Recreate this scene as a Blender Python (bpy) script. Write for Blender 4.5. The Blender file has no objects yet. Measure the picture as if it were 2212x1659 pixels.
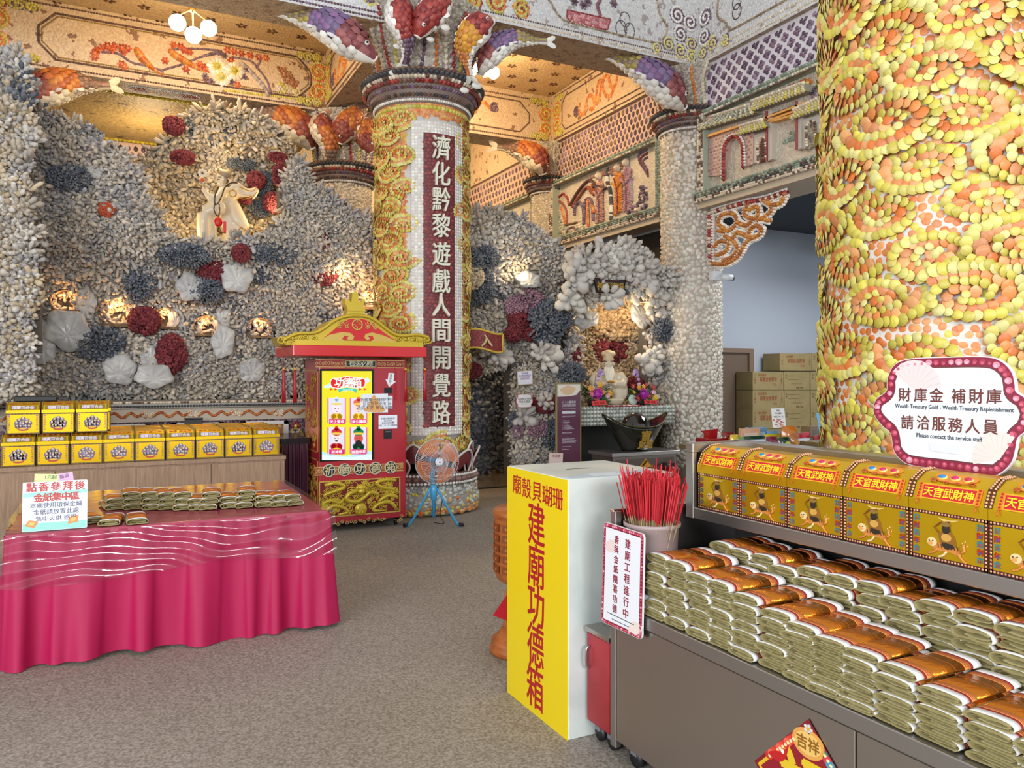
import bpy, math, random
import numpy as np
from mathutils import Vector, Matrix

SC = bpy.context.scene
COL = SC.collection
PI = math.pi
rnd = random.Random(7)
nrng = np.random.RandomState(11)

# ---------------------------------------------------------------- camera
cam_d = bpy.data.cameras.new('camera')
cam_d.lens = 1700 / 2212 * 36
cam_d.sensor_width = 36
cam_d.shift_y = -17.5 / 2212
cam_d.clip_start = 0.05
cam_o = bpy.data.objects.new('camera', cam_d)
cam_o.location = (0, 0, 1.62)
cam_o.rotation_euler = (PI / 2, 0, -math.radians(26.7))
COL.objects.link(cam_o)
SC.camera = cam_o

# ---------------------------------------------------------------- world: overcast daylight outside the open front
W = bpy.data.worlds.new('world'); SC.world = W; W.use_nodes = True
wn = W.node_tree.nodes; wl = W.node_tree.links
bg = wn['Background']
tcw = wn.new('ShaderNodeTexCoord'); sep = wn.new('ShaderNodeSeparateXYZ')
rmp = wn.new('ShaderNodeValToRGB'); mp = wn.new('ShaderNodeMapRange')
mp.inputs[1].default_value = -1; mp.inputs[2].default_value = 1
wl.new(tcw.outputs['Generated'], sep.inputs[0]); wl.new(sep.outputs[2], mp.inputs[0]); wl.new(mp.outputs[0], rmp.inputs[0])
rmp.color_ramp.elements[0].position = 0.50; rmp.color_ramp.elements[0].color = (0.86, 0.93, 1.0, 1)
rmp.color_ramp.elements[1].position = 0.85; rmp.color_ramp.elements[1].color = (0.50, 0.49, 0.47, 1)
wl.new(rmp.outputs[0], bg.inputs['Color'])
bg.inputs['Strength'].default_value = 0.85

SC.view_settings.view_transform = 'Standard'
SC.view_settings.look = 'None'
SC.view_settings.gamma = 1
SC.view_settings.use_curve_mapping = False
SC.view_settings.exposure = 0.5
SC.cycles.max_bounces = 5
SC.cycles.diffuse_bounces = 3
SC.cycles.glossy_bounces = 3
SC.cycles.transparent_max_bounces = 6
SC.cycles.caustics_reflective = False
SC.cycles.caustics_refractive = False
SC.cycles.use_denoising = True
SC.cycles.sample_clamp_indirect = 4

def light(name, kind, loc, power, color=(1, 1, 1), size=0.3, rot=(0, 0, 0), size_y=None, spread=None):
 d = bpy.data.lights.new(name, kind); d.energy = power; d.color = color
 if kind == 'AREA':
  d.size = size
  if size_y: d.shape = 'RECTANGLE'; d.size_y = size_y
  if spread: d.spread = spread
 else:
  d.shadow_soft_size = size
 o = bpy.data.objects.new(name, d); o.location = loc; o.rotation_euler = rot
 COL.objects.link(o); return o

# daylight through the wide temple entrance behind and to the left of the visitor
light('daylight_entrance', 'AREA', (-6.5, -2.2, 3.1), 560, (0.93, 0.96, 1.0), 5.5, (math.radians(80), 0, math.radians(-55)), 2.8)
light('added_streak_light', 'AREA', (0.6, -5.5, 3.4), 330, (0.93, 0.96, 1.0), 3.6, (math.radians(80), 0, math.radians(-4)), 1.3)  # second area light, added to put white streaks on the plastic sheet
WARM = (1.0, 0.74, 0.42)

# ---------------------------------------------------------------- helpers
def srgb(h):
 h = h.lstrip('#')
 c = [int(h[i:i + 2], 16) / 255 for i in (0, 2, 4)]
 return tuple(x / 12.92 if x <= 0.04045 else ((x + 0.055) / 1.055) ** 2.4 for x in c)

def mat(name, color=None, rough=0.6, metal=0.0, bump=0.0, bscale=40.0, bkind='noise', emit=None, estr=1.0, coat=0.0, alpha=1.0, trans=0.0,
  var=None, vscale=6.0, spec=None, ior=None):
 """Principled material; colour None reads the mesh colour attribute 'Col'. var = second colour mixed in by noise."""
 m = bpy.data.materials.new(name); m.use_nodes = True
 nt = m.node_tree; b = nt.nodes['Principled BSDF']; L = nt.links.new
 if color is None:
  a = nt.nodes.new('ShaderNodeVertexColor'); a.layer_name = 'Col'; src = a.outputs['Color']
  L(src, b.inputs['Base Color'])
 else:
  b.inputs['Base Color'].default_value = (*color, 1)
  src = None
 if var is not None:
  tc = nt.nodes.new('ShaderNodeTexCoord'); nz = nt.nodes.new('ShaderNodeTexNoise'); nz.inputs['Scale'].default_value = vscale
  nz.inputs['Detail'].default_value = 3
  L(tc.outputs['Object'], nz.inputs['Vector'])
  mx = nt.nodes.new('ShaderNodeMix'); mx.data_type = 'RGBA'
  rp = nt.nodes.new('ShaderNodeMapRange'); rp.inputs[1].default_value = 0.4; rp.inputs[2].default_value = 0.6
  L(nz.outputs['Fac'], rp.inputs[0]); L(rp.outputs[0], mx.inputs[0])
  if src is not None: L(src, mx.inputs[6])
  else: mx.inputs[6].default_value = (*color, 1)
  mx.inputs[7].default_value = (*var, 1)
  L(mx.outputs[2], b.inputs['Base Color'])
 b.inputs['Roughness'].default_value = rough
 b.inputs['Metallic'].default_value = metal
 if spec is not None: b.inputs['Specular IOR Level'].default_value = spec
 if ior is not None: b.inputs['IOR'].default_value = ior
 b.inputs['Coat Weight'].default_value = coat
 b.inputs['Coat Roughness'].default_value = 0.08
 if alpha < 1: b.inputs['Alpha'].default_value = alpha
 if trans: b.inputs['Transmission Weight'].default_value = trans
 if emit is not None:
  if emit == 'Col': L(src, b.inputs['Emission Color'])
  else: b.inputs['Emission Color'].default_value = (*emit, 1)
  b.inputs['Emission Strength'].default_value = estr
 if bump:
  tc = nt.nodes.new('ShaderNodeTexCoord')
  if bkind == 'voronoi':
   t = nt.nodes.new('ShaderNodeTexVoronoi'); t.inputs['Scale'].default_value = bscale; out = t.outputs['Distance']
  else:
   t = nt.nodes.new('ShaderNodeTexNoise'); t.inputs['Scale'].default_value = bscale; t.inputs['Detail'].default_value = 4; out = t.outputs['Fac']
  L(tc.outputs['Object'], t.inputs['Vector'])
  bp = nt.nodes.new('ShaderNodeBump'); bp.inputs['Strength'].default_value = abs(bump); bp.inputs['Distance'].default_value = 0.02
  if bkind == 'voronoi': bp.invert = True
  L(out, bp.inputs['Height']); L(bp.outputs[0], b.inputs['Normal'])
 return m

def mosaic_mat(name, base, alt, scale=28.0, rough=0.55, spot=None, spotscale=6.0, spotamt=0.62, bump=0.5):
 """small shells pressed into plaster: every cell takes a tint between two colours, edges sunk"""
 m = bpy.data.materials.new(name); m.use_nodes = True
 nt = m.node_tree; b = nt.nodes['Principled BSDF']; L = nt.links.new
 tc = nt.nodes.new('ShaderNodeTexCoord')
 v = nt.nodes.new('ShaderNodeTexVoronoi'); v.inputs['Scale'].default_value = scale
 L(tc.outputs['Object'], v.inputs['Vector'])
 mx = nt.nodes.new('ShaderNodeMix'); mx.data_type = 'RGBA'
 mx.inputs[6].default_value = (*base, 1); mx.inputs[7].default_value = (*alt, 1)
 sp = nt.nodes.new('ShaderNodeSeparateColor'); L(v.outputs['Color'], sp.inputs[0]); L(sp.outputs[0], mx.inputs[0])
 out = mx.outputs[2]
 if spot is not None:
  n = nt.nodes.new('ShaderNodeTexNoise'); n.inputs['Scale'].default_value = spotscale; n.inputs['Detail'].default_value = 1
  L(v.outputs['Position'], n.inputs['Vector'])
  g = nt.nodes.new('ShaderNodeMath'); g.operation = 'GREATER_THAN'; g.inputs[1].default_value = spotamt; L(n.outputs['Fac'], g.inputs[0])
  m2 = nt.nodes.new('ShaderNodeMix'); m2.data_type = 'RGBA'; m2.inputs[7].default_value = (*spot, 1)
  L(g.outputs[0], m2.inputs[0]); L(out, m2.inputs[6]); out = m2.outputs[2]
 L(out, b.inputs['Base Color']); b.inputs['Roughness'].default_value = rough
 bp = nt.nodes.new('ShaderNodeBump'); bp.invert = True; bp.inputs['Strength'].default_value = bump; bp.inputs['Distance'].default_value = 0.02
 L(v.outputs['Distance'], bp.inputs['Height']); L(bp.outputs[0], b.inputs['Normal'])
 return m

class MB:
 """mesh builder: numpy chunks of vertices and faces with a colour per face"""
 def __init__(s):
  s.v = []; s.n = 0; s.f = []; s.c = []; s.mi = []; s.sm = []
 def add(s, V, F, col=(1, 1, 1), mi=0, smooth=False):
  """V (N,3); F list of (M,k) arrays or one array or list of index lists; col one rgb or (M,3) when F is one array"""
  V = np.asarray(V, dtype=np.float64).reshape(-1, 3)
  if isinstance(F, np.ndarray): F = [F]
  elif len(F) and not isinstance(F[0], np.ndarray):
   d = {}
   for f in F: d.setdefault(len(f), []).append(f)
   F = [np.array(x) for x in d.values()]
  off = s.n
  for k, A in enumerate(F):
   if len(A) == 0: continue
   s.f.append(A + off)
   c = np.asarray(col, dtype=np.float64)
   if c.ndim == 1: c = np.tile(c[:3], (len(A), 1))
   s.c.append(c); s.mi.append(np.full(len(A), mi)); s.sm.append(np.full(len(A), smooth))
  s.v.append(V); s.n += len(V)
  return s
 def box(s, x0, x1, y0, y1, z0, z1, col=(1, 1, 1), mi=0, M=None):
  V = np.array([(x, y, z) for x in (x0, x1) for y in (y0, y1) for z in (z0, z1)], float)
  if M is not None: V = xf(M, V)
  F = np.array([(0, 1, 3, 2), (4, 6, 7, 5), (0, 4, 5, 1), (2, 3, 7, 6), (0, 2, 6, 4), (1, 5, 7, 3)])
  return s.add(V, F, col, mi)
 def rbox(s, x0, x1, y0, y1, z0, z1, r=0.01, col=(1, 1, 1), mi=0, M=None, seg=2):
  """box with rounded vertical edges and chamfered rims"""
  P = rrect(x0, x1, y0, y1, r, seg)
  n = len(P); c = np.array([(x0 + x1) / 2, (y0 + y1) / 2])
  def ring(z, ins):
   sx = 1 - 2 * ins / (x1 - x0); sy = 1 - 2 * ins / (y1 - y0)
   return np.column_stack([(P - c) * [sx, sy] + c, np.full(n, z)])
  V = np.vstack([ring(z0, r * .5), ring(z0 + r * .5, 0), ring(z1 - r * .5, 0), ring(z1, r * .5)])
  if M is not None: V = xf(M, V)
  F = [[k * n + i, k * n + (i + 1) % n, (k + 1) * n + (i + 1) % n, (k + 1) * n + i] for k in range(3) for i in range(n)]
  F.append(list(range(n))[::-1]); F.append([3 * n + i for i in range(n)])
  return s.add(V, F, col, mi)
 def lathe(s, prof, c=(0, 0, 0), seg=32, col=(1, 1, 1), mi=0, smooth=True, caps=True, M=None, a0=0, a1=2 * PI, sx=1, sy=1):
  """prof [(r,z),...] bottom to top around z"""
  full = abs(a1 - a0 - 2 * PI) < 1e-6
  k = seg if full else seg + 1
  a = a0 + (a1 - a0) * np.arange(k) / seg
  pr = np.array(prof, float); m = len(pr)
  V = np.zeros((m, k, 3))
  V[:, :, 0] = c[0] + sx * pr[:, 0:1] * np.cos(a); V[:, :, 1] = c[1] + sy * pr[:, 0:1] * np.sin(a); V[:, :, 2] = c[2] + pr[:, 1:2]
  V = V.reshape(-1, 3)
  if M is not None: V = xf(M, V)
  i = np.arange(k if full else k - 1); j = (i + 1) % k
  F = np.vstack([np.column_stack([r * k + i, r * k + j, (r + 1) * k + j, (r + 1) * k + i]) for r in range(m - 1)])
  s.add(V, F, col, mi, smooth)
  if caps and full:
   for r, fl in ((0, True), (m - 1, False)):
    if pr[r, 0] > 1e-5:
     idx = np.arange(k) + (s.n - len(V)) + r * k
     s.f.append(idx[::-1][None] if fl else idx[None]); s.c.append(np.tile(np.asarray(col, float)[:3], (1, 1)) if np.ndim(col) == 1 else np.ones((1, 3)))
     s.mi.append(np.array([mi])); s.sm.append(np.array([False]))
  return s
 def tube(s, pts, r=0.01, seg=8, col=(1, 1, 1), mi=0, smooth=True, closed=False, flat=1.0, up=None):
  P = np.array(pts, float); n = len(P)
  R = np.full(n, r) if np.ndim(r) == 0 else np.array(r, float)
  T = np.zeros_like(P)
  if closed: T = np.roll(P, -1, 0) - np.roll(P, 1, 0)
  else:
   T[1:-1] = P[2:] - P[:-2]; T[0] = P[1] - P[0]; T[-1] = P[-1] - P[-2]
  T /= np.maximum(np.linalg.norm(T, axis=1, keepdims=True), 1e-9)
  ref = np.array(up if up is not None else ((0, 0, 1) if abs(T[0, 2]) < .9 else (1, 0, 0)), float)
  a = 2 * PI * np.arange(seg) / seg
  V = []
  nrm = ref - T[0] * ref.dot(T[0]); nrm /= np.linalg.norm(nrm)
  for i in range(n):
   nrm = nrm - T[i] * nrm.dot(T[i]); nrm /= max(np.linalg.norm(nrm), 1e-9)
   b = np.cross(T[i], nrm)
   V.append(P[i] + R[i] * (np.cos(a)[:, None] * nrm * flat + np.sin(a)[:, None] * b))
  V = np.vstack(V)
  i = np.arange(seg); j = (i + 1) % seg
  m = n if closed else n - 1
  F = [np.vstack([np.column_stack([k * seg + i, k * seg + j, ((k + 1) % n) * seg + j, ((k + 1) % n) * seg + i]) for k in range(m)])]
  if not closed: F += [np.arange(seg)[::-1][None], (np.arange(seg) + (n - 1) * seg)[None]]
  return s.add(V, F, col, mi, smooth)
 def ell(s, c, r, col=(1, 1, 1), mi=0, seg=12, rings=8, M=None):
  th = np.linspace(-PI / 2, PI / 2, rings + 1)
  prof = [(max(math.cos(t), 0), math.sin(t)) for t in th]
  A = Matrix.Translation(c) @ Matrix.Diagonal((r[0], r[1], r[2], 1)) if M is None else M @ Matrix.Translation(c) @ Matrix.Diagonal((r[0], r[1], r[2], 1))
  return s.lathe(prof, seg=seg, col=col, mi=mi, caps=False, M=A)
 def prism(s, pts, M, h, col=(1, 1, 1), mi=0, sidecol=None, smooth=False):
  """2D outline (x,y) in frame M, extruded 0..h along the frame's z"""
  P = np.array(pts, float); n = len(P)
  if area2(P) < 0: P = P[::-1]
  V = np.vstack([np.column_stack([P, np.zeros(n)]), np.column_stack([P, np.full(n, h)])])
  V = xf(M, V)
  i = np.arange(n); j = (i + 1) % n
  tri = tess(P)
  s.add(V, [tri + n], col, mi)
  off = s.n - len(V)
  for F in (tri[:, ::-1], np.column_stack([i, j, n + j, n + i])):
   s.f.append(F + off); s.c.append(np.tile(np.asarray(sidecol if sidecol is not None else col, float)[:3], (len(F), 1)))
   s.mi.append(np.full(len(F), mi)); s.sm.append(np.full(len(F), smooth and F.shape[1] == 4))
  return s
 def scatter(s, TV, TF, Ms, Os, cols, mi=0, smooth=True):
  """template copies: Ms (N,3,3) columns = axes, Os (N,3), cols (N,3)"""
  Ms = np.asarray(Ms, float); Os = np.asarray(Os, float); N = len(Os); k = len(TV)
  if N == 0: return s
  V = np.einsum('nij,kj->nki', Ms, TV) + Os[:, None, :]
  base = (np.arange(N) * k)[:, None, None]
  cols = np.asarray(cols, float)
  if cols.ndim == 1: cols = np.tile(cols, (N, 1))
  off = s.n
  for F in TF:
   s.f.append((F[None] + base).reshape(-1, F.shape[1]) + off)
   s.c.append(np.repeat(cols, len(F), axis=0)); s.mi.append(np.full(N * len(F), mi)); s.sm.append(np.full(N * len(F), smooth))
  s.v.append(V.reshape(-1, 3)); s.n += N * k
  return s
 def obj(s, name, mats, parent=None, label=None, cat=None, group=None, kind=None, loc=None):
  me = bpy.data.meshes.new(name)
  V = np.vstack(s.v) if s.v else np.zeros((0, 3))
  if loc is not None: V = V - np.array(loc)
  me.vertices.add(len(V)); me.vertices.foreach_set('co', V.astype(np.float32).ravel())
  sizes = np.concatenate([np.full(len(A), A.shape[1]) for A in s.f])
  loops = np.concatenate([A.ravel() for A in s.f])
  me.loops.add(len(loops)); me.loops.foreach_set('vertex_index', loops.astype(np.int32))
  me.polygons.add(len(sizes))
  st = np.concatenate([[0], np.cumsum(sizes)[:-1]])
  me.polygons.foreach_set('loop_start', st.astype(np.int32))
  me.polygons.foreach_set('loop_total', sizes.astype(np.int32))
  me.polygons.foreach_set('material_index', np.concatenate(s.mi).astype(np.int32))
  me.polygons.foreach_set('use_smooth', np.concatenate(s.sm).astype(bool))
  C = np.repeat(np.vstack(s.c), sizes, axis=0)
  at = me.color_attributes.new('Col', 'FLOAT_COLOR', 'CORNER')
  at.data.foreach_set('color', np.column_stack([C, np.ones(len(C))]).astype(np.float32).ravel())
  me.update(calc_edges=True)
  for m in (mats if isinstance(mats, (list, tuple)) else [mats]): me.materials.append(m)
  o = bpy.data.objects.new(name, me); COL.objects.link(o)
  if loc is not None: o.location = loc
  if parent is not None: o.parent = parent
  return tag(o, label, cat, group, kind)

def tag(o, label=None, cat=None, group=None, kind=None):
 if label: o['label'] = label
 if cat: o['category'] = cat
 if group: o['group'] = group
 if kind: o['kind'] = kind
 return o

def thing(name, label, cat, loc=(0, 0, 0), rz=0.0, group=None, kind=None):
 o = bpy.data.objects.new(name, None); COL.objects.link(o)
 o.location = loc; o.rotation_euler = (0, 0, rz); o.empty_display_size = 0.1
 return tag(o, label, cat, group, kind)

def copy_tree(o, parent=None):
 c = o.copy(); COL.objects.link(c)
 if parent is not None: c.parent = parent
 for ch in list(o.children): copy_tree(ch, c)
 return c

def dup(o, loc, rz=None, label=None, group=None):
 c = copy_tree(o); c.location = loc
 if rz is not None: c.rotation_euler = (0, 0, rz)
 if label: c['label'] = label
 if group: c['group'] = group
 return c

def xf(M, V):
 A = np.array(M); V = np.asarray(V, float)
 return V @ A[:3, :3].T + A[:3, 3]

def frame(o, x, y=None, z=None):
 """4x4 with given origin and axes"""
 x = Vector(x).normalized()
 if y is None: z = Vector(z).normalized(); y = z.cross(x)
 y = Vector(y).normalized(); z = x.cross(y)
 M = Matrix.Identity(4)
 for i in range(3): M[i][0] = x[i]; M[i][1] = y[i]; M[i][2] = z[i]; M[i][3] = o[i]
 return M

def faceY(x, y, z): return frame((x, y, z), (1, 0, 0), (0, 0, 1))          # faces -Y (towards the visitor)
def faceX(x, y, z): return frame((x, y, z), (0, -1, 0), (0, 0, 1))         # faces -X
def area2(P):
 x, y = P[:, 0], P[:, 1]
 return 0.5 * np.sum(x * np.roll(y, -1) - y * np.roll(x, -1))

def tess(P):
 from mathutils.geometry import tessellate_polygon
 return np.array(tessellate_polygon([[Vector((p[0], p[1], 0)) for p in P]]))

def rrect(x0, x1, y0, y1, r, seg=4):
 out = []
 for cx, cy, a in ((x1 - r, y1 - r, 0), (x0 + r, y1 - r, PI / 2), (x0 + r, y0 + r, PI), (x1 - r, y0 + r, 1.5 * PI)):
  for i in range(seg + 1):
   t = a + PI / 2 * i / seg
   out.append((cx + r * math.cos(t), cy + r * math.sin(t)))
 return np.array(out)

def ngon(cx, cy, rx, ry=None, n=24, a0=0.0):
 ry = rx if ry is None else ry
 return np.array([(cx + rx * math.cos(a0 + 2 * PI * i / n), cy + ry * math.sin(a0 + 2 * PI * i / n)) for i in range(n)])

def spline(pts, n=40, closed=False):
 """Catmull-Rom through points"""
 P = np.array(pts, float); m = len(P)
 out = []
 segs = m if closed else m - 1
 per = max(2, n // segs)
 for i in range(segs):
  g = lambda k: P[k % m] if closed else P[min(max(k, 0), m - 1)]
  p0, p1, p2, p3 = g(i - 1), g(i), g(i + 1), g(i + 2)
  for t in np.arange(per) / per:
   out.append(.5 * (2 * p1 + (p2 - p0) * t + (2 * p0 - 5 * p1 + 4 * p2 - p3) * t * t + (3 * p1 - p0 - 3 * p2 + p3) * t ** 3))
 if not closed: out.append(P[-1])
 return np.array(out)

def resample(P, d):
 P = np.asarray(P, float)
 L = np.concatenate([[0], np.cumsum(np.linalg.norm(np.diff(P, axis=0), axis=1))])
 n = max(2, int(round(L[-1] / d)) + 1)
 t = np.linspace(0, L[-1], n)
 return np.column_stack([np.interp(t, L, P[:, k]) for k in range(P.shape[1])])

_TX = {}
def text_vf(s, extrude=0.02, res=2):
 k = (s, extrude, res)
 if k not in _TX:
  c = bpy.data.curves.new('txt', 'FONT'); c.body = s; c.size = 1; c.extrude = extrude; c.resolution_u = res
  o = bpy.data.objects.new('txt', c); COL.objects.link(o)
  dg = bpy.context.evaluated_depsgraph_get()
  me = bpy.data.meshes.new_from_object(o.evaluated_get(dg))
  V = np.array([v.co[:] for v in me.vertices]) if len(me.vertices) else np.zeros((0, 3))
  F = [list(p.vertices) for p in me.polygons]
  bpy.data.objects.remove(o); bpy.data.curves.remove(c); bpy.data.meshes.remove(me)
  _TX[k] = (V, F)
 V, F = _TX[k]
 return V.copy(), F

def text(mb, s, M, size, col=(0, 0, 0), mi=0, align='c', width=None, depth=0.002, res=2, sx=1.0, bold=0.0):
 """writing in the frame's xy plane, centred on its origin; width squeezes it to that length"""
 V, F = text_vf(s, 0.5, res)
 if not len(V): return
 mn, mx = V.min(0), V.max(0)
 h = 0.8
 w = mx[0] - mn[0]
 kx = size / h * sx
 if width: kx = width / w
 ky = size / h
 cx = (mn[0] + mx[0]) / 2 if align == 'c' else (mn[0] if align == 'l' else mx[0])
 cy = (mn[1] + mx[1]) / 2
 X = (V[:, 0] - cx) * kx; Y = (V[:, 1] - cy) * ky; Z = (V[:, 2] + .5) * depth
 offs = [(0, 0)] if not bold else [(-bold, 0), (bold, 0), (0, bold), (0, -bold)]
 for k, (a, b_) in enumerate(offs):
  mb.add(xf(M, np.column_stack([X + a, Y + b_, Z + depth * .02 * k])), F, col, mi)

def vtext(mb, s, M, size, pitch, col, mi=0, depth=0.002, width=None, bold=0.0):
 """one character under another, first at the frame's origin"""
 for i, ch in enumerate(s):
  if ch.strip(): text(mb, ch, M @ Matrix.Translation((0, -i * pitch, 0)), size, col, mi, width=width, depth=depth, bold=bold)

# ---- shells pressed on a surface ------------------------------------------------
def dome_template(seg=7, rings=1, ribs=False):
 V = [(0, 0, 1.0)]
 for r in range(1, rings + 2):
  t = r / (rings + 1)
  z = math.cos(t * PI / 2) ** .8 if r <= rings else -0.15
  for i in range(seg):
   a = 2 * PI * i / seg
   q = t * (1 + (0.05 if ribs and i % 2 else 0))
   V.append((q * math.cos(a), q * math.sin(a), z))
 i = np.arange(seg); j = (i + 1) % seg
 F = [np.column_stack([np.zeros(seg, int), 1 + i, 1 + j])]
 for r in range(rings):
  F.append(np.column_stack([1 + r * seg + i, 1 + (r + 1) * seg + i, 1 + (r + 1) * seg + j, 1 + r * seg + j]))
 return np.array(V), F
DOME = dome_template(7, 1)
DOME_S = dome_template(6, 0)
DOME_L = dome_template(12, 3, True)

class Plane2:
 def __init__(s, M): s.M = np.array(M)
 def pt(s, a, b, o=0):
  a = np.asarray(a, float); b = np.asarray(b, float); o = np.zeros_like(a) + o
  return s.M[:3, 3] + a[..., None] * s.M[:3, 0] + b[..., None] * s.M[:3, 1] + o[..., None] * s.M[:3, 2]
 def axes(s, a, b):
  n = len(np.atleast_1d(a)); return [np.tile(s.M[:3, k], (n, 1)) for k in range(3)]

class Cyl2:
 """a = arc length measured from angle th0 (seen from outside it runs to the right), b = height"""
 def __init__(s, c, r, th0): s.c = np.array(c, float); s.r = r; s.th0 = th0
 def pt(s, a, b, o=0):
  a = np.asarray(a, float); b = np.asarray(b, float); o = np.zeros_like(a) + o
  th = s.th0 + a / s.r
  return np.stack([s.c[0] + (s.r + o) * np.cos(th), s.c[1] + (s.r + o) * np.sin(th), s.c[2] + b], -1)
 def axes(s, a, b):
  th = s.th0 + np.atleast_1d(np.asarray(a, float)) / s.r; z = np.zeros_like(th)
  return [np.stack([-np.sin(th), np.cos(th), z], -1), np.stack([z, z, z + 1], -1), np.stack([np.cos(th), np.sin(th), z], -1)]

def shells(mb, S, a, b, ra, rb, rot, col, h=0.3, mi=0, off=0.0, tilt=0.0, tpl=None):
 """domed shells at surface coordinates (a,b); ra along rot, rb across; h height / ra"""
 tpl = tpl or DOME
 a = np.atleast_1d(np.asarray(a, float)); b = np.atleast_1d(np.asarray(b, float)); n = len(a)
 if n == 0: return
 ra = np.zeros(n) + ra; rb = np.zeros(n) + rb; rot = np.zeros(n) + rot
 U, Vv, N = S.axes(a, b)
 c, s_ = np.cos(rot)[:, None], np.sin(rot)[:, None]
 X = U * c + Vv * s_; Y = -U * s_ + Vv * c
 if np.any(tilt):
  tl = np.zeros(n) + tilt
  N2 = N * np.cos(tl)[:, None] + X * np.sin(tl)[:, None]; X = X * np.cos(tl)[:, None] - N * np.sin(tl)[:, None]; N = N2
 Ms = np.stack([X * ra[:, None], Y * rb[:, None], N * (np.minimum(ra, rb) * 2 * h)[:, None]], -1)
 mb.scatter(tpl[0], tpl[1], Ms, S.pt(a, b, off), col, mi)

def jit(cols, n, amt=0.12):
 """n colours picked from a palette with brightness jitter"""
 P = np.array(cols, float); k = nrng.randint(0, len(P), n)
 return np.clip(P[k] * (1 + amt * (nrng.rand(n, 1) * 2 - 1)) , 0, 1)

def chain(mb, S, pts, d, ra, rb, cols, h=0.3, off=0.0, along=True, mi=0, tilt=0.0, tpl=None):
 """a string of shells along a 2D curve"""
 P = resample(pts, d)
 T = np.gradient(P, axis=0); ang = np.arctan2(T[:, 1], T[:, 0]) + (0 if along else PI / 2)
 shells(mb, S, P[:, 0], P[:, 1], ra, rb, ang, jit(cols, len(P)), h, mi, off, tilt, tpl)

def inpoly(P, x, y):
 P = np.asarray(P); x = np.asarray(x); y = np.asarray(y)
 ins = np.zeros(x.shape, bool); n = len(P); j = n - 1
 for i in range(n):
  c = ((P[i, 1] > y) != (P[j, 1] > y)) & (x < (P[j, 0] - P[i, 0]) * (y - P[i, 1]) / (P[j, 1] - P[i, 1] + 1e-12) + P[i, 0])
  ins ^= c; j = i
 return ins

def fill(mb, S, poly, d, r, cols, h=0.25, off=0.0, mi=0, amt=0.15, tpl=None, jt=.3):
 P = np.asarray(poly, float); mn, mx = P.min(0), P.max(0)
 X, Y = np.meshgrid(np.arange(mn[0], mx[0] + d, d), np.arange(mn[1], mx[1] + d * .87, d * .87))
 X = X + (np.arange(X.shape[0]) % 2)[:, None] * d / 2
 X = X.ravel() + (nrng.rand(X.size) - .5) * d * jt; Y = Y.ravel() + (nrng.rand(Y.size) - .5) * d * jt
 k = inpoly(P, X, Y); X, Y = X[k], Y[k]
 shells(mb, S, X, Y, r, r * .85, nrng.rand(len(X)) * PI, jit(cols, len(X), amt), h, mi, off, (nrng.rand(len(X)) - .5) * (jt - .3), tpl)

def spiral(cx, cy, rx, ry, turns, a0, flip=1, inner=0.12, n=60):
 t = np.linspace(0, 1, n); r = 1 - (1 - inner) * t; a = a0 + flip * 2 * PI * turns * t
 return np.column_stack([cx + rx * r * np.cos(a), cy + ry * r * np.sin(a)])

def lf(seed):
 R = np.random.RandomState(seed); K = R.randn(7, 2) * np.array([1.2, 1.5, 2, 2.6, 3.6, 5, 7])[:, None]; ph = R.rand(7) * 6.3; A = np.array([.3, .28, .22, .18, .14, .1, .08])
 return lambda x, z: (np.sin(x[..., None] * K[:, 0] + z[..., None] * K[:, 1] + ph) * A).sum(-1)

# ---------------------------------------------------------------- photo geometry: a pixel of the photograph as a point on a plane of the hall
_S, _C = math.sin(math.radians(26.7)), math.cos(math.radians(26.7))
def _ray(u, v):
 r = (u - 1106) / 1700; return (_S + r * _C, _C - r * _S, (812 - v) / 1700)
def pY(u, v, Y):
 a = _ray(u, v); t = Y / a[1]; return (a[0] * t, 1.62 + a[2] * t)          # (X, z) on the plane Y
def pX(u, v, X):
 a = _ray(u, v); t = X / a[0]; return (a[1] * t, 1.62 + a[2] * t)          # (Y, z) on the plane X
def pD(u, v, d):
 a = _ray(u, v); return (a[0] * d, a[1] * d, 1.62 + a[2] * d)
def pZ(u, v, z):
 a = _ray(u, v); t = (z - 1.62) / a[2]; return (a[0] * t, a[1] * t)

# palettes (linear)
YEL = [srgb('#c9bb4c'), srgb('#c4b75c'), srgb('#d0c66e'), srgb('#bbac46'), srgb('#ccc27a')]
ORA = [srgb('#d08244'), srgb('#c8743a'), srgb('#d6925a'), srgb('#bf7c4a'), srgb('#d89c62'), srgb('#c96c2e')]
PUR = [srgb('#6d5266'), srgb('#7b6072'), srgb('#5c4458'), srgb('#86707f'), srgb('#604b60')]
WHI = [srgb('#e4dfd6'), srgb('#d8d2c8'), srgb('#eeeae2')]
CRE = [srgb('#d9cbb0'), srgb('#cfc0a6'), srgb('#e2d6bf'), srgb('#c7b9a0'), srgb('#d2bfae')]
RED = [srgb('#8e2f2c'), srgb('#9c3a33'), srgb('#7a2626'), srgb('#a5453c')]
BRN = [srgb('#6b5044'), srgb('#5a4238'), srgb('#7a5c4c')]
GRN = [srgb('#8f9a86'), srgb('#7e8a77'), srgb('#a3ab98'), srgb('#6f7c6c')]
DRK = [srgb('#3f3d40'), srgb('#4a4648'), srgb('#35383a')]

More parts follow.
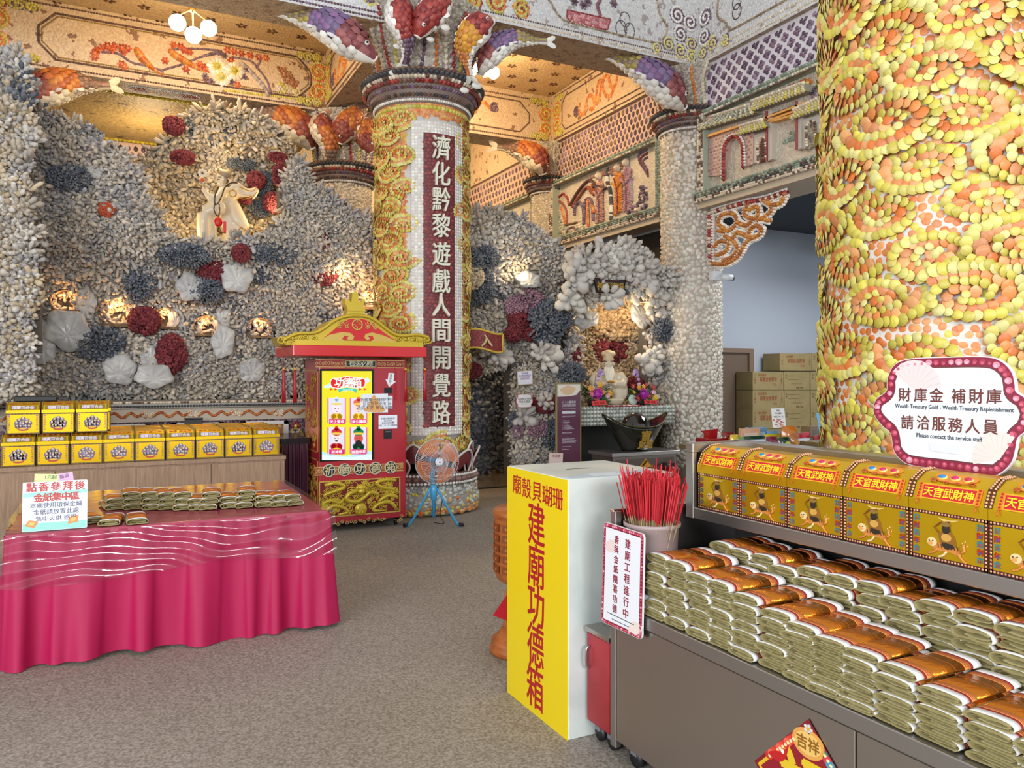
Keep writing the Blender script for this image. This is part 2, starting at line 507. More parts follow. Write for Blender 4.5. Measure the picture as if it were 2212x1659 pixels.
M_shell = mat('shells', None, rough=0.45, bump=0.15, bscale=60)
M_plaster = mat('white_plaster', srgb('#cfc9c0'), rough=0.85, bump=0.3, bscale=30)
M_beam = mosaic_mat('beam_shell_mosaic', srgb('#d9c4a4'), srgb('#c9ac8c'), 34, spot=srgb('#8c6a54'), spotscale=7, spotamt=0.66)
M_beamW = mosaic_mat('beam_pale_mosaic', srgb('#dcdad6'), srgb('#c4c2c2'), 34, spot=srgb('#a79a94'), spotscale=9, spotamt=0.64)
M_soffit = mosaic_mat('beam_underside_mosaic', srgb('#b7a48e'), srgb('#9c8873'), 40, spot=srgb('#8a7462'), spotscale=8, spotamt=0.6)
M_cream = mosaic_mat('cream_mosaic', srgb('#cfc4b2'), srgb('#b9ac9a'), 30)
M_latt = mat('lattice_plaster', srgb('#d8d2d6'), rough=0.7)
M_lattP = mat('lattice_plaster_pink', srgb('#cdb0a0'), rough=0.7)
M_void = mat('void_black', srgb('#0b0b0c'), rough=0.7)  # flat black painted as the darkness of the room beyond

# ---------------------------------------------------------------- floor
def floor_mat():
 m = bpy.data.materials.new('speckled_floor'); m.use_nodes = True
 nt = m.node_tree; b = nt.nodes['Principled BSDF']; L = nt.links.new
 tc = nt.nodes.new('ShaderNodeTexCoord')
 n1 = nt.nodes.new('ShaderNodeTexNoise'); n1.inputs['Scale'].default_value = 85; n1.inputs['Detail'].default_value = 3
 n2 = nt.nodes.new('ShaderNodeTexNoise'); n2.inputs['Scale'].default_value = 0.8; n2.inputs['Detail'].default_value = 2
 for n in (n1, n2): L(tc.outputs['Object'], n.inputs['Vector'])
 r = nt.nodes.new('ShaderNodeValToRGB')
 e = r.color_ramp.elements
 e[0].position = 0.34; e[0].color = (*srgb('#776f66'), 1); e[1].position = 0.66; e[1].color = (*srgb('#aaa298'), 1)
 k = e.new(0.50); k.color = (*srgb('#938b81'), 1)
 L(n1.outputs['Fac'], r.inputs[0])
 mx = nt.nodes.new('ShaderNodeMix'); mx.data_type = 'RGBA'; mx.blend_type = 'MULTIPLY'; mx.inputs[0].default_value = 0.5
 r2 = nt.nodes.new('ShaderNodeValToRGB'); r2.color_ramp.elements[0].color = (.75, .74, .72, 1); r2.color_ramp.elements[0].position = .3; r2.color_ramp.elements[1].position = .7
 L(n2.outputs['Fac'], r2.inputs[0]); L(r.outputs[0], mx.inputs[6]); L(r2.outputs[0], mx.inputs[7]); L(mx.outputs[2], b.inputs['Base Color'])
 b.inputs['Roughness'].default_value = 0.55; b.inputs['Specular IOR Level'].default_value = 0.3
 bp = nt.nodes.new('ShaderNodeBump'); bp.inputs['Strength'].default_value = 0.06; bp.inputs['Distance'].default_value = 0.006
 L(n1.outputs['Fac'], bp.inputs['Height']); L(bp.outputs[0], b.inputs['Normal'])
 return m
mb = MB(); mb.box(-9, 14, -7, 10.3, -0.1, 0); mb.obj('floor', floor_mat(), kind='structure')
M_marble = mat('polished_stone', srgb('#6e655a'), rough=0.12, var=srgb('#857a6c'), vscale=3)
mb = MB(); mb.box(-9, 14, 10.3, 19, -0.1, 0); mb.obj('floor_back', M_marble, kind='structure')
mb = MB(); mb.box(3.0, 8.0, 10.26, 10.32, 0, 0.012); mb.obj('trim_threshold', mat('dark_threshold', srgb('#202020'), rough=.4), kind='structure')

# ---------------------------------------------------------------- coffered ceiling and walls
def ceiling_slab(name, x0, x1, y0, y1, z, colA, colB):
 m = MB(); m.box(x0, x1, y0, y1, z, z + .15)
 o = m.obj(name, mosaic_mat(name + '_mosaic', colA, colB, 26), kind='structure')
 f = MB(); S = Plane2(frame((0, 0, z), (1, 0, 0), (0, -1, 0)))
 xs, ys = np.meshgrid(np.arange(x0 + .3, x1, .42), np.arange(y0 + .25, y1, .42))
 xs = xs + (np.arange(xs.shape[0]) % 2)[:, None] * .21
 for x, y in zip(xs.ravel(), ys.ravel()):                                # five-petal flowers of dark shells
  a = np.arange(5) * 2 * PI / 5 + nrng.rand() * 3
  shells(f, S, x + .05 * np.cos(a), -y + .05 * np.sin(a), .04, .026, a, jit([srgb('#6a4a30'), srgb('#4f3a2c')], 5), .3)
 f.obj('ceiling_flowers', M_shell, o)
 return o
ceiling_slab('ceiling_left', -5, 3.2, 9.0, 12.6, 6.62, srgb('#dcc49a'), srgb('#cdb084'))
ceiling_slab('ceiling_right', 3.2, 8.2, 9.2, 13.6, 6.9, srgb('#d8bf96'), srgb('#c7a67c'))
mb = MB(); mb.box(-5, 8.2, 12.6, 18, 6.95, 7.1); mb.obj('ceiling_rear', M_beam, kind='structure')
mb = MB(); mb.box(-6, 8, 17.6, 17.75, 0, 7); mb.obj('wall_back', M_cream, kind='structure')
mb = MB(); mb.box(-5.1, -4.95, 6.5, 17.7, 0, 7); mb.obj('wall_left', M_cream, kind='structure')

def scroll(mb, S, cx, cy, r, n=1.6, a0=0.0, flip=1, colA=YEL, colB=ORA, ry=None, d=.035, sh=.024, fillit=True):
 """a cloud curl: spiral of one colour filled with another"""
 ry = ry or r
 if fillit: fill(mb, S, ngon(cx, cy, r * .95, ry * .95, 18), d * 1.1, sh * 1.15, colB, .25)
 P = spiral(cx, cy, r, ry, n, a0, flip, .18, 50)
 chain(mb, S, P, d, sh, sh * .9, colA, .35, off=.008)

def cartouche(mb, S, x0, x1, z0, z1, cut, cols, d=.035, sh=.02):
 P = np.array([(x0 + cut, z0), (x1 - cut, z0), (x1, z0 + cut), (x1, z1 - cut), (x1 - cut, z1), (x0 + cut, z1), (x0, z1 - cut), (x0, z0 + cut), (x0 + cut, z0)])
 chain(mb, S, P, d, sh, sh * .8, cols, .45, off=.004)

def corner_scrolls(mb, S, x, z0, z1, sgn, w):
 """stacked cloud curls closing the end of a panel"""
 h = z1 - z0
 scroll(mb, S, x + sgn * w * .25, z0 + h * .66, h * .19, a0=PI if sgn > 0 else 0, colA=YEL, colB=ORA)
 scroll(mb, S, x + sgn * w * .25, z0 + h * .30, h * .19, a0=PI if sgn > 0 else 0, colA=YEL, colB=ORA)
 for zz, s2 in ((z1 - h * .1, -1), (z0 + h * .1, 1)):
  scroll(mb, S, x + sgn * w * .8, zz, w * .28, ry=h * .09, colA=YEL, colB=PUR)
  scroll(mb, S, x + sgn * w * 1.2, zz, w * .2, ry=h * .07, colA=YEL, colB=PUR)
  scroll(mb, S, x + sgn * w * .35, zz, w * .2, ry=h * .09, colA=YEL, colB=RED)

def flower(mb, S, x, z, r, cols, core, n=8, off=.01):
 a = np.arange(n) * 2 * PI / n
 shells(mb, S, x + r * .62 * np.cos(a), z + r * .62 * np.sin(a), r * .45, r * .3, a, jit(cols, n), .3, off=off)
 shells(mb, S, [x], [z], r * .38, r * .38, 0, jit(core, 1), .6, off=off + .012)

# front beam, left run and right run
M_fr = faceY
def beam_y(name, x0, x1, y0, y1, z0, z1, M, deco):
 m = MB(); m.box(x0, x1, y0, y1, z0 + .004, z1, mi=0); m.box(x0, x1, y0, y1, z0, z0 + .004, mi=1)
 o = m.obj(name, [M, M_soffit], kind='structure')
 d = MB(); S = Plane2(faceY(0, y0 - .002, 0)); deco(d, S); d.obj('shell_inlay', M_shell, o)
 return o

def deco_front_left(d, S):
 for z in (5.74, 5.8): chain(d, S, [(-4, z), (3.1, z)], .035, .018, .016, BRN + PUR, .5)
 for x in np.arange(-.5, 3.0, .62):
  scroll(d, S, x, 5.98, .12, a0=.5, colA=PUR, colB=YEL); scroll(d, S, x + .28, 6.06, .15, a0=2, colA=YEL, colB=ORA)
  scroll(d, S, x + .1, 6.25, .14, a0=2, colA=YEL, colB=ORA)
beam_y('ceiling_beam', -5, 3.4, 8.78, 9.38, 5.7, 6.7, M_beamW, deco_front_left)

def deco_front_right(d, S):
 chain(d, S, [(3.6, 6.05), (7.3, 6.05)], .04, .02, .018, CRE, .4)
 chain(d, S, [(3.6, 6.1), (7.3, 6.1)], .035, .014, .012, BRN, .4)
 P = spline([(4.7, 6.75), (4.78, 6.55), (4.95, 6.42), (5.1, 6.25), (5.35, 6.2), (6.6, 6.2), (6.75, 6.28), (6.82, 6.45), (6.7, 6.6), (6.62, 6.9)], 80)
 chain(d, S, P, .035, .024, .018, [srgb('#a08c74'), srgb('#8c775f'), srgb('#b5a48c')], .6)
 # bonsai tray, trunk and scholar's rock on the pale panel
 tray = [pY(u, v, 8.78) for u, v in [(1225, 22), (1318, 42), (1312, 64), (1290, 62), (1235, 50), (1224, 38)]]
 fill(d, S, tray, .032, .02, [srgb('#c07478'), srgb('#d69a98'), srgb('#b05a60')], .3)
 chain(d, S, tray + tray[:1], .025, .014, .012, RED, .4, off=.006)
 chain(d, S, [pY(u, v, 8.78) for u, v in [(1296, 32), (1290, 12), (1296, 0), (1290, -15)]], .03, .03, .03, [srgb('#8c5a5a'), srgb('#7a5060')], .4)
 for u, v in [(1270, 5), (1240, 3), (1325, 8), (1260, 12)]:
  x, z = pY(u, v, 8.78); flower(d, S, x, z, .06, PUR, BRN, 6)
 for u, v, r in [(1350, 42, .1), (1342, 62, .11), (1360, 66, .1)]:
  x, z = pY(u, v, 8.78); chain(d, S, ngon(x, z, r * .8, r, 20), .02, .012, .009, [srgb('#4a4040'), srgb('#6a5a58')], .4)
 for x, z, r, f in [(7.0, 6.65, .13, 1), (7.22, 6.6, .12, -1), (7.05, 6.4, .12, 1), (7.25, 6.3, .1, -1), (6.85, 6.22, .1, 1), (7.05, 6.17, .1, -1), (7.25, 6.12, .09, 1), (6.65, 6.13, .08, -1)]:
  scroll(d, S, x, z, r, a0=f, flip=f, colA=[srgb('#d8cf7a'), srgb('#c9bba0')] if z < 6.35 else WHI, colB=PUR)
 for x, z, r, f in [(3.75, 6.5, .16, 1), (4.1, 6.55, .17, -1), (4.4, 6.45, .14, 1), (4.55, 6.22, .12, 1), (4.2, 6.25, .14, -1), (3.9, 6.2, .12, 1)]:
  scroll(d, S, x, z, r, a0=f, flip=f, colA=YEL, colB=RED + ORA)
beam_y('ceiling_beam', 3.4, 8.0, 8.78, 9.55, 6.0, 7.0, M_beamW, deco_front_right)

# bird and flower beam
def deco_bird(d, S):
 Y = 12.15
 q = lambda x, y: pY(x * .3752, y * .3752, Y)                            # positions read off an enlarged crop
 for z in (5.745, 6.57): chain(d, S, [(-2.3, z), (2.85, z)], .035, .018, .015, BRN, .5)
 cartouche(d, S, -.92, 2.66, 5.85, 6.47, .2, BRN, .03, .022)
 cartouche(d, S, -.88, 2.62, 5.885, 6.435, .19, [srgb('#a88a52'), srgb('#94763f')], .03, .016)
 corner_scrolls(d, S, -1.5, 5.72, 6.58, 1, .42); corner_scrolls(d, S, -1.75, 5.72, 6.58, 1, .3); corner_scrolls(d, S, 2.86, 5.72, 6.58, -1, .3)
 wood = [srgb('#7d6470'), srgb('#8c7480'), srgb('#6a5360')]
 for P in ([(590, 300), (680, 310), (760, 360), (850, 380), (930, 405)], [(930, 405), (1050, 370), (1150, 330), (1240, 300)], [(1150, 330), (1240, 310)], [(1340, 330), (1440, 350), (1490, 400), (1540, 470), (1560, 540)], [(1480, 390), (1500, 340), (1480, 320)], [(1000, 285), (1120, 280), (1250, 290)]):
  chain(d, S, spline([q(*p) for p in P], 40), .03, .026, .02, wood, .5)
 chain(d, S, spline([q(*p) for p in [(1400, 370), (1460, 430), (1520, 500), (1540, 545)]], 30), .035, .045, .04, [srgb('#9a8c8c'), srgb('#b5a8a4')], .4)
 redf = [srgb('#c0543a'), srgb('#cf6a44'), srgb('#a8402e')]
 for x, y in [(545, 310), (560, 290), (590, 275), (620, 265), (660, 270), (700, 275), (735, 280), (710, 300), (640, 290), (545, 330), (1000, 260), (1040, 270), (1090, 300), (1060, 290), (700, 370), (715, 385), (950, 350), (1150, 370), (1190, 400), (1170, 385), (1070, 400), (1310, 290), (1350, 300), (1390, 310), (1440, 320), (1490, 330), (1530, 335), (1330, 350), (1365, 490)]:
  a, b = q(x, y); flower(d, S, a, b, .055, redf, ORA, 6)
 for body in ([(790, 285), (800, 310), (830, 350), (880, 395), (940, 435)], [(985, 295), (1010, 320), (1060, 350), (1130, 390), (1180, 415)]):
  P = spline([q(*p) for p in body], 16)
  for k, p in enumerate(P):
   r = .045 * math.sin(PI * min(1, (k + 2.5) / len(P))) + .012
   shells(d, S, [p[0]], [p[1]], r * 1.3, r, -.6, jit(ORA + [srgb('#d9912e')], 1), .5, off=.012)
 for x, y in [(1250, 385), (1350, 410), (1275, 445)]:
  a, b = q(x, y); flower(d, S, a, b, .14, WHI + CRE, YEL, 12); flower(d, S, a, b, .085, YEL, [srgb('#c9a437')], 9, off=.02)
 for x, y in [(1180, 440), (1220, 470), (1330, 470), (1400, 440), (1420, 400), (1190, 460), (1290, 320), (1265, 305)]:
  a, b = q(x, y); flower(d, S, a, b, .05, PUR, BRN, 6)
 fill(d, S, [q(*p) for p in [(1590, 390), (1640, 380), (1720, 480), (1700, 520), (1650, 490)]], .05, .03, [srgb('#a8744c'), srgb('#94603f')], .4)
 fill(d, S, [q(*p) for p in [(1590, 470), (1640, 480), (1740, 540), (1700, 560), (1600, 540)]], .05, .03, YEL + CRE, .3)
 chain(d, S, spline([q(*p) for p in [(1300, 520), (1500, 545), (1700, 565)]], 20), .03, .02, .02, YEL, .3)
ob = beam_y('ceiling_beam', -5, 3.0, 12.15, 12.6, 5.7, 6.65, M_beam, deco_bird)
d = MB(); S = Plane2(frame((0, 0, 5.698), (1, 0, 0), (0, -1, 0)))          # painted cloud under the beam
for x, r in ((.35, .2), (.62, .24), (.9, .2)):
 fill(d, S, ngon(x, -12.37, r, .09, 20), .04, .026, RED if r < .22 else CRE, .2); chain(d, S, ngon(x, -12.37, r, .1, 30), .03, .02, .018, WHI, .4)
d.obj('underside_cloud', M_shell, ob)

# beams along the depth of the hall
def beam_x(name, x0, x1, y0, y1, z0, z1, deco):
 m = MB(); m.box(x0, x1, y0, y1, z0 + .004, z1); m.box(x0, x1, y0, y1, z0, z0 + .004, mi=1)
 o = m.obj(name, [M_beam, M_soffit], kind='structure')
 d = MB(); S = Plane2(faceX(x0 - .002, 0, 0)); deco(d, S); d.obj('shell_inlay', M_shell, o)
 return o
def deco_plain(ya, yb, za, zb):
 def f(d, S):
  for z in (za + .05, zb - .1): chain(d, S, [(-yb, z), (-ya, z)], .035, .018, .016, BRN, .5)
  cartouche(d, S, -yb + .25, -ya - .25, za + .14, zb - .2, .12, BRN, .03, .018)
  for y in (ya, yb): corner_scrolls(d, S, -y, za + .05, zb - .1, 1 if y == yb else -1, .2)
  ribbon(d, S, -(ya + yb) / 2, (za + zb) / 2 - .03, 1.0)
 return f
def ribbon(d, S, x, z, k):
 """orange sash with loose ends round a fan"""
 for P in ([(-.9, .0), (-.95, -.14), (-.84, -.26), (-.68, -.22), (-.62, -.06), (-.5, .06), (-.36, .0), (-.28, -.16), (-.14, -.2), (-.04, -.06), (.02, .14), (.14, .26), (.3, .22), (.36, .06), (.46, -.06), (.6, -.02), (.66, .14), (.8, .2), (.94, .1)], [(-.46, -.24), (-.3, -.26), (-.2, -.02), (-.12, .2), (.02, .22), (.1, .0), (.22, -.16), (.4, -.2), (.52, -.08)]):
  Q = spline([(x + a * k * .75, z + b * k * .8) for a, b in P], 90)
  chain(d, S, Q, .028, .042, .024, ORA + [srgb('#d9952f')], .4, along=False)
 for sg in (-1, 1): scroll(d, S, x + sg * .8 * k, z + sg * .1, .09, colA=PUR, colB=BRN, a0=sg)
beam_x('ceiling_beam', 2.9, 3.6, 9.6, 12.15, 5.75, 6.8, deco_plain(9.7, 12.1, 5.75, 6.6))
beam_x('ceiling_beam', 7.35, 8.0, 9.55, 18, 6.0, 7.0, deco_plain(9.7, 12.8, 6.0, 6.95))
# rear beam of the right bay
def deco_rear(d, S):
 for z in (6.06, 6.8): chain(d, S, [(3.6, z), (7.3, z)], .04, .02, .018, BRN, .5)
 cartouche(d, S, 4.0, 6.9, 6.16, 6.72, .2, BRN, .03, .02); corner_scrolls(d, S, 7.33, 6.03, 6.85, -1, .3); ribbon(d, S, 5.3, 6.42, 1.1)
beam_y('ceiling_beam', 3.3, 8.0, 13.0, 13.6, 6.0, 7.0, M_beam, deco_rear)
# right bay beam towards the visitor
def deco_rf(d, S):
 for z in (6.05, 6.13): chain(d, S, [(-8.75, z), (-4.5, z)], .035, .018, .016, CRE, .5)
 P = spline([(-8.3, 6.9), (-8.35, 6.55), (-8.2, 6.4), (-8.1, 6.28), (-7.8, 6.24), (-4.8, 6.24)], 80)
 chain(d, S, P, .04, .026, .02, [srgb('#a08c74'), srgb('#8c775f')], .6)
 fill(d, S, [(-7.75, 6.52), (-7.1, 6.52), (-7.1, 6.62), (-7.75, 6.62)], .04, .026, PUR, .3)
 for r, z in ((.1, 6.45), (.1, 6.58), (.08, 6.7)): chain(d, S, ngon(-7.98, z, r * .8, r, 20), .02, .013, .01, [srgb('#4a4040')], .4)
 for x, z, r, f in [(-8.6, 6.62, .13, 1), (-8.62, 6.36, .12, -1), (-8.45, 6.2, .1, 1), (-8.2, 6.16, .08, -1), (-8.65, 6.15, .09, 1)]:
  scroll(d, S, x, z, r, a0=f, flip=f, colA=[srgb('#d8cf7a'), srgb('#c9bba0')] if z < 6.35 else WHI, colB=PUR)
m = MB(); m.box(7.35, 8.0, 4.2, 8.78, 6.004, 7.0); m.box(7.35, 8.0, 4.2, 8.78, 6.0, 6.004, mi=1)
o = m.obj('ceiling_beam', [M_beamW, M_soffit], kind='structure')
d = MB(); deco_rf(d, Plane2(faceX(7.348, 0, 0))); d.obj('shell_inlay', M_shell, o)

# yellow bordered soffit and purple lattice of the bay behind the bird beam
o = MB().box(-5, 3.0, 12.6, 15.4, 5.72, 5.85).obj('ceiling_alcove', mosaic_mat('olive_mosaic', srgb('#a8905c'), srgb('#8f7a4c'), 22, spot=srgb('#5a4a34'), spotscale=5, spotamt=.68), kind='structure')
d = MB(); S = Plane2(frame((0, 0, 5.718), (1, 0, 0), (0, -1, 0)))
for P in ([(-1.2, -12.7), (2.8, -12.7)], [(-1.2, -15.25), (2.8, -15.25)], [(-1.15, -12.7), (-1.15, -15.2)]): chain(d, S, P, .07, .05, .04, [srgb('#c7b430'), srgb('#b5a028')], .4)
d.obj('yellow_border', M_shell, o)

def lattice(mb, S, x0, x1, z0, z1, p=.19, cols=PUR, r=.035, four=True):
 """purple shells: clusters of four on a diamond grid, or a plain staggered field"""
 if four:
  X, Z = np.meshgrid(np.arange(x0, x1 + p, p), np.arange(z0, z1 + p / 2, p / 2))
  X = X + (np.arange(X.shape[0]) % 2)[:, None] * p / 2
  X, Z = X.ravel(), Z.ravel(); o = r * .92
  for dx, dz in ((o, 0), (-o, 0), (0, o * 1.05), (0, -o * 1.05)):
   k = (X + dx > x0 + r) & (X + dx < x1 - r) & (Z + dz > z0 + r) & (Z + dz < z1 - r)
   shells(mb, S, X[k] + dx, Z[k] + dz, r, r * .74, PI / 4 * (1 if dx * 1 + dz * 1 > 0 else 1) + (0 if dx else PI / 2), jit(cols, k.sum(), .3), .3)
 else:
  X, Z = np.meshgrid(np.arange(x0 + r, x1 - r, p), np.arange(z0 + r, z1 - r, p * .9))
  X = X + (np.arange(X.shape[0]) % 2)[:, None] * p / 2
  shells(mb, S, X.ravel(), Z.ravel(), r * 1.15, r * .85, PI / 2, jit(cols, X.size, .3), .3)
mb = MB(); mb.box(-5, 3.2, 15.4, 15.5, 3.5, 5.8)
o = mb.obj('wall_alcove', M_lattP, kind='structure')
d = MB(); lattice(d, Plane2(faceY(0, 15.4, 0)), -1.6, 1.6, 4.6, 5.7, .12, PUR + BRN, .05, False); d.obj('shell_inlay', M_shell, o)

# ---------------------------------------------------------------- carp that crown the columns
def fish(name, parent, pts, R, cols=None, up=(0, 0, 1), tail=1.0, fin=True):
 """pts: spine from nose to tail in hall coordinates"""
 m = MB(); P = spline(pts, 22); P = resample(P, np.sum(np.linalg.norm(np.diff(P, axis=0), axis=1)) / 17); n = len(P)
 t = np.linspace(0, 1, n)
 prof = np.interp(t, [0, .04, .12, .25, .42, .6, .78, .9, 1], [.32, .55, .82, 1, .96, .74, .42, .26, .3]) * R
 head, mid, rear, belly = cols or (RED, PUR, YEL, WHI)
 T = np.gradient(P, axis=0); T /= np.linalg.norm(T, axis=1, keepdims=True)
 N = np.tile(np.array(up, float), (n, 1)); N -= T * np.sum(N * T, 1)[:, None]; N /= np.maximum(np.linalg.norm(N, axis=1, keepdims=True), 1e-6)
 B = np.cross(T, N); seg = 12; a = 2 * PI * np.arange(seg) / seg
 V = np.vstack([P[i] + prof[i] * (np.cos(a)[:, None] * N[i] * 1.08 + np.sin(a)[:, None] * B[i] * .8) for i in range(n)])
 i = np.arange(seg); j = (i + 1) % seg
 F, C = [], []
 for k in range(n - 1):
  for q in range(seg):
   F.append((k * seg + q, k * seg + j[q], (k + 1) * seg + j[q], (k + 1) * seg + q))
   tb = abs(((q + .5) / seg) - .5)
   C.append(pal(t[k], tb, head, mid, rear, belly))
 m.add(V, np.array(F), np.array(C), 0, True)
 m.add(V, [np.arange(seg)[None], (np.arange(seg) + (n - 1) * seg)[::-1][None]], belly[0])
 # scales
 Ms, Os, Cs = [], [], []
 for k in range(3, n - 2):
  for q in range(seg):
   aa = 2 * PI * (q + .5 * (k % 2)) / seg
   d = math.cos(aa) * N[k] * 1.08 + math.sin(aa) * B[k] * .8; d /= np.linalg.norm(d)
   pos = P[k] + prof[k] * (math.cos(aa) * N[k] * 1.08 + math.sin(aa) * B[k] * .8)
   w = prof[k] * .36; y = np.cross(d, T[k])
   Ms.append(np.stack([T[k] * w * 1.15, y * w, d * w * .5], -1)); Os.append(pos)
   Cs.append(np.clip(np.array(pal(t[k], abs(((q + .5 * (k % 2)) / seg) % 1 - .5), head, mid, rear, belly)) * (.8 + .4 * nrng.rand()), 0, 1))
 m.scatter(DOME[0], DOME[1], Ms, Os, Cs)
 # tail fan, dorsal ridge, side fins, eyes, lips
 def petal(c, ax, w, l, nn, col):
  A = np.stack([ax * l, np.cross(nn, ax) * w, nn * min(w, l) * .35], -1)
  m.scatter(DOME[0], DOME[1], [A], [c], [col])
  m.scatter(DOME[0], [f[:, ::-1] for f in DOME[1]], [A * np.array([1, 1, -1])], [c], [col])
 for sg in (-1, 1):
  ax = T[-1] + sg * .55 * N[-1]; ax /= np.linalg.norm(ax)
  petal(P[-1] + ax * R * .45 * tail, ax, R * .26, R * .62 * tail, B[-1], belly[0])
 for k in range(4, n - 5): petal(P[k] + N[k] * prof[k] * 1.12, (T[k] + N[k] * .4) / 1.08, prof[k] * .16, prof[k] * .3, B[k], belly[k % len(belly)])
 if fin:
  for k, s in ((5, 1), (5, -1), (9, 1), (9, -1)):
   ax = B[k] * s * .8 - N[k] * .7 + T[k] * .5; ax /= np.linalg.norm(ax)
   nn = np.cross(ax, T[k]); nn /= np.linalg.norm(nn)
   petal(P[k] + ax * prof[k] * 1.0, ax, prof[k] * .28, prof[k] * .45, nn, srgb('#e8e4e0'))
 for s in (-1, 1):
  e = P[2] + N[2] * prof[2] * .35 + B[2] * s * prof[2] * .78
  m.ell(e, (R * .16,) * 3, srgb('#f0eee8'), seg=8, rings=6); m.ell(e + B[2] * s * R * .08, (R * .1,) * 3, srgb('#151515'), seg=8, rings=6)
 lip = [P[0] + prof[0] * (math.cos(x) * N[0] * .75 + math.sin(x) * B[0] * 1.1) - T[0] * .01 for x in 2 * PI * np.arange(12) / 12]
 m.tube(lip, R * .07, 6, srgb('#e8e0d8'), closed=True)
 return m.obj(name, M_shell, parent)
def pal(t, tb, head, mid, rear, belly):
 if tb < .13: return belly[int(t * 7) % len(belly)]
 A = head if t < .34 else (mid if t < .62 else rear)
 return A[int(t * 37 + tb * 13) % len(A)]

KOI = ([srgb('#8a4238'), srgb('#94503f'), srgb('#7e3a34')], [srgb('#b4682f'), srgb('#bc7838'), srgb('#a85a34')], [srgb('#8a6a58'), srgb('#7a6052')], CRE)
VIO = ([srgb('#8d4a4c'), srgb('#9a5a58'), srgb('#7e4044')], [srgb('#6e5a7e'), srgb('#7c688c'), srgb('#85628a')], [srgb('#a5934a'), srgb('#8f7a66')], WHI)

def ring_stack(mb, c, r, z0, z1, flare=.17):
 """moulded collar: plain bands with strings of beads"""
 k = (z1 - z0)
 mb.lathe([(r, z0 - .02), (r + .02, z0), (r + .03, z0 + .1 * k), (r + .08 * flare / .17, z0 + .3 * k), (r + .09 * flare / .17, z0 + .42 * k), (r + flare * .8, z0 + .6 * k), (r + flare * .82, z0 + .72 * k), (r + flare, z0 + .85 * k), (r + flare * .96, z0 + .93 * k), (r - .05, z1)], c, 40, srgb('#7c6a62'), caps=False)
 for f, dr, cols, sz in ((.05, .03, WHI, .018), (.2, .06, DRK + BRN, .026), (.42, flare * .55, BRN + PUR, .024), (.58, flare * .82, RED + BRN, .03), (.72, flare * .86, CRE + BRN, .026), (.86, flare * 1.02, DRK, .036), (.96, flare * .9, BRN, .034)):
  S = Cyl2((c[0], c[1], 0), r + dr, 0); L = 2 * PI * (r + dr)
  chain(mb, S, [(0, z0 + f * k), (L, z0 + f * k)], sz * 1.7, sz, sz, cols, .6)

def capital(mb, c, r0, r1, z0, z1, ribs):
 """flaring basket of pebble shells with coloured ribs like water weed"""
 pr = [(r0 + (r1 - r0) * (t ** 1.6), z0 + (z1 - z0) * t) for t in np.linspace(0, 1, 8)]
 mb.lathe(pr, c, 36, srgb('#a8a090'), caps=False)
 for i in range(2400):
  t = nrng.rand(); th = nrng.rand() * 2 * PI; rr = r0 + (r1 - r0) * t ** 1.6
  S = Cyl2((c[0], c[1], 0), rr, 0)
  shells(mb, S, [th * rr], [z0 + (z1 - z0) * t], .03, .025, nrng.rand() * 3, jit([srgb('#b5ad9c'), srgb('#c9c0ae'), srgb('#9c947f'), srgb('#a89a94')], 1), .5)
 for k in range(ribs):
  th = 2 * PI * k / ribs; t = np.linspace(.02, .8 + .2 * nrng.rand(), 14)
  col = [PUR, ORA, CRE, RED, YEL, PUR][k % 6]
  for q in t:
   rr = r0 + (r1 - r0) * q ** 1.6 + .015
   S = Cyl2((c[0], c[1], 0), rr, 0)
   shells(mb, S, [(th + .06 * math.sin(q * 5 + k)) * rr], [z0 + (z1 - z0) * q], .035, .028, PI / 2, jit(col, 1), .6)

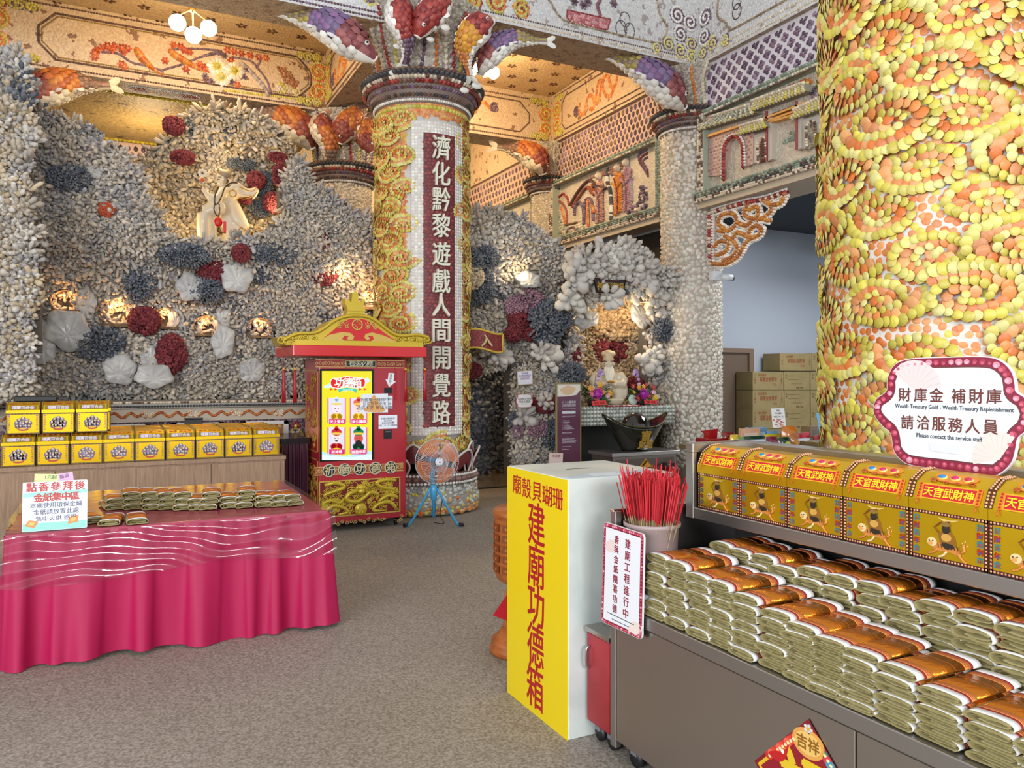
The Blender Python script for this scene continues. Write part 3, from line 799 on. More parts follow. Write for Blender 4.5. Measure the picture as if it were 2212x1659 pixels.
def clouds(mb, S, a0, a1, b0, b1, skip, sx=.40, sy=.285, shell=.034, tpl=None, seed=1):
 """swirling auspicious clouds: yellow spiral rims with orange turns between, a flatter bed below, plaster in the gaps"""
 R = np.random.RandomState(seed); f = lf(seed + 40)
 d = shell * 1.5; X, Z = np.meshgrid(np.arange(a0 - sx * .3, a1 + sx * .3, d), np.arange(b0 - sy * .3, b1 + sy * .1, d * .87))
 X = (X + (np.arange(X.shape[0]) % 2)[:, None] * d / 2).ravel() + R.randn(X.size) * d * .12; Z = Z.ravel() + R.randn(Z.size) * d * .12
 k = (f(X * 4, Z * 4) < .75) & np.array([not skip(x, z) for x, z in zip(X, Z)]); X, Z = X[k], Z[k]
 shells(mb, S, X, Z, shell, shell * .85, R.rand(len(X)) * 3, jit(ORA + ORA[:3] + YEL[:1], len(X)), .1, off=-.004, tilt=(R.rand(len(X)) - .5) * .3, tpl=tpl)
 row = 0; b = b0
 while b < b1:
  a = a0 + (row % 2) * sx * .5
  while a < a1 + sx * .5:
   ca = a + (R.rand() - .5) * .09; cb = b + (R.rand() - .5) * .07
   if not skip(ca, cb):
    big = .82 + .38 * R.rand(); rx = sx * .60 * big; ry = sy * .58 * big; fl = 1 if R.rand() < .6 else -1; T = 2.1
    ph = R.rand() * 2 * PI; lift = .006 + .03 * R.rand(); T = min(max(T, 1.5), 2.3)
    for kk, (cols, ra, o, hh) in enumerate(((ORA, 1.22, .0, .10), (YEL, 1.0, .007, .13))):
     t = np.linspace(0, 1 - (.22 if kk == 0 else .05), 120); rr = 1 - t - (.5 / T if kk == 0 else 0); t = t[rr > .06]; rr = rr[rr > .06]
     P = np.column_stack([ca + rx * rr * np.cos(ph + fl * 2 * PI * T * t), cb + ry * rr * np.sin(ph + fl * 2 * PI * T * t)])
     P = resample(P, shell * (1.45 if kk == 0 else 1.3)); Tn = np.gradient(P, axis=0); ang = np.arctan2(Tn[:, 1], Tn[:, 0]); n = len(P)
     g = shell * ra * (.88 + .3 * R.rand(n)) * np.linspace(1.06, .72, n)
     shells(mb, S, P[:, 0] + R.randn(n) * .003, P[:, 1] + R.randn(n) * .003, g, g * (.82 + .2 * R.rand(n)), ang, jit(cols, n, .12), hh, off=lift + o * (.6 + .8 * R.rand()), tilt=.3 + (R.rand(n) - .5) * .2, tpl=tpl)
   a += sx
  b += sy * .93; row += 1

# ---- cloud column with the calligraphy board ------------------------------------------------
CC = (3.36, 9.13); CR = .55
col1 = thing('cloud_column', 'yellow cloud-patterned shell column with vertical red calligraphy board', 'column', (CC[0], CC[1], 0), kind='thing')
def rel(o): return (o.location.x, o.location.y, o.location.z)
c0 = (0, 0, 0)
m = MB(); m.lathe([(CR, .6), (CR, 4.9)], c0, 48, srgb('#cfcbc4'))
TH = math.radians(-90)
S = Cyl2((0, 0, 0), CR + .005, TH - PI)                                   # arc length 0 on the far side, PI*r faces the visitor
mid_a = PI * S.r; hw = math.radians(33) * S.r
clouds(m, S, mid_a - 1.25, mid_a + 1.35, .8, 4.78, lambda a, b: abs(a - mid_a) < hw + .06 and .86 < b < 4.62, .33, .215, .025, DOME, 3)
chain(m, S, [(.2, 4.74), (3.3, 4.74)], .05, .035, .03, YEL, .4)
m.obj('shaft', M_shell, col1)
bd = MB()
def arcpanel(mb, S, a0, a1, b0, b1, off, thick, col, n=14):
 a = np.linspace(a0, a1, n)
 V = np.vstack([S.pt(a, np.full(n, b0), off), S.pt(a, np.full(n, b1), off), S.pt(a, np.full(n, b0), off - thick), S.pt(a, np.full(n, b1), off - thick)])
 i = np.arange(n - 1)
 F = [np.column_stack([i, i + 1, n + i + 1, n + i]), np.column_stack([2 * n + i + 1, 2 * n + i, i, i + 1][::1])[:, [1, 0, 3, 2]], np.column_stack([n + i, n + i + 1, 3 * n + i + 1, 3 * n + i]), np.array([[0, n, 3 * n, 2 * n], [2 * n - 1, n - 1, 3 * n - 1, 4 * n - 1]])]
 mb.add(V, F, col, 0)
arcpanel(bd, S, mid_a - hw, mid_a + hw, .93, 4.57, .03, .05, srgb('#c4beb4'))
rw = math.radians(19) * S.r
X = np.arange(mid_a - hw + .02, mid_a + hw, .036)
for b in np.arange(.95, 4.56, .036):
 k = (np.abs(X - mid_a) > rw) | (b < 1.04) | (b > 4.43)
 shells(bd, S, X[k], np.full(k.sum(), b), .019, .017, 0, jit(WHI + [srgb('#cfc6c4')], k.sum(), .1), .5, off=.03, tpl=DOME_S)
bd.obj('board_border', M_shell, col1)
rp = MB(); arcpanel(rp, S, mid_a - rw, mid_a + rw, 1.03, 4.43, .04, .02, srgb('#5e1f22'))
fill(rp, S, [(mid_a - rw + .01, 1.04), (mid_a + rw - .01, 1.04), (mid_a + rw - .01, 4.42), (mid_a - rw + .01, 4.42)], .046, .03, [srgb('#7c2c2c'), srgb('#6e2426'), srgb('#8c3834')], .3, off=.038, tpl=DOME_S)
rp.obj('red_board', M_shell, col1)
tx = MB()
for i, ch in enumerate('濟化黔黎遊戲人間開覺路'):
 v = [318, 375, 430, 487, 548, 607, 658, 714, 773, 832, 890][i]
 text(tx, ch, frame((0, -(CR + .055), 1.62 + (812 - v) * 9.1 / 1700), (1, 0, 0), (0, 0, 1)), .235, srgb('#d9d6c2'), depth=.035, width=.215, bold=.003)
tx.obj('calligraphy', mat('gilt_white', None, rough=.35), col1)
lb = MB()
lb.lathe([(.62, .0), (.68, .03), (.69, .12), (.66, .28), (.62, .36)], c0, 40, srgb('#9a968e'))
S2 = Cyl2((0, 0, 0), .67, 0)
for i in range(900):
 z = .03 + .3 * nrng.rand(); wv = .10 + .07 * math.sin(nrng.rand() * 6)
 shells(lb, S2, [nrng.rand() * 4.2], [z], .03, .026, 0, jit(YEL + ORA if (z < .12 or nrng.rand() < .18) else [srgb('#b5b5ad'), srgb('#8f958f'), srgb('#c9c9c2')], 1), .4, off=.01 if z < .2 else -.01)
lb.obj('plinth', M_shell, col1)
lr = MB(); lr.lathe([(.6, .35), (.66, .37), (.66, .47), (.6, .49)], c0, 40, srgb('#6a4a44'), caps=False)
for z, cc, sz in ((.375, WHI, .022), (.42, [srgb('#7a5a50'), srgb('#8c7264')], .045), (.465, WHI, .022)):
 S3 = Cyl2((0, 0, 0), .66, 0); chain(lr, S3, [(0, z), (2 * PI * .66, z)], sz * 2, sz, sz * .8, cc, .5)
lr.obj('collar', M_shell, col1)
def petal_mesh(th, w, h, r0, r1, z0, colr, edge):
 m = MB(); n = 10
 pts = [(-w * .75, 0), (-w, h * .3), (-w * .92, h * .55), (-w * .5, h * .85), (0, h), (w * .5, h * .85), (w * .92, h * .55), (w, h * .3), (w * .75, 0)]
 pts = spline(pts, 32)
 def bend(p, o):
  t = p[1] / h; rr = r0 + (r1 - r0) * t ** 1.5 + o; a = th + p[0] / r0
  return (rr * math.cos(a), rr * math.sin(a), z0 + p[1])
 k = len(pts)
 ctr = [(0, h * .45)]
 V = np.array([bend(p, 0) for p in pts] + [bend(p * np.array([.55, .6]) + np.array([0, h * .18]), .03) for p in pts] + [bend(ctr[0], .045)])
 i = np.arange(k - 1)
 m.add(V, [np.column_stack([i, i + 1, k + i + 1, k + i]), np.column_stack([k + i, k + i + 1, np.full(k - 1, 2 * k)])], colr, 0, True)
 m.tube([bend(p, .012) for p in pts], .014, 6, edge)
 return m
for row, (n, w, h, r0, r1, z0) in enumerate(((9, .15, .36, .585, .62, .47), (9, .17, .28, .60, .69, .47))):
 for k in range(n):
  petal_mesh(2 * PI * (k + .5 * row) / n, w, h, r0, r1, z0, srgb('#6e2a2a'), srgb('#d6d0c8')).obj('lotus_petal', M_shell, col1)
rg = MB(); ring_stack(rg, c0, CR, 4.80, 5.14); rg.obj('neck_ring', M_shell, col1)
cp = MB(); capital(cp, c0, .52, .80, 5.1, 5.95, 26); cap1 = cp.obj('capital', M_shell, col1)
def fpts(L, dlist, base):
 out = []
 for (u, v), d in zip(L, dlist):
  p = pD(u, v, d); out.append((p[0] - base[0], p[1] - base[1], p[2]))
 return out
fish('carp', cap1, fpts([(808, 128), (775, 102), (735, 70), (690, 48), (640, 36), (590, 24)], [8.9, 8.82, 8.78, 8.85, 8.9, 8.95], CC), .175, VIO)
fish('carp', cap1, fpts([(868, -8), (862, 30), (872, 65), (880, 100), (872, 135)], [8.75, 8.7, 8.72, 8.8, 8.95], CC), .135, (RED, RED, PUR, WHI), up=(1, -.25, 0))
fish('carp', cap1, fpts([(902, 78), (920, 45), (945, 10), (960, -35), (965, -80)], [8.72, 8.7, 8.72, 8.8, 8.9], CC), .145, (RED, RED, PUR, WHI), up=(-1, -.25, .2))
fish('carp', cap1, fpts([(1062, 48), (1040, 55), (1012, 85), (1006, 120), (1015, 160)], [8.9, 8.85, 8.85, 8.95, 9.1], CC), .14, (RED, [srgb('#c8843a'), srgb('#d0952f')], ORA, WHI), up=(-.6, -.15, .6))
fish('carp', cap1, fpts([(1038, 158), (1050, 130), (1075, 100), (1110, 85), (1150, 88), (1180, 90)], [9.35, 9.25, 9.2, 9.2, 9.25, 9.3], CC), .13, VIO)
for (u, v, dd, r) in [(850, 158, 9.0, .06), (930, 85, 8.8, .05), (1030, 185, 9.2, .07), (962, 60, 8.75, .06), (845, 60, 8.75, .06), (1003, 195, 9.05, .06), (858, 100, 8.8, .05)]:
 s = MB(); p = fpts([(u, v)], [dd], CC)[0]; s.ell(p, (r, r * .4, r * .6), srgb('#dcd8d0'), seg=10, rings=6); s.obj('oyster_shell', M_shell, cap1)

# ---- cloud column beside the counter -----------------------------------------------------------
C2 = (3.5, 2.37)
col2 = thing('cloud_column', 'thick yellow and orange cloud shell column right behind the steel counter', 'column', (C2[0], C2[1], 0), kind='thing')
m = MB(); m.lathe([(.62, 0), (.62, .35), (.55, .45), (.545, 7.0)], c0, 64, srgb('#cdc9cc'))
m.obj('shaft', M_plaster, col2)
m = MB(); th = math.atan2(-C2[1], -C2[0]); S = Cyl2((0, 0, 0), .55, th - PI)
clouds(m, S, PI * .55 - 1.0, PI * .55 + 1.0, .75, 4.3, lambda a, b: False, .36, .21, .0255, DOME_L, 5)
m.obj('cloud_shells', M_shell, col2)

# ---- pale columns ------------------------------------------------------------------------------------
def pale_column(label, c, r, zr, ztop, fishes, dens, vis0, vis1, sh=.03):
 t = thing('pebble_column', label, 'column', (c[0], c[1], 0), kind='thing')
 m = MB(); m.lathe([(r, 0), (r, zr + .1)], c0, 40, srgb('#a89c8c'))
 S = Cyl2((0, 0, 0), r, vis0); L = (vis1 - vis0) * r
 fill(m, S, [(0, dens[0]), (L, dens[0]), (L, zr), (0, zr)], sh * 1.62, sh, dens[1], .42, amt=.16, tpl=DOME_S, jt=.85)
 m.obj('shaft', M_shell, t)
 g = MB(); ring_stack(g, c0, r, zr, zr + .3, .14); g.obj('neck_ring', M_shell, t)
 k = MB(); capital(k, c0, r, r * 1.35, zr + .28, ztop, 20); cp = k.obj('capital', M_shell, t)
 for F in fishes: fish('carp', cp, fpts(F[0], F[1], c), F[2], F[3], **(F[4] if len(F) > 4 else {}))
 return t
tc_ = lambda c: math.atan2(-c[1], -c[0])
WC = (7.55, 9.15)
pale_column('cream pebble-shell column with a camera, between coral shrine and storage room', WC, .43, 5.12, 6.0,
   [([(1474, 232), (1455, 205), (1420, 170), (1385, 150), (1350, 135), (1305, 118)], [11.0, 10.85, 10.75, 10.75, 10.8, 10.9], .2, VIO)],
   (.3, [srgb('#cbc3b4'), srgb('#d8d1c4'), srgb('#bfb5a6'), srgb('#cdbfb4'), srgb('#c3c0b4')]), tc_(WC) - 1.6, tc_(WC) + 1.6, .036)
BC = (3.25, 12.45)
pale_column('plain cream column rising from the coral behind the calligraphy column', BC, .43, 4.62, 5.72,
   [([(672, 320), (655, 285), (625, 262), (590, 248), (545, 232)], [12.1, 12.0, 11.95, 11.95, 12.0], .21, KOI),
             ([(700, 248), (695, 275), (708, 300), (712, 335), (705, 360)], [12.0, 11.9, 11.9, 12.0, 12.2], .16, KOI, dict(up=(1, -.25, 0))),
             ([(735, 308), (748, 275), (775, 245), (795, 215)], [11.95, 11.9, 11.95, 12.1], .17, KOI, dict(up=(-.8, -.2, .6))),
             ([(805, 330), (795, 300), (800, 265), (815, 230)], [11.9, 11.95, 12.0, 12.1], .15, KOI, dict(up=(-.8, -.2, .4)))],
   (2.6, [srgb('#c9bda8'), srgb('#b9ab98'), srgb('#d4c8b4')]), tc_(BC) - 1.6, tc_(BC) + 1.6)
FC = (7.5, 13.25)
pale_column('distant cream column at the far corner left of the figure frieze', FC, .36, 5.08, 6.0,
   [([(1172, 375), (1160, 345), (1135, 328), (1105, 322), (1075, 318)], [14.6, 14.5, 14.5, 14.55, 14.6], .2, KOI)],
   (2.6, [srgb('#c9bda8'), srgb('#b9ab98'), srgb('#d4c8b4')]), tc_(FC) - 1.6, tc_(FC) + 1.6)
# carp at the left end of the bird beam, leaning out of the coral pier
t = thing('carp_corbel', 'orange shell carp leaping from the coral pier under the bird beam', 'carving')
fish('carp', t, [pD(u, v, d) for (u, v), d in zip([(80, 238), (92, 200), (120, 185), (160, 180), (200, 185), (235, 185)], [9.9, 9.9, 9.95, 10.1, 10.25, 10.4])], .19, KOI)

# ---------------------------------------------------------------- frieze walls on the right (lattice above, relief below)
FX = 7.35
def cornice(mb, S, y0, y1, z, rows):
 for k, (dz, cols, sz, off) in enumerate(rows): chain(mb, S, [(-y1, z + dz), (-y0, z + dz)], sz * 1.7, sz, sz * .85, cols, .55, off=off)
def frieze(name, label, y0, y1, zr0, zr1, ztop, four, base_m, deco, lp):
 t = thing(name, label, 'frieze')
 m = MB(); m.box(FX + .08, FX + .3, y0, y1, zr1, ztop); m.obj('lattice_ground', base_m, t)
 d = MB(); lattice(d, Plane2(faceX(FX + .078, 0, 0)), -y1, -y0, zr1 + .06, ztop, *lp); d.obj('lattice_shells', M_shell, t)
 m = MB(); m.box(FX + .1, FX + .3, y0, y1, zr0 - .05, zr1); m.obj('relief_ground', M_cream, t)
 f = MB()
 f.box(FX - .08, FX + .3, y0, y1, zr0 - .16, zr0, srgb('#a39684')); f.box(FX - .02, FX + .3, y0, y1, zr1 - .02, zr1 + .07, srgb('#8f9a86'))
 S = Plane2(faceX(FX - .082, 0, 0)); cornice(f, S, y0, y1, zr0, [(-.02, GRN, .026, 0), (-.05, BRN + GRN, .022, 0), (-.08, GRN + DRK, .024, 0), (-.11, CRE + BRN, .024, 0), (-.14, CRE + BRN[:1], .022, 0)])
 S = Plane2(faceX(FX - .022, 0, 0)); cornice(f, S, y0, y1, zr1, [(.045, GRN, .028, 0), (.0, GRN + CRE, .026, 0), (-.02, BRN, .016, 0)])
 for y in (y0 + .05, y1 - .05):
  f.box(FX - .04, FX + .3, y - .07, y + .07, zr0, zr1, srgb('#a8b09c')); S = Plane2(faceX(FX - .042, 0, 0))
  for dy in (-.04, 0, .04): chain(f, S, [(-y + dy, zr0), (-y + dy, zr1)], .045, .026, .022, GRN if y < y0 + .2 else CRE + BRN, .5)
 f.box(FX - .05, FX + .6, y0, y1, zr0 - .24, zr0 - .16, srgb('#b5a894'))
 f.obj('frame_moulding', M_shell, t)
 deco(t)
 return t

def deco_gate(t):
 Y = FX + .1
 q = lambda x, y: (lambda p: (-p[0], p[1]))(pX(1480 + x * .19895, 150 + y * .19895, FX + .08))
 S = Plane2(faceX(Y - .002, 0, 0)); M = faceX(Y, 0, 0)
 def part(name, P, h, col, deco=None):
  m = MB(); P = np.array([q(*p) for p in P]); m.prism(P, M, h, col)
  if deco: deco(m, P, h)
  m.obj(name, M_shell, t)
 brick = [srgb('#a87c74'), srgb('#96685f'), srgb('#b58c82')]
 def bricks(m, P, h):
  S2 = Plane2(faceX(Y - h, 0, 0)); mn, mx = P.min(0), P.max(0)
  for j, z in enumerate(np.arange(mn[1] + .02, mx[1], .05)):
   xs = np.arange(mn[0] + .03 + (j % 2) * .035, mx[0] - .02, .07); k = inpoly(P, xs, np.full(len(xs), z))
   shells(m, S2, xs[k], np.full(k.sum(), z), .035, .021, 0, jit(brick, k.sum()), .25, tpl=DOME_S)
 part('brick_wall', [(270, 1165), (290, 745), (770, 590), (760, 1030), (660, 1065), (650, 800), (575, 740), (500, 790), (430, 1150)], .06, srgb('#b59a90'), bricks)
 arch = [(450, 1190), (450, 900), (475, 810), (530, 745), (590, 730), (640, 790), (660, 880), (665, 1060)]
 m = MB(); chain(m, S, spline([q(*p) for p in arch], 50), .045, .04, .03, RED, .6, off=.07); chain(m, S, spline([q(x - 20 if x < 560 else x + 14, y - 18) for x, y in arch], 50), .04, .02, .02, WHI, .6, off=.07); m.obj('arch_rim', M_shell, t)
 def roof(name, P, ridgecol):
  def rows(m, Q, h):
   S2 = Plane2(faceX(Y - h, 0, 0)); L0, L1, U1, U0 = Q
   n = int(np.linalg.norm(L1 - L0) / .05)
   for k in range(n):
    f = (k + .5) / n; chain(m, S2, [U0 + (U1 - U0) * f, L0 + (L1 - L0) * f], .035, .026, .024, ridgecol if k % 2 else CRE, .7)
   chain(m, S2, [U0, U1], .04, .03, .028, CRE, .7, off=.02); chain(m, S2, [L0, L1], .04, .018, .016, YEL, .7, off=.01)
  part(name, P, .16, srgb('#9c9684'), rows)
 roof('tiled_roof', [(235, 665), (830, 485), (790, 405), (400, 525)], GRN)
 roof('tiled_roof', [(795, 462), (1390, 250), (1385, 172), (830, 362)], YEL)
 roof('tiled_roof', [(645, 718), (970, 632), (930, 565), (700, 632)], YEL)
 roof('tiled_roof', [(1240, 548), (1610, 415), (1600, 315), (1290, 458)], YEL)
 part('orange_beam', [(290, 745), (770, 590), (775, 565), (290, 715)], .1, srgb('#d08a3a'))
 for a, b, c, d_ in ((855, 550, 1390, 345), (850, 590, 1380, 400), (975, 565, 1260, 480)):
  part('gate_beam', [(a, b), (c, d_), (c, d_ + 22), (a, b + 22)], .1, srgb('#d89a4c'))
 part('gate_beam_dark', [(985, 480), (1255, 380), (1255, 410), (985, 520)], .07, srgb('#3c3634'))
 for x, y0, y1, w in ((935, 460, 1000, 45), (1260, 350, 880, 40)):
  part('gate_post', [(x, y0), (x + w, y0 - 10), (x + w, y1 - 20), (x, y1)], .08, srgb('#bfb6aa'))
  part('gate_post_red', [(x - 14, y0), (x + 4, y0), (x + 4, y1), (x - 14, y1)], .1, srgb('#8a3a3c'))
 def archdoor(x0, x1, yb0, yb1, yt, wallc, inner):
  part('side_arch', [(x0, yb0), (x0, yt + 50), (x1, yt), (x1, yb1)], .05, wallc)
  w = x1 - x0; P = [(x0 + w * .38, yb0 - 5), (x0 + w * .36, yt + 140), (x0 + w * .55, yt + 75), (x0 + w * .78, yt + 95), (x0 + w * .82, yb1 - 5)]
  part('arch_opening', P, .062, inner, lambda m, Q, h: fill(m, Plane2(faceX(Y - h, 0, 0)), Q, .05, .028, [inner, srgb('#6a5a50')], .3))
  m = MB(); chain(m, S, spline([q(*p) for p in P], 30), .035, .022, .02, CRE + BRN, .6, off=.09); m.obj('arch_rim', M_shell, t)
 archdoor(760, 960, 1020, 960, 670, srgb('#c4bdb2'), srgb('#6e3a34'))
 archdoor(1285, 1500, 870, 820, 500, srgb('#c4bdb2'), srgb('#9c927c'))
 m = MB()
 fill(m, S, [q(*p) for p in [(1050, 830), (1080, 750), (1170, 640), (1262, 670), (1255, 750), (1120, 815)]], .05, .03, GRN, .5)
 fill(m, S, [q(*p) for p in [(1080, 850), (1260, 740), (1260, 780), (1100, 870)]], .05, .026, CRE, .3); m.obj('bush', M_shell, t)
 m = MB()
 for P, cc in (([(1490, 850), (1500, 780), (1560, 680), (1640, 600), (1650, 720), (1600, 800), (1520, 855)], [srgb('#6e2c34'), srgb('#7c3a40')]), ([(1520, 600), (1560, 480), (1650, 380), (1650, 560), (1560, 640)], [srgb('#7a7470'), srgb('#8e8680')])):
  fill(m, S, [q(*p) for p in P], .05, .04, cc, .6)
 for k, cc in enumerate((PUR, [srgb('#a08088')], [srgb('#c0a8a8')])):
  chain(m, S, spline([q(x + 20, y + 45 * k) for x, y in [(1380, 300), (1440, 190), (1500, 130), (1580, 130), (1680, 180)]], 40), .04, .05, .05, cc, .5)
 chain(m, S, spline([q(x, y) for x, y in [(1370, 265), (1430, 190), (1500, 95), (1560, 105), (1660, 165)]], 40), .03, .02, .02, DRK, .5, off=.03)
 m.obj('rockery', M_shell, t)
 m = MB()
 fill(m, S, [q(*p) for p in [(150, 620), (200, 590), (240, 650), (265, 780), (250, 1000), (170, 1020), (190, 850)]], .04, .024, DRK + WHI[:1], .5)
 fill(m, S, [q(*p) for p in [(130, 1290), (140, 1130), (200, 1060), (270, 1130), (265, 1260), (200, 1290)]], .05, .04, [srgb('#5c6268'), srgb('#6e7478')], .4)
 fill(m, S, [q(*p) for p in [(120, 740), (270, 740), (275, 790), (130, 800)]], .04, .03, [srgb('#b08c86')], .5, off=.02)
 m.obj('old_pine', M_shell, t)
 m = MB(); fill(m, S, [q(*p) for p in [(270, 590), (300, 520), (370, 510), (420, 560), (400, 600)]], .035, .025, [srgb('#c89a8c'), srgb('#b5877a')], .5, off=.1)
 for x, y in [(790, 390), (900, 330), (1020, 270), (1150, 210), (1270, 160), (1330, 150)]:
  a, b = q(x, y); flower(m, S, a, b, .07, [srgb('#c8742e'), srgb('#b85c28')], YEL, 6)
 m.obj('ridge_flowers', M_shell, t)

def figure(mb, S, x, z, h, robe, sash, hold=None):
 """small robed pilgrim in relief"""
 fill(mb, S, [(x - h * .14, z), (x + h * .15, z), (x + h * .12, z + h * .45), (x + h * .13, z + h * .74), (x, z + h * .82), (x - h * .13, z + h * .74), (x - h * .1, z + h * .4)], .032, .026, robe, .6, off=.02)
 chain(mb, S, [(x - h * .1, z + h * .7), (x + h * .02, z + h * .4), (x + h * .02, z)], .025, .016, .014, sash, .6, off=.05)
 shells(mb, S, [x], [z + h * .89], h * .085, h * .07, PI / 2, [srgb('#d8c8b0')], .7, off=.03, tpl=DOME_L)
 shells(mb, S, [x], [z + h * .965], h * .07, h * .04, 0, [srgb('#8a7a70')], .7, off=.03)
 chain(mb, S, [(x - h * .16, z + h * .62), (x - h * .02, z + h * .5), (x + h * .16, z + h * .6)], .03, .03, .022, robe, .6, off=.05)

def deco_pilgrims(t):
 Y = FX + .1; S = Plane2(faceX(Y - .002, 0, 0))
 q = lambda x, y: (lambda p: (-p[0], p[1]))(pX(1160 + x * .16878, 280 + y * .16878, FX + .08))
 def scene(name, f):
  m = MB(); f(m); m.obj(name, M_shell, t)
 def cave(m):
  for P, c in (([(430, 960), (520, 800), (640, 660), (700, 660), (740, 700)], [srgb('#5c3a34')]), ([(460, 990), (540, 860), (640, 740), (720, 830)], [srgb('#8c4a38')]), ([(480, 1080), (490, 980), (540, 930), (590, 1000), (600, 1180)], PUR), ([(600, 1200), (610, 960), (650, 880), (700, 930), (720, 1150)], PUR), ([(660, 1230), (650, 950), (680, 900), (730, 1050)], ORA), ([(720, 730), (800, 720), (850, 750), (910, 740)], [srgb('#4a3430')])):
   chain(m, S, spline([q(*p) for p in P], 40), .035, .036, .03, c, .6, off=.02)
  fill(m, S, [q(*p) for p in [(640, 740), (700, 680), (760, 780), (720, 840), (660, 800)]], .04, .028, [srgb('#a8602f'), srgb('#8c4a34')], .4)
 scene('cave_rocks', cave)
 def tree(m):
  chain(m, S, spline([q(*p) for p in [(950, 1140), (955, 980), (940, 800), (900, 650), (910, 520)]], 40), .03, .05, .035, DRK + WHI[:1], .6, off=.02)
  fill(m, S, [q(*p) for p in [(640, 620), (740, 560), (900, 500), (1100, 420), (1150, 440), (1000, 560), (800, 620)]], .06, .035, [srgb('#a8604c'), srgb('#8c6a58'), srgb('#b5937a')], .5, off=.01)
  chain(m, S, spline([q(*p) for p in [(1210, 900), (1200, 700), (1170, 520), (1150, 410)]], 30), .04, .05, .04, [srgb('#9c9a8c'), srgb('#a890a0')], .5)
 scene('twisted_tree', tree)
 for nm, x, y, h, rb, sh in (('pilgrim_figure', 800, 1180, .88, [srgb('#a87464'), srgb('#bf9384')], PUR), ('pilgrim_figure', 1040, 1070, .84, [srgb('#d08a30'), srgb('#c27a2a')], RED), ('pilgrim_figure', 1150, 1030, .86, [srgb('#a07888'), srgb('#b58c94')], [srgb('#8c5a44')])):
  a, b = q(x, y); scene(nm, lambda m: figure(m, S, a, b, h, rb, sh))
 def gate(m):
  for P, c in (([(275, 860), (330, 820), (350, 850), (380, 870), (400, 960)], RED), ([(280, 920), (330, 960), (370, 1050), (375, 1190)], [srgb('#8c4a3c')]), ([(300, 1000), (330, 1080), (350, 1200)], ORA), ([(360, 1220), (500, 1190)], BRN), ([(370, 1330), (400, 1270), (460, 1250), (510, 1300)], PUR)):
   chain(m, S, spline([q(*p) for p in P], 30), .035, .035, .028, c, .6)
  fill(m, S, [q(*p) for p in [(215, 1380), (230, 1100), (280, 1030), (330, 1200), (500, 1190), (560, 1150), (620, 1240), (540, 1300), (340, 1380)]], .06, .03, GRN + CRE, .4)
 scene('bridge_and_gate', gate)
 def rocks(m):
  fill(m, S, [q(*p) for p in [(1140, 1070), (1200, 980), (1280, 900), (1270, 800), (1330, 700), (1400, 760), (1400, 1020), (1260, 1060)]], .055, .04, DRK + PUR + CRE, .5)
  for k in range(3): chain(m, S, spline([q(1300 + x * (1 - .25 * k) + 25 * k, 300 + y * (1 - .25 * k) + 40 * k) for x, y in [(100, -50), (20, 0), (-10, 50), (20, 140), (80, 230), (110, 290)]], 30), .035, .03, .025, PUR if k != 1 else [srgb('#7a3c34')], .6)
 scene('rockery', rocks)
frieze('shell_frieze', 'shell relief of a temple gate with tiled roofs under purple clover lattice', 4.6, 8.72, 4.2, 5.27, 6.0, True, M_latt, deco_gate, (.2, PUR, .037, True))
frieze('shell_frieze', 'shell relief of robed pilgrims under a dense purple lattice', 9.58, 12.95, 4.18, 5.2, 6.0, False, M_lattP, deco_pilgrims, (.115, PUR + BRN, .048, False))
frieze('shell_frieze', 'far narrow frieze with purple lattice beyond the distant column', 13.6, 17.5, 4.0, 5.2, 6.0, False, M_lattP, lambda t: None, (.16, PUR + BRN, .055, False))

# ---------------------------------------------------------------- storage room beyond the frieze
mb = MB(); mb.box(7.7, 14, 11.0, 11.15, 0, 4.5); mb.obj('wall_storage', mat('cool_grey_wall', srgb('#a9b1bd'), rough=.8), kind='structure')
mb = MB(); mb.box(7.95, 14, 3.0, 11.0, 4.36, 4.5); mb.obj('ceiling_storage', mat('dark_ceiling', srgb('#3a434c'), rough=.85), kind='structure')
mb = MB(); mb.box(7.62, 7.7, 9.6, 17.6, 0, 3.9); mb.obj('wall_dark_void', M_void, kind='structure')  # black sheet standing in for the unlit void between the right columns
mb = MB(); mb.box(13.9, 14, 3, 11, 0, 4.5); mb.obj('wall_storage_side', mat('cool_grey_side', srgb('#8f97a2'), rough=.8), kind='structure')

# ---------------------------------------------------------------- coral grottoes
def finger_template(seg=5):
 V = []; prof = [(.78, 0), (1.0, .45), (1.12, .8)]
 for r, z in prof:
  for i in range(seg):
   a = 2 * PI * i / seg; V.append((r * math.cos(a), r * math.sin(a), z))
 V.append((0, 0, 1.0)); V = np.array(V); i = np.arange(seg); j = (i + 1) % seg
 F = [np.vstack([np.column_stack([k * seg + i, k * seg + j, (k + 1) * seg + j, (k + 1) * seg + i]) for k in range(2)]),
         np.column_stack([2 * seg + i, 2 * seg + j, np.full(seg, 3 * seg)])]
 return V, F
FING = finger_template()
PAL_CORAL = [srgb('#bdb2a4'), srgb('#aea496'), srgb('#cbbfae'), srgb('#a29a90'), srgb('#b7a996'), srgb('#a9a4a2'), srgb('#c4b5a0'), srgb('#9d9896')]
PAL_SLATE = [srgb('#5c626b'), srgb('#6c727a'), srgb('#525760'), srgb('#77787c')]
PAL_PALE = [srgb('#c9c3ba'), srgb('#d3cdc2'), srgb('#bcb5ab'), srgb('#c2bbb5')]
PAL_WARM = [srgb('#c2b094'), srgb('#b09e82'), srgb('#cfbea2'), srgb('#a39074')]
PAL_PINK = [srgb('#a07a86'), srgb('#b58c98'), srgb('#8c6a78')]
PAL_CRED = [srgb('#682026'), srgb('#76282e'), srgb('#5a1a22'), srgb('#80343a')]
M_coral = mat('coral', None, rough=0.8)

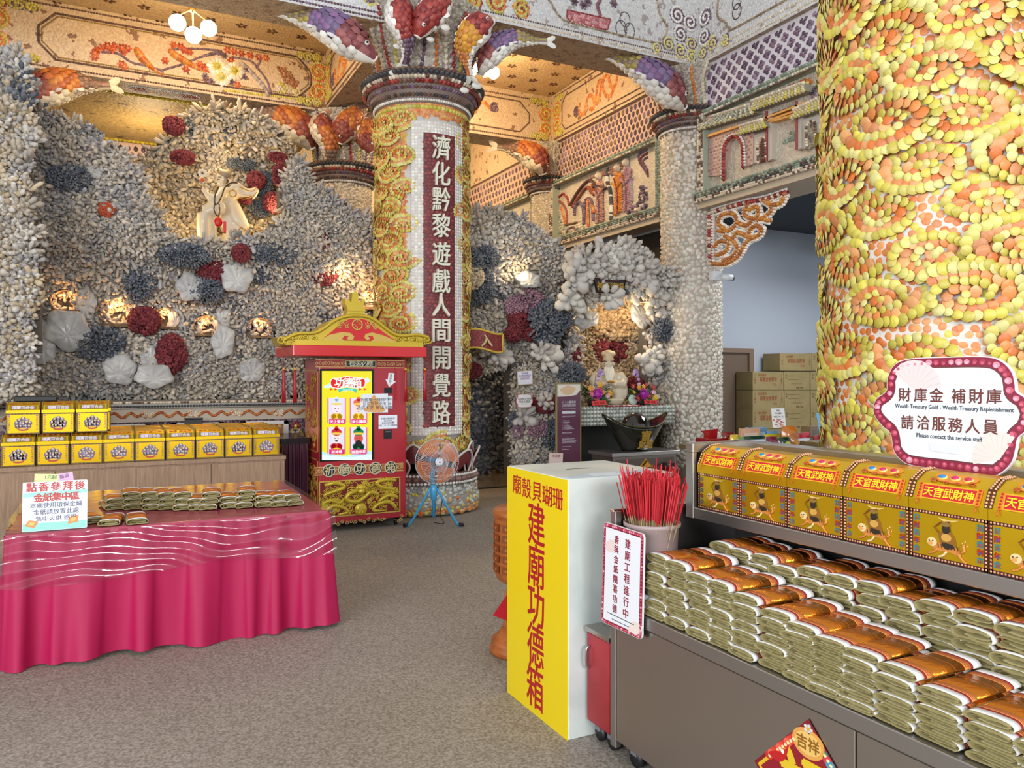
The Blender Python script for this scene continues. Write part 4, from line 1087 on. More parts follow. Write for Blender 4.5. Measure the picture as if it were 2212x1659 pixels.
def rosettes(mb, C, N, size, nf, thick, cols, R, spread=(.1, 1.4)):
 """finger rosettes: C centres, N outward normals, size finger length per clump, nf fingers each"""
 n = len(C)
 if n == 0: return
 C = np.repeat(C, nf, 0); Nn = np.repeat(N, nf, 0); L = np.repeat(size, nf) * (.65 + .6 * R.rand(n * nf)); col = np.repeat(cols, nf, 0)
 ref = np.tile([0.0, 0, 1], (len(C), 1)) + R.randn(len(C), 3) * .01
 U = np.cross(ref, Nn); U /= np.linalg.norm(U, axis=1, keepdims=True); V = np.cross(Nn, U)
 k = (np.arange(n * nf) % nf)
 phi = np.repeat(R.rand(n) * 6.3, nf) + k * 2.4 + R.rand(n * nf) * .5
 th = spread[0] + (spread[1] - spread[0]) * np.sqrt((k + .5) / nf)
 D = Nn * np.cos(th)[:, None] + (U * np.cos(phi)[:, None] + V * np.sin(phi)[:, None]) * np.sin(th)[:, None]
 A = np.cross(D, Nn + .01 * R.randn(len(C), 3)); A /= np.maximum(np.linalg.norm(A, axis=1, keepdims=True), 1e-6); B = np.cross(D, A)
 T = L * thick * (.8 + .5 * R.rand(len(L)))
 Ms = np.stack([A * T[:, None], B * (T * (.7 + .5 * R.rand(len(L))))[:, None], D * L[:, None]], -1)
 mb.scatter(FING[0], FING[1], Ms, C + D * (L * .12)[:, None], np.clip(col * (.88 + .24 * R.rand(len(L), 1)), 0, 1))

def coral_patch(mb, poly_px, Y, sp, size, thick=.2, nf=9, pal=PAL_CORAL, slate=.34, seed=1, amp=.16, ybend=None, holes=(), back=.2, rimlift=True, spread=(.1, 1.4)):
 """coral growing over one face of the grotto, outlined on the plane Y; Y bends through ybend(x,z)"""
 R = np.random.RandomState(seed)
 P = np.array([pY(u, v, Y) for u, v in poly_px])
 mn, mx = P.min(0), P.max(0)
 X, Z = np.meshgrid(np.arange(mn[0], mx[0], sp), np.arange(mn[1], mx[1], sp * .87))
 X = (X + (np.arange(X.shape[0]) % 2)[:, None] * sp / 2 + (R.rand(*X.shape) - .5) * sp * .7).ravel(); Z = (Z + (R.rand(*Z.shape) - .5) * sp * .7).ravel()
 k = inpoly(P, X, Z)
 for hx, hz, hr in holes: k &= (X - hx) ** 2 + ((Z - hz) * 1.1) ** 2 > hr * hr
 X, Z = X[k], Z[k]
 f = lf(seed * 3 + 1); g = lf(seed * 5 + 2); yb = ybend or (lambda x, z: 0 * x)
 y = lambda x, z: Y + amp * f(x, z) + yb(x, z)
 e = .03; dx = (y(X + e, Z) - y(X - e, Z)) / (2 * e); dz = (y(X, Z + e) - y(X, Z - e)) / (2 * e)
 N = np.column_stack([dx, -np.ones_like(X), dz]); N /= np.linalg.norm(N, axis=1, keepdims=True)
 N += R.randn(*N.shape) * .22; N /= np.linalg.norm(N, axis=1, keepdims=True)
 C = np.column_stack([X, y(X, Z), Z])
 pal = np.array(pal); cols = pal[R.randint(0, len(pal), len(X))] * (.85 + .3 * R.rand(len(X), 1))
 s = (g(X * 1.6, Z * 1.9) + .25 * R.randn(len(X))) > (1 - slate) * .95
 sl = np.array(PAL_SLATE); cols[s] = sl[R.randint(0, len(sl), s.sum())]
 big = size * (.7 + .65 * R.rand(len(X)))
 rosettes(mb, C, N, big, nf, thick, cols, R, spread)
 # rock behind the coral, coloured dark to paint shade into the gaps
 st = .12; gx = np.arange(mn[0] - st, mx[0] + 2 * st, st); gz = np.arange(mn[1] - st, mx[1] + 2 * st, st)
 GX, GZ = np.meshgrid(gx, gz); GY = y(GX, GZ) + .05
 ins = inpoly(P, (GX[:-1, :-1] + st / 2).ravel(), (GZ[:-1, :-1] + st / 2).ravel()).reshape(GX.shape[0] - 1, -1)
 V = np.vstack([np.column_stack([GX.ravel(), GY.ravel(), GZ.ravel()]), np.column_stack([GX.ravel(), GY.ravel() + back, GZ.ravel()])])
 w = GX.shape[1]; n0 = GX.size; jj, ii = np.nonzero(ins); a = jj * w + ii
 Q = np.column_stack([a, a + 1, a + w + 1, a + w])
 Fs = [Q, Q[:, ::-1] + n0]
 pad = np.pad(ins, 1)
 for (dj, di, s0, s1) in ((-1, 0, 0, 1), (1, 0, 3, 2), (0, -1, 3, 0), (0, 1, 1, 2)):
  b = ~pad[1 + dj:pad.shape[0] - 1 + dj, 1 + di:pad.shape[1] - 1 + di] & ins
  j2, i2 = np.nonzero(b); a2 = j2 * w + i2; q = [a2, a2 + 1, a2 + w + 1, a2 + w]
  Fs.append(np.column_stack([q[s1], q[s0], q[s0] + n0, q[s1] + n0]) if (dj, di) != (0, 1) else np.column_stack([q[s1], q[s0], q[s0] + n0, q[s1] + n0]))
 mb.add(V, Fs, srgb('#5f5a55'), 0)
 return y

def lump(parent, name, u, v, Y, r, pal, seed, flat=.5, dense=True, label=None):
 """one brain-coral or bush coral head set in the wall"""
 R = np.random.RandomState(seed); m = MB(); x, z = pY(u, v, Y); rx, rz = (r if np.ndim(r) else (r, r))
 k = .82 if dense else .6; m.ell((x, Y, z), (rx * k, min(rx, rz) * flat * k, rz * k), pal[0], seg=14, rings=9)
 n = int(160 if dense else 110); th = R.rand(n) * 2 * PI; ph = np.arccos(R.rand(n))
 D = np.column_stack([np.sin(ph) * np.cos(th), -np.cos(ph), np.sin(ph) * np.sin(th)])
 C = np.array([x, Y, z]) + D * np.array([rx * .8, min(rx, rz) * flat * .9, rz * .8])
 cols = np.array(pal)[R.randint(0, len(pal), n)]
 rosettes(m, C, D, np.full(n, min(rx, rz) * (.34 if dense else .5)), 4, .3 if dense else .14, cols, R, (.1, 1.0))
 return m.obj(name, M_coral, parent, label)

M_pearl = mat('pale_shell', srgb('#bdb9b2'), rough=.45, coat=.15, bump=.6, bscale=12, var=srgb('#a3a09c'), vscale=5)
def clam(parent, u, v, Y, r, rot=0.0, rz=None):
 """large pale shell set flat in the coral, rim slightly wavy, a shallow bowl with growth ridges"""
 m = MB(); x, z = pY(u, v, Y); n = 28; rz = rz or r
 V = [(0, -.03 * r / .2, -.35 * rz)]; F = []
 R = np.random.RandomState(int(u))
 wob = 1 + .09 * np.sin(np.arange(n) * 2 * PI / n * 5 + R.rand() * 6) + .05 * np.sin(np.arange(n) * 2 * PI / n * 2 + R.rand() * 6)
 for k, t in enumerate((.3, .55, .8, 1.0, 1.0)):
  for i in range(n):
   a = 2 * PI * i / n; q = t * wob[i]
   yy = -.03 * r / .2 * (1 - t * t) + .012 * t * math.sin(9 * a + r * 40) - (.012 if k % 2 else 0) + (.05 if k == 4 else 0)
   V.append((r * q * math.cos(a), yy, rz * q * math.sin(a) - .35 * rz * (1 - t)))
 V = np.array(V); i = np.arange(n); j = (i + 1) % n
 F = [np.column_stack([np.zeros(n, int), 1 + j, 1 + i])] + [np.column_stack([1 + k * n + i, 1 + k * n + j, 1 + (k + 1) * n + j, 1 + (k + 1) * n + i]) for k in range(4)]
 c, s = math.cos(rot), math.sin(rot)
 V = np.column_stack([V[:, 0] * c - V[:, 2] * s + x, V[:, 1] + Y, V[:, 0] * s + V[:, 2] * c + z])
 m.add(V, F, (1, 1, 1), 0, True)
 return m.obj('giant_clam_shell', M_pearl, parent)

# ---- left grotto -------------------------------------------------------------------------------------
GL = thing('coral_grotto', 'huge grey coral-covered grotto wall behind the gold box counter', 'coral wall', (0.9, 10.3, 1.3), kind='thing')
def _wobj(mb, name, parent, mats, **k):
 L = parent.location
 for i, v in enumerate(mb.v): mb.v[i] = v - np.array(L)
 return mb.obj(name, mats, parent, **k)
ALC = [(143, 655), (255, 680), (358, 692), (445, 708), (560, 712)]
holes = [(*pY(u, v, 9.95), .135) for u, v in ALC]
def ledge(x, z):                                                         # the grotto leans out above, falls back below
 return -.28 / (1 + np.exp(-(z - 2.95) * 9)) + .05
m = MB()
left_mass = [(40, 235), (75, 245), (110, 262), (150, 285), (185, 292), (225, 322), (262, 340), (300, 392), (322, 450), (345, 500), (400, 530), (470, 528), (560, 522), (612, 480), (606, 420), (622, 360), (640, 352), (660, 400), (700, 425), (760, 470), (815, 505), (860, 540), (870, 830), (800, 850), (740, 868), (690, 846), (600, 850), (540, 862), (470, 852), (390, 862), (330, 850), (250, 858), (200, 846), (120, 862), (60, 850), (30, 800)]
coral_patch(m, left_mass, 10.0, .074, .115, .115, 13, PAL_CORAL, .16, 2, .15, ledge, holes)
_wobj(m, 'coral_face', GL, M_coral, kind='stuff')
m = MB()
dome = [(250, 345), (300, 352), (345, 318), (365, 292), (400, 268), (450, 258), (510, 264), (560, 285), (605, 310), (630, 330), (645, 400), (640, 540), (300, 540), (285, 430)]
coral_patch(m, dome, 11.25, .085, .13, .12, 12, PAL_WARM + PAL_CORAL[:3], .12, 5, .2, lambda x, z: -.55 * np.clip((z - 3.9) / 1.1, 0, 1) ** 2)
_wobj(m, 'niche_coral', GL, M_coral, kind='stuff')
m = MB()
xa, za = pY(330, 528, 10); xb, _ = pY(640, 528, 10)
m.box(xa - .3, xb + .5, 10.1, 11.4, za - .35, za - .06, srgb('#6a645c'))
R = np.random.RandomState(3); n = 220
C = np.column_stack([xa + (xb + .4 - xa) * R.rand(n), 10.15 + 1.1 * R.rand(n), np.full(n, za - .08)])
rosettes(m, C, np.tile([0, -.3, .95], (n, 1)), np.full(n, .1), 7, .2, np.array(PAL_WARM)[R.randint(0, 4, n)], R)
_wobj(m, 'niche_ledge', GL, M_coral, kind='stuff')
m = MB()
pier = [(-140, 95), (28, 95), (45, 120), (62, 175), (70, 235), (64, 300), (55, 380), (64, 450), (80, 540), (84, 640), (74, 720), (70, 800), (62, 868), (-140, 868)]
coral_patch(m, pier, 8.9, .07, .11, .14, 12, PAL_CORAL + PAL_PALE[:2] + PAL_WARM[:2], .04, 9, .12, lambda x, z: .25 * np.clip((z - 3.2) / 2, -.2, 1), spread=(.1, 1.1))
_wobj(m, 'pier_coral', GL, M_coral, kind='stuff')
i = 0
for u, v, Y, r in [(375, 272, 10.8, (.13, .11)), (395, 340, 10.75, (.16, .09)), (600, 340, 10.6, (.14, .07)), (605, 378, 10.4, (.09, .17)), (553, 390, 10.8, (.11, .11)), (530, 432, 10.75, (.08, .06)), (590, 438, 10.7, (.12, .13)),
                   (697, 527, 9.75, (.12, .13)), (520, 547, 9.62, (.1, .1)), (455, 578, 9.85, (.17, .14)), (482, 598, 9.88, (.09, .1)), (765, 565, 9.85, (.15, .12)), (700, 595, 9.85, (.16, .12)), (722, 578, 9.85, (.1, .09)),
                   (312, 693, 9.86, (.17, .15)), (371, 765, 9.86, (.15, .24)), (230, 452, 9.6, (.08, .08))]:
 lump(GL, 'red_coral', u, v, Y, r, PAL_CRED if i != 16 else [srgb('#b5502f')] * 4, 20 + i, label='dark red coral head' if i != 16 else 'small orange shell'); i += 1
for u, v, Y, r in [(400, 552, 9.68, (.3, .12)), (590, 548, 9.7, (.28, .12)), (640, 560, 9.85, (.2, .12)), (440, 628, 9.88, (.22, .14)), (560, 590, 9.85, (.15, .1)), (150, 385, 9.6, (.22, .12)), (215, 742, 9.9, (.24, .17)), (480, 470, 11.0, (.2, .1)), (570, 400, 10.9, (.1, .2)), (560, 450, 10.9, (.14, .1)), (300, 610, 9.9, (.15, .2)), (520, 355, 10.9, (.2, .07)), (700, 540, 9.8, (.15, .1))]:
 lump(GL, 'slate_coral', u, v, Y, r, PAL_SLATE, 50 + i, dense=False, label='blue grey coral bush'); i += 1
for u, v, Y, r, rz in [(512, 597, 9.78, .2, .23), (410, 620, 9.8, .17, .18), (146, 713, 9.82, .26, .25), (92, 740, 9.85, .16, .26), (482, 738, 9.8, .15, .22), (258, 797, 9.85, .2, .2), (333, 812, 9.78, .24, .15), (325, 775, 9.9, .12, .16), (380, 640 + 52, 9.95, .1, .17), (185, 655, 9.92, .12, .2), (545, 800, 9.85, .17, .16), (200, 372, 9.6, .1, .08), (300, 450 + 110, 9.9, .08, .06), (480, 660 + 30, 9.95, .1, .16)]:
 clam(GL, u, v, Y, r * .88, 0, rz * .88)
# little lit caves in the wall, each with a carving
M_cave = mat('cave_stone', srgb('#8a6a44'), rough=.8, bump=.6, bscale=18, var=srgb('#5e4630'), vscale=9)
for k, (u, v) in enumerate(ALC + [(792, 652)]):
 x, z = pY(u, v, 9.95); y = 9.9
 m = MB(); w, h = (.15, .14) if k != 1 else (.2, .19)
 ringp = np.array([(w * math.cos(a) * (1 + .1 * math.sin(3 * a)), max(-h * .6, h * math.sin(a))) for a in np.linspace(0, 2 * PI, 24, endpoint=False)])
 V = np.vstack([np.column_stack([x + ringp[:, 0], np.full(24, y), z + ringp[:, 1]]), np.column_stack([x + ringp[:, 0] * .8, np.full(24, y + .26), z + ringp[:, 1] * .8])])
 i0 = np.arange(24); m.add(V, [np.column_stack([i0, (i0 + 1) % 24, 24 + (i0 + 1) % 24, 24 + i0]), (24 + np.arange(24))[None]], (1, 1, 1), 0, True)
 m.box(x - w * .9, x + w * .9, y - .06, y + .1, z - h * .75, z - h * .55)
 al = _wobj(m, 'lit_cave', GL, M_cave)
 f = MB(); f.ell((x + .03, y + .1, z - .03), (.035, .03, .06), srgb('#b07838')); f.ell((x + .03, y + .1, z + .05), (.024,) * 3, srgb('#c08a48')); f.ell((x - .03, y + .12, z - .06), (.05, .03, .03), srgb('#5a4028'))
 f.ell((x + .05, y + .09, z - .02), (.02, .02, .045), srgb('#a05a2c')); fo = f.obj('carving', M_shell, al)
 light('cave_lamp', 'POINT', (x - .02, y - .02, z + .07), 1.7 if k != 1 else 2.4, (1, .5, .16), .03)
# niche lamps
for u, v, y, w in ((352, 492, 10.5, 11), (385, 505, 10.3, 2), (606, 455, 10.5, 11), (575, 505, 10.25, 2), (480, 345, 10.6, 4)): light('niche_lamp', 'POINT', (pY(u, v, y)[0], y, pY(u, v, y)[1]), w, (1, .72, .34), .05)
light('coral_lamp', 'POINT', (pY(742, 596, 9.6)[0], 9.62, pY(742, 596, 9.6)[1]), 3.5, (1, .72, .4), .04)
light('coral_lamp', 'POINT', (pY(800, 640, 9.6)[0], 9.62, pY(800, 640, 9.6)[1]), 4, (1, .62, .3), .04)

# ---- right grotto with the shrine -----------------------------------------------------------------------
GR = thing('coral_grotto', 'grey coral grotto arch around the white bearded deity beside the cream column', 'coral wall', (5.7, 9.6, 0), kind='thing')
m = MB()
top = [(985, 470), (1020, 464), (1060, 462), (1110, 478), (1150, 518), (1200, 556), (1238, 545), (1250, 570), (1262, 610), (1245, 650), (1232, 700), (1222, 760), (1205, 800), (1160, 812), (1110, 800), (1085, 792), (1040, 802), (985, 800)]
coral_patch(m, top, 9.75, .078, .12, .13, 12, PAL_CORAL + PAL_PALE, .12, 12, .16, lambda x, z: -.3 / (1 + np.exp(-(z - 2.75) * 8)))
arch = [(1222, 572), (1238, 550), (1280, 552), (1318, 534), (1362, 564), (1412, 600), (1448, 612), (1452, 700), (1412, 690), (1400, 655), (1372, 632), (1322, 618), (1272, 632), (1246, 668), (1236, 700)]
coral_patch(m, arch, 9.35, .105, .18, .15, 9, PAL_PALE, .05, 14, .08, lambda x, z: -.35 * np.clip((z - 2.6) / .5, 0, 1), spread=(.1, 1.1))
rstrip = [(1412, 685), (1452, 690), (1452, 905), (1412, 880), (1405, 800), (1404, 730)]
coral_patch(m, rstrip, 9.3, .095, .15, .15, 10, PAL_PALE + PAL_CORAL, .12, 15, .07)
pillar = [(1112, 790), (1206, 790), (1232, 700), (1246, 690), (1240, 760), (1244, 830), (1240, 885), (1226, 930), (1220, 1078), (1118, 1078), (1112, 1000), (1106, 900)]
coral_patch(m, pillar, 9.55, .07, .11, .14, 12, PAL_CORAL + PAL_PALE[:2], .2, 16, .1)
_wobj(m, 'coral_face', GR, M_coral, kind='stuff')
m = MB()
inner = [(960, 770), (1075, 790), (1090, 820), (1086, 900), (1092, 960), (1084, 1012), (960, 1016)]
coral_patch(m, inner, 11.9, .10, .15, .15, 11, [srgb('#8f98a6'), srgb('#a3a9b2'), srgb('#7d8694'), srgb('#b0b2b8')], .25, 17, .15)
_wobj(m, 'passage_coral', GR, M_coral, kind='stuff')
m = MB(); x0, _ = pY(1070, 900, 12.6); x1, _ = pY(1140, 900, 12.6)
m.box(x0, x1 + .3, 12.6, 12.75, 0, 2.6, srgb('#8c6f52')); S = Plane2(faceY(0, 12.598, 0)); fill(m, S, [(x0, .3), (x1, .3), (x1, 2.4), (x0, 2.4)], .12, .06, [srgb('#a07a55'), srgb('#b58d64'), srgb('#84664a')], .3)
_wobj(m, 'passage_shell_wall', GR, M_shell)
m = MB()
back = [(1215, 640), (1260, 600), (1320, 590), (1385, 600), (1435, 650), (1440, 900), (1215, 900)]
coral_patch(m, back, 10.15, .075, .10, .14, 11, PAL_WARM + [srgb('#b39878')], .06, 18, .06, lambda x, z: -.5 * np.clip(np.hypot((x - 6.55) / .62, (z - 2.0) / .75) - .55, 0, 1))
_wobj(m, 'shrine_recess', GR, M_coral, kind='stuff')
for u, v, Y, r in [(1318, 752, 10.1, (.36, .22)), (1390, 770, 10.0, (.18, .16)), (1243, 770, 9.45, (.08, .16)), (1380, 830, 9.4, (.08, .1)), (1120, 695, 9.5, (.15, .15)), (1110, 720, 9.5, (.14, .11)), (1145, 716, 9.5, (.13, .12)), (1178, 872, 9.4, (.24, .12)), (1020, 800, 9.55, (.15, .1)), (1365, 830, 9.75, (.1, .1))]:
 lump(GR, 'red_coral', u, v, Y, r, PAL_CRED, 80 + i, .45, label='dark red coral head'); i += 1
for u, v, Y, r in [(1178, 700, 9.4, (.22, .3)), (1215, 690, 9.3, (.12, .12)), (1232, 808, 9.4, (.22, .14)), (1432, 712, 9.15, (.16, .14)), (1015, 570, 9.3, (.16, .18)), (1040, 620, 9.4, (.16, .2)), (1050, 560, 9.35, (.14, .14)), (1020, 640, 9.45, (.18, .12)), (1080, 625, 9.5, (.1, .12)), (1195, 940, 9.45, (.14, .2)), (1110, 905, 9.5, (.07, .1))]:
 lump(GR, 'slate_coral', u, v, Y, r, PAL_SLATE, 110 + i, dense=False, label='blue grey coral bush'); i += 1
for u, v, Y, r in [(1140, 650, 9.5, (.2, .16)), (1110, 660, 9.5, (.12, .12)), (1118, 930, 9.5, (.08, .1)), (1160, 925, 9.45, (.16, .1))]:
 lump(GR, 'pink_coral', u, v, Y, r, PAL_PINK, 140 + i, dense=False, label='pink branching coral'); i += 1
lump(GR, 'tan_coral', 1018, 597, 9.3, (.15, .16), PAL_WARM, 7, .7, label='round tan brain coral')
lump(GR, 'tan_coral', 1322, 690, 10.0, (.42, .3), [srgb('#b89c78'), srgb('#a88c68'), srgb('#c4aa86')], 8, .35, label='wide tan coral above the deity')
for u, v, Y, r, sd in [(1180, 770, 9.35, .26, 1), (1175, 760, 9.3, .2, 2), (1080, 770, 9.4, .2, 3), (1400, 790, 9.1, .2, 4), (1415, 770, 9.1, .16, 5), (1180, 868, 9.3, .15, 6), (1135, 900, 9.4, .2, 7), (1050, 745, 9.4, .18, 8), (1330, 560, 8.85, .24, 9), (1300, 575, 8.85, .2, 10), (1395, 600, 8.9, .22, 11), (1268, 570, 8.9, .22, 12), (1320, 640, 8.85, .2, 13), (1420, 640, 8.95, .2, 14), (1240, 604, 8.95, .24, 16), (1234, 645, 9.0, .22, 17), (1248, 575, 8.95, .2, 18), (1312, 545, 8.9, .2, 15)]:
 x, z = pY(u, v, Y); R = np.random.RandomState(sd); m = MB()
 rosettes(m, np.array([[x, Y + .08, z]]), np.array([[0, -1.0, 0.15]]), np.array([r]), 13, .24, np.array([PAL_PALE[sd % 4]]), R, (.2, 1.35))
 _wobj(m, 'staghorn_coral', GR, M_coral, label='pale thick-fingered coral')
for u, v, r, rz in [(1268, 690, .2, .12), (1383, 682, .11, .2)]:
 clam(GR, u, v, 9.3, r, .35 if u < 1300 else .5, rz)
clam(GR, 1142, 604, 9.2, .17, 0, .11)
for o in list(GL.children) + list(GR.children):                        # clams and lumps were built in hall coordinates
 if o.name.split('.')[0] in ('giant_clam_shell', 'red_coral', 'slate_coral', 'pink_coral', 'tan_coral'):
  o.location = -o.parent.location
light('shrine_lamp', 'POINT', (pY(1270, 660, 9.4)[0], 9.42, pY(1270, 662, 9.4)[1]), 7, (1, .72, .4), .05)
light('shrine_lamp', 'POINT', (pY(1390, 665, 9.4)[0], 9.42, pY(1390, 662, 9.4)[1]), 6, (1, .72, .4), .05)
light('shrine_spot', 'POINT', (6.45, 9.15, 2.35), 7, (1, .82, .58), .08)
light('coral_lamp', 'POINT', (pY(1128, 585, 9.1)[0], 9.14, pY(1128, 590, 9.1)[1]), 5, (1, .74, .4), .04)

# tiled plinth under the left coral, then the shell-mosaic altar front
m = MB()
for k in range(14):
 m.rbox(-1.6 + .36 * k, -1.6 + .36 * k + .352, 10.16, 10.34, 1.28, 1.44, .006, srgb('#353b42'))
m.obj('trim_tile_course', mat('dark_tiles', None, rough=.35), kind='structure')
AL = thing('altar_front', 'long shell-mosaic altar front with dragon band and niches under the coral wall', 'altar', (0.9, 9.6, 0), kind='thing')
m = MB(); m.box(-1.7, 3.0, 9.45, 10.3, 0, 1.27, srgb('#8a7a70')); m.box(-1.7, 3.0, 9.34, 10.35, 1.27, 1.345, srgb('#8f8a80')); _wobj(m, 'body', AL, M_shell)
YA = 9.4
m = MB(); S = Plane2(faceY(0, 9.338, 0)); chain(m, S, [(-1.7, 1.33), (2.6, 1.33)], .03, .016, .014, BRN + CRE, .5); chain(m, S, [(-1.7, 1.29), (2.6, 1.29)], .03, .016, .014, DRK, .5)
m.box(-1.7, 3.0, 9.40, 9.46, 1.12, 1.27, srgb('#b5a894'))
S = Plane2(faceY(0, 9.398, 0))
for k in range(9):
 x = -1.3 + k * .46
 P = spline([(x - .18, 1.18), (x - .1, 1.22), (x - .02, 1.17), (x + .06, 1.22), (x + .12, 1.18), (x + .18, 1.21)], 20)
 chain(m, S, P, .022, .024, .017, [srgb('#b5622e'), srgb('#a3532a'), srgb('#c07a40')], .6)
 scroll(m, S, x + .2, 1.2, .04, colA=CRE, colB=ORA, d=.02, sh=.012); scroll(m, S, x - .2, 1.19, .035, colA=CRE, colB=ORA, d=.02, sh=.012)
_wobj(m, 'dragon_band', AL, M_shell)
m = MB(); S = Plane2(faceY(0, 9.448, 0))
fill(m, S, [(-1.7, .35), (2.9, .35), (2.9, 1.11), (-1.7, 1.11)], .066, .034, PUR, .35)
_wobj(m, 'purple_shells', AL, M_shell)
for u0, u1 in ((232, 320), (375, 478), (524, 618)):
 xa, _ = pY(u0, 920, YA); xb, _ = pY(u1, 920, YA); m = MB()
 m.box(xa, xb, 9.43, 9.46, .6, 1.09, srgb('#8f5a40'))
 for a, b, c, d_ in ((xa - .02, xb + .02, 1.06, 1.1), (xa - .02, xa + .03, .6, 1.1), (xb - .03, xb + .02, .6, 1.1)): m.box(a, b, 9.36, 9.46, c, d_, srgb('#cfcac0'))
 fill(m, Plane2(faceY(0, 9.428, 0)), [(xa + .04, .62), (xb - .04, .62), (xb - .04, 1.05), (xa + .04, 1.05)], .07, .036, [srgb('#b58a78'), srgb('#c08a60'), srgb('#a87a66'), srgb('#c9a070')], .35)
 _wobj(m, 'altar_niche', AL, M_shell)
 light('altar_lamp', 'POINT', ((xa + xb) / 2, 9.36, .98), .35, WARM, .03)
for u in (346, 500, 640):
 x, _ = pY(u, 950, YA); m = MB(); S = Plane2(faceY(0, 9.44, 0))
 fill(m, S, ngon(x, .82, .1, .17, 20), .05, .03, CRE, .4); chain(m, S, ngon(x, .82, .1, .18, 30), .03, .018, .016, YEL + CRE, .6, off=.01); flower(m, S, x, 1.03, .06, RED, YEL, 6)
 _wobj(m, 'oval_medallion', AL, M_shell)

# ---------------------------------------------------------------- shared materials
M_gold = mat('gold_foil_card', srgb('#e3b71c'), rough=.30, metal=.75)
M_goldd = mat('gold_foil_dim', srgb('#c79a1e'), rough=.32, metal=.7)
M_print = mat('printed_colour', None, rough=.45)
M_foil = mat('orange_gold_foil', srgb('#d9852a'), rough=.25, metal=.85, bump=.35, bscale=30)
M_paper = mat('coarse_paper', None, rough=.85)
M_steel = mat('brushed_steel', srgb('#c2bab4'), rough=.30, metal=1.0, bump=.03, bscale=3)
M_steelb = mat('steel_edge', srgb('#b4b0ac'), rough=.33, metal=.95)
M_redp = mat('red_lacquer', srgb('#a81e2c'), rough=.35, coat=.3)
M_redb = mat('bright_red_paint', srgb('#c8141c'), rough=.35, coat=.3)
M_wood = None
def wood_mat(name, a, b_, scale=(2, 2, 14), rough=.5):
 m = bpy.data.materials.new(name); m.use_nodes = True; nt = m.node_tree; b = nt.nodes['Principled BSDF']; L = nt.links.new
 tc = nt.nodes.new('ShaderNodeTexCoord'); mpg = nt.nodes.new('ShaderNodeMapping'); mpg.inputs['Scale'].default_value = scale
 n = nt.nodes.new('ShaderNodeTexNoise'); n.inputs['Scale'].default_value = 4; n.inputs['Detail'].default_value = 6; n.inputs['Distortion'].default_value = .6
 r = nt.nodes.new('ShaderNodeValToRGB'); r.color_ramp.elements[0].position = .3; r.color_ramp.elements[0].color = (*a, 1); r.color_ramp.elements[1].position = .7; r.color_ramp.elements[1].color = (*b_, 1)
 L(tc.outputs['Object'], mpg.inputs[0]); L(mpg.outputs[0], n.inputs['Vector']); L(n.outputs['Fac'], r.inputs[0]); L(r.outputs[0], b.inputs['Base Color']); b.inputs['Roughness'].default_value = rough
 return m
ORD = 'first second third fourth fifth sixth seventh eighth ninth tenth eleventh twelfth thirteenth fourteenth fifteenth'.split()

# ---------------------------------------------------------------- treasure chest cartons
BEAD = dome_template(6, 0)
def chest_base(root, w, d, hb, hl, bead_c, rim_c):
 """card chest: straight body, lid with a sloping front and rounded back; beaded rims"""
 m = MB(); m.box(-w / 2, w / 2, 0, d, 0, hb); m.obj('body', M_gold, root)
 prof = [(-.004, hb), (-.004, hb + hl * .28), (d * .10, hb + hl * .72), (d * .34, hb + hl * .96), (d * .6, hb + hl), (d * .85, hb + hl * .82), (d + .002, hb + hl * .4), (d + .002, hb)]
 k = len(prof); m = MB()
 V = [(-w / 2 - .001, y, z) for y, z in prof] + [(w / 2 + .001, y, z) for y, z in prof]
 F = [[i, i + 1, k + i + 1, k + i] for i in range(k - 1)] + [list(range(k)), list(range(2 * k - 1, k - 1, -1))]
 m.add(V, [f[::-1] for f in F]); m.obj('lid', M_gold, root)
 m = MB(); e = .0015; b = .011
 for x0, x1, z0, z1 in ((-w / 2, -w / 2 + b, 0, hb), (w / 2 - b, w / 2, 0, hb), (-w / 2, w / 2, 0, b), (-w / 2, w / 2, hb - b, hb)): m.box(x0, x1, -e, 0, z0, z1, rim_c)
 S = Plane2(faceY(0, -e, 0)); q = b / 2
 for P in ([(-w / 2 + q, q), (w / 2 - q, q)], [(-w / 2 + q, hb - q), (w / 2 - q, hb - q)], [(-w / 2 + q, q), (-w / 2 + q, hb - q)], [(w / 2 - q, q), (w / 2 - q, hb - q)]):
  chain(m, S, P, .0105, .0042, .0042, bead_c, .4, tpl=BEAD)
 for s in (-1, 1):                                                      # beads up both ends of the lid
  Pm = prof[1:6]
  for i in range(len(Pm) - 1):
   (y0, z0), (y1, z1) = Pm[i], Pm[i + 1]; x0, x1 = (-w / 2, -w / 2 + b) if s < 0 else (w / 2 - b, w / 2)
   m.add([(x0, y0 - .001, z0 + .002), (x1, y0 - .001, z0 + .002), (x1, y1 - .001, z1 + .002), (x0, y1 - .001, z1 + .002)], [[0, 1, 2, 3]], rim_c)
   L = math.hypot(y1 - y0, z1 - z0)
   for t in np.arange(.5, L / .0105) * .0105 / L: m.ell(((x0 + x1) / 2, y0 + (y1 - y0) * t - .001, z0 + (z1 - z0) * t + .002), (.0042,) * 3, bead_c[0], seg=6, rings=4)
 m.obj('bead_trim', M_print, root)
 return prof

def lid_frame(prof, i=1):
 (y0, z0), (y1, z1) = prof[i], prof[i + 1]
 c = (0, (y0 + y1) / 2, (z0 + z1) / 2); up = Vector((0, y1 - y0, z1 - z0)).normalized()
 return frame((c[0], c[1] - .001, c[2] + .001), (1, 0, 0), up), math.hypot(y1 - y0, z1 - z0)

def blob(m, M, x, y, rx, ry, col, h=.002, n=14): m.prism(ngon(x, y, rx, ry, n), M, h, col)

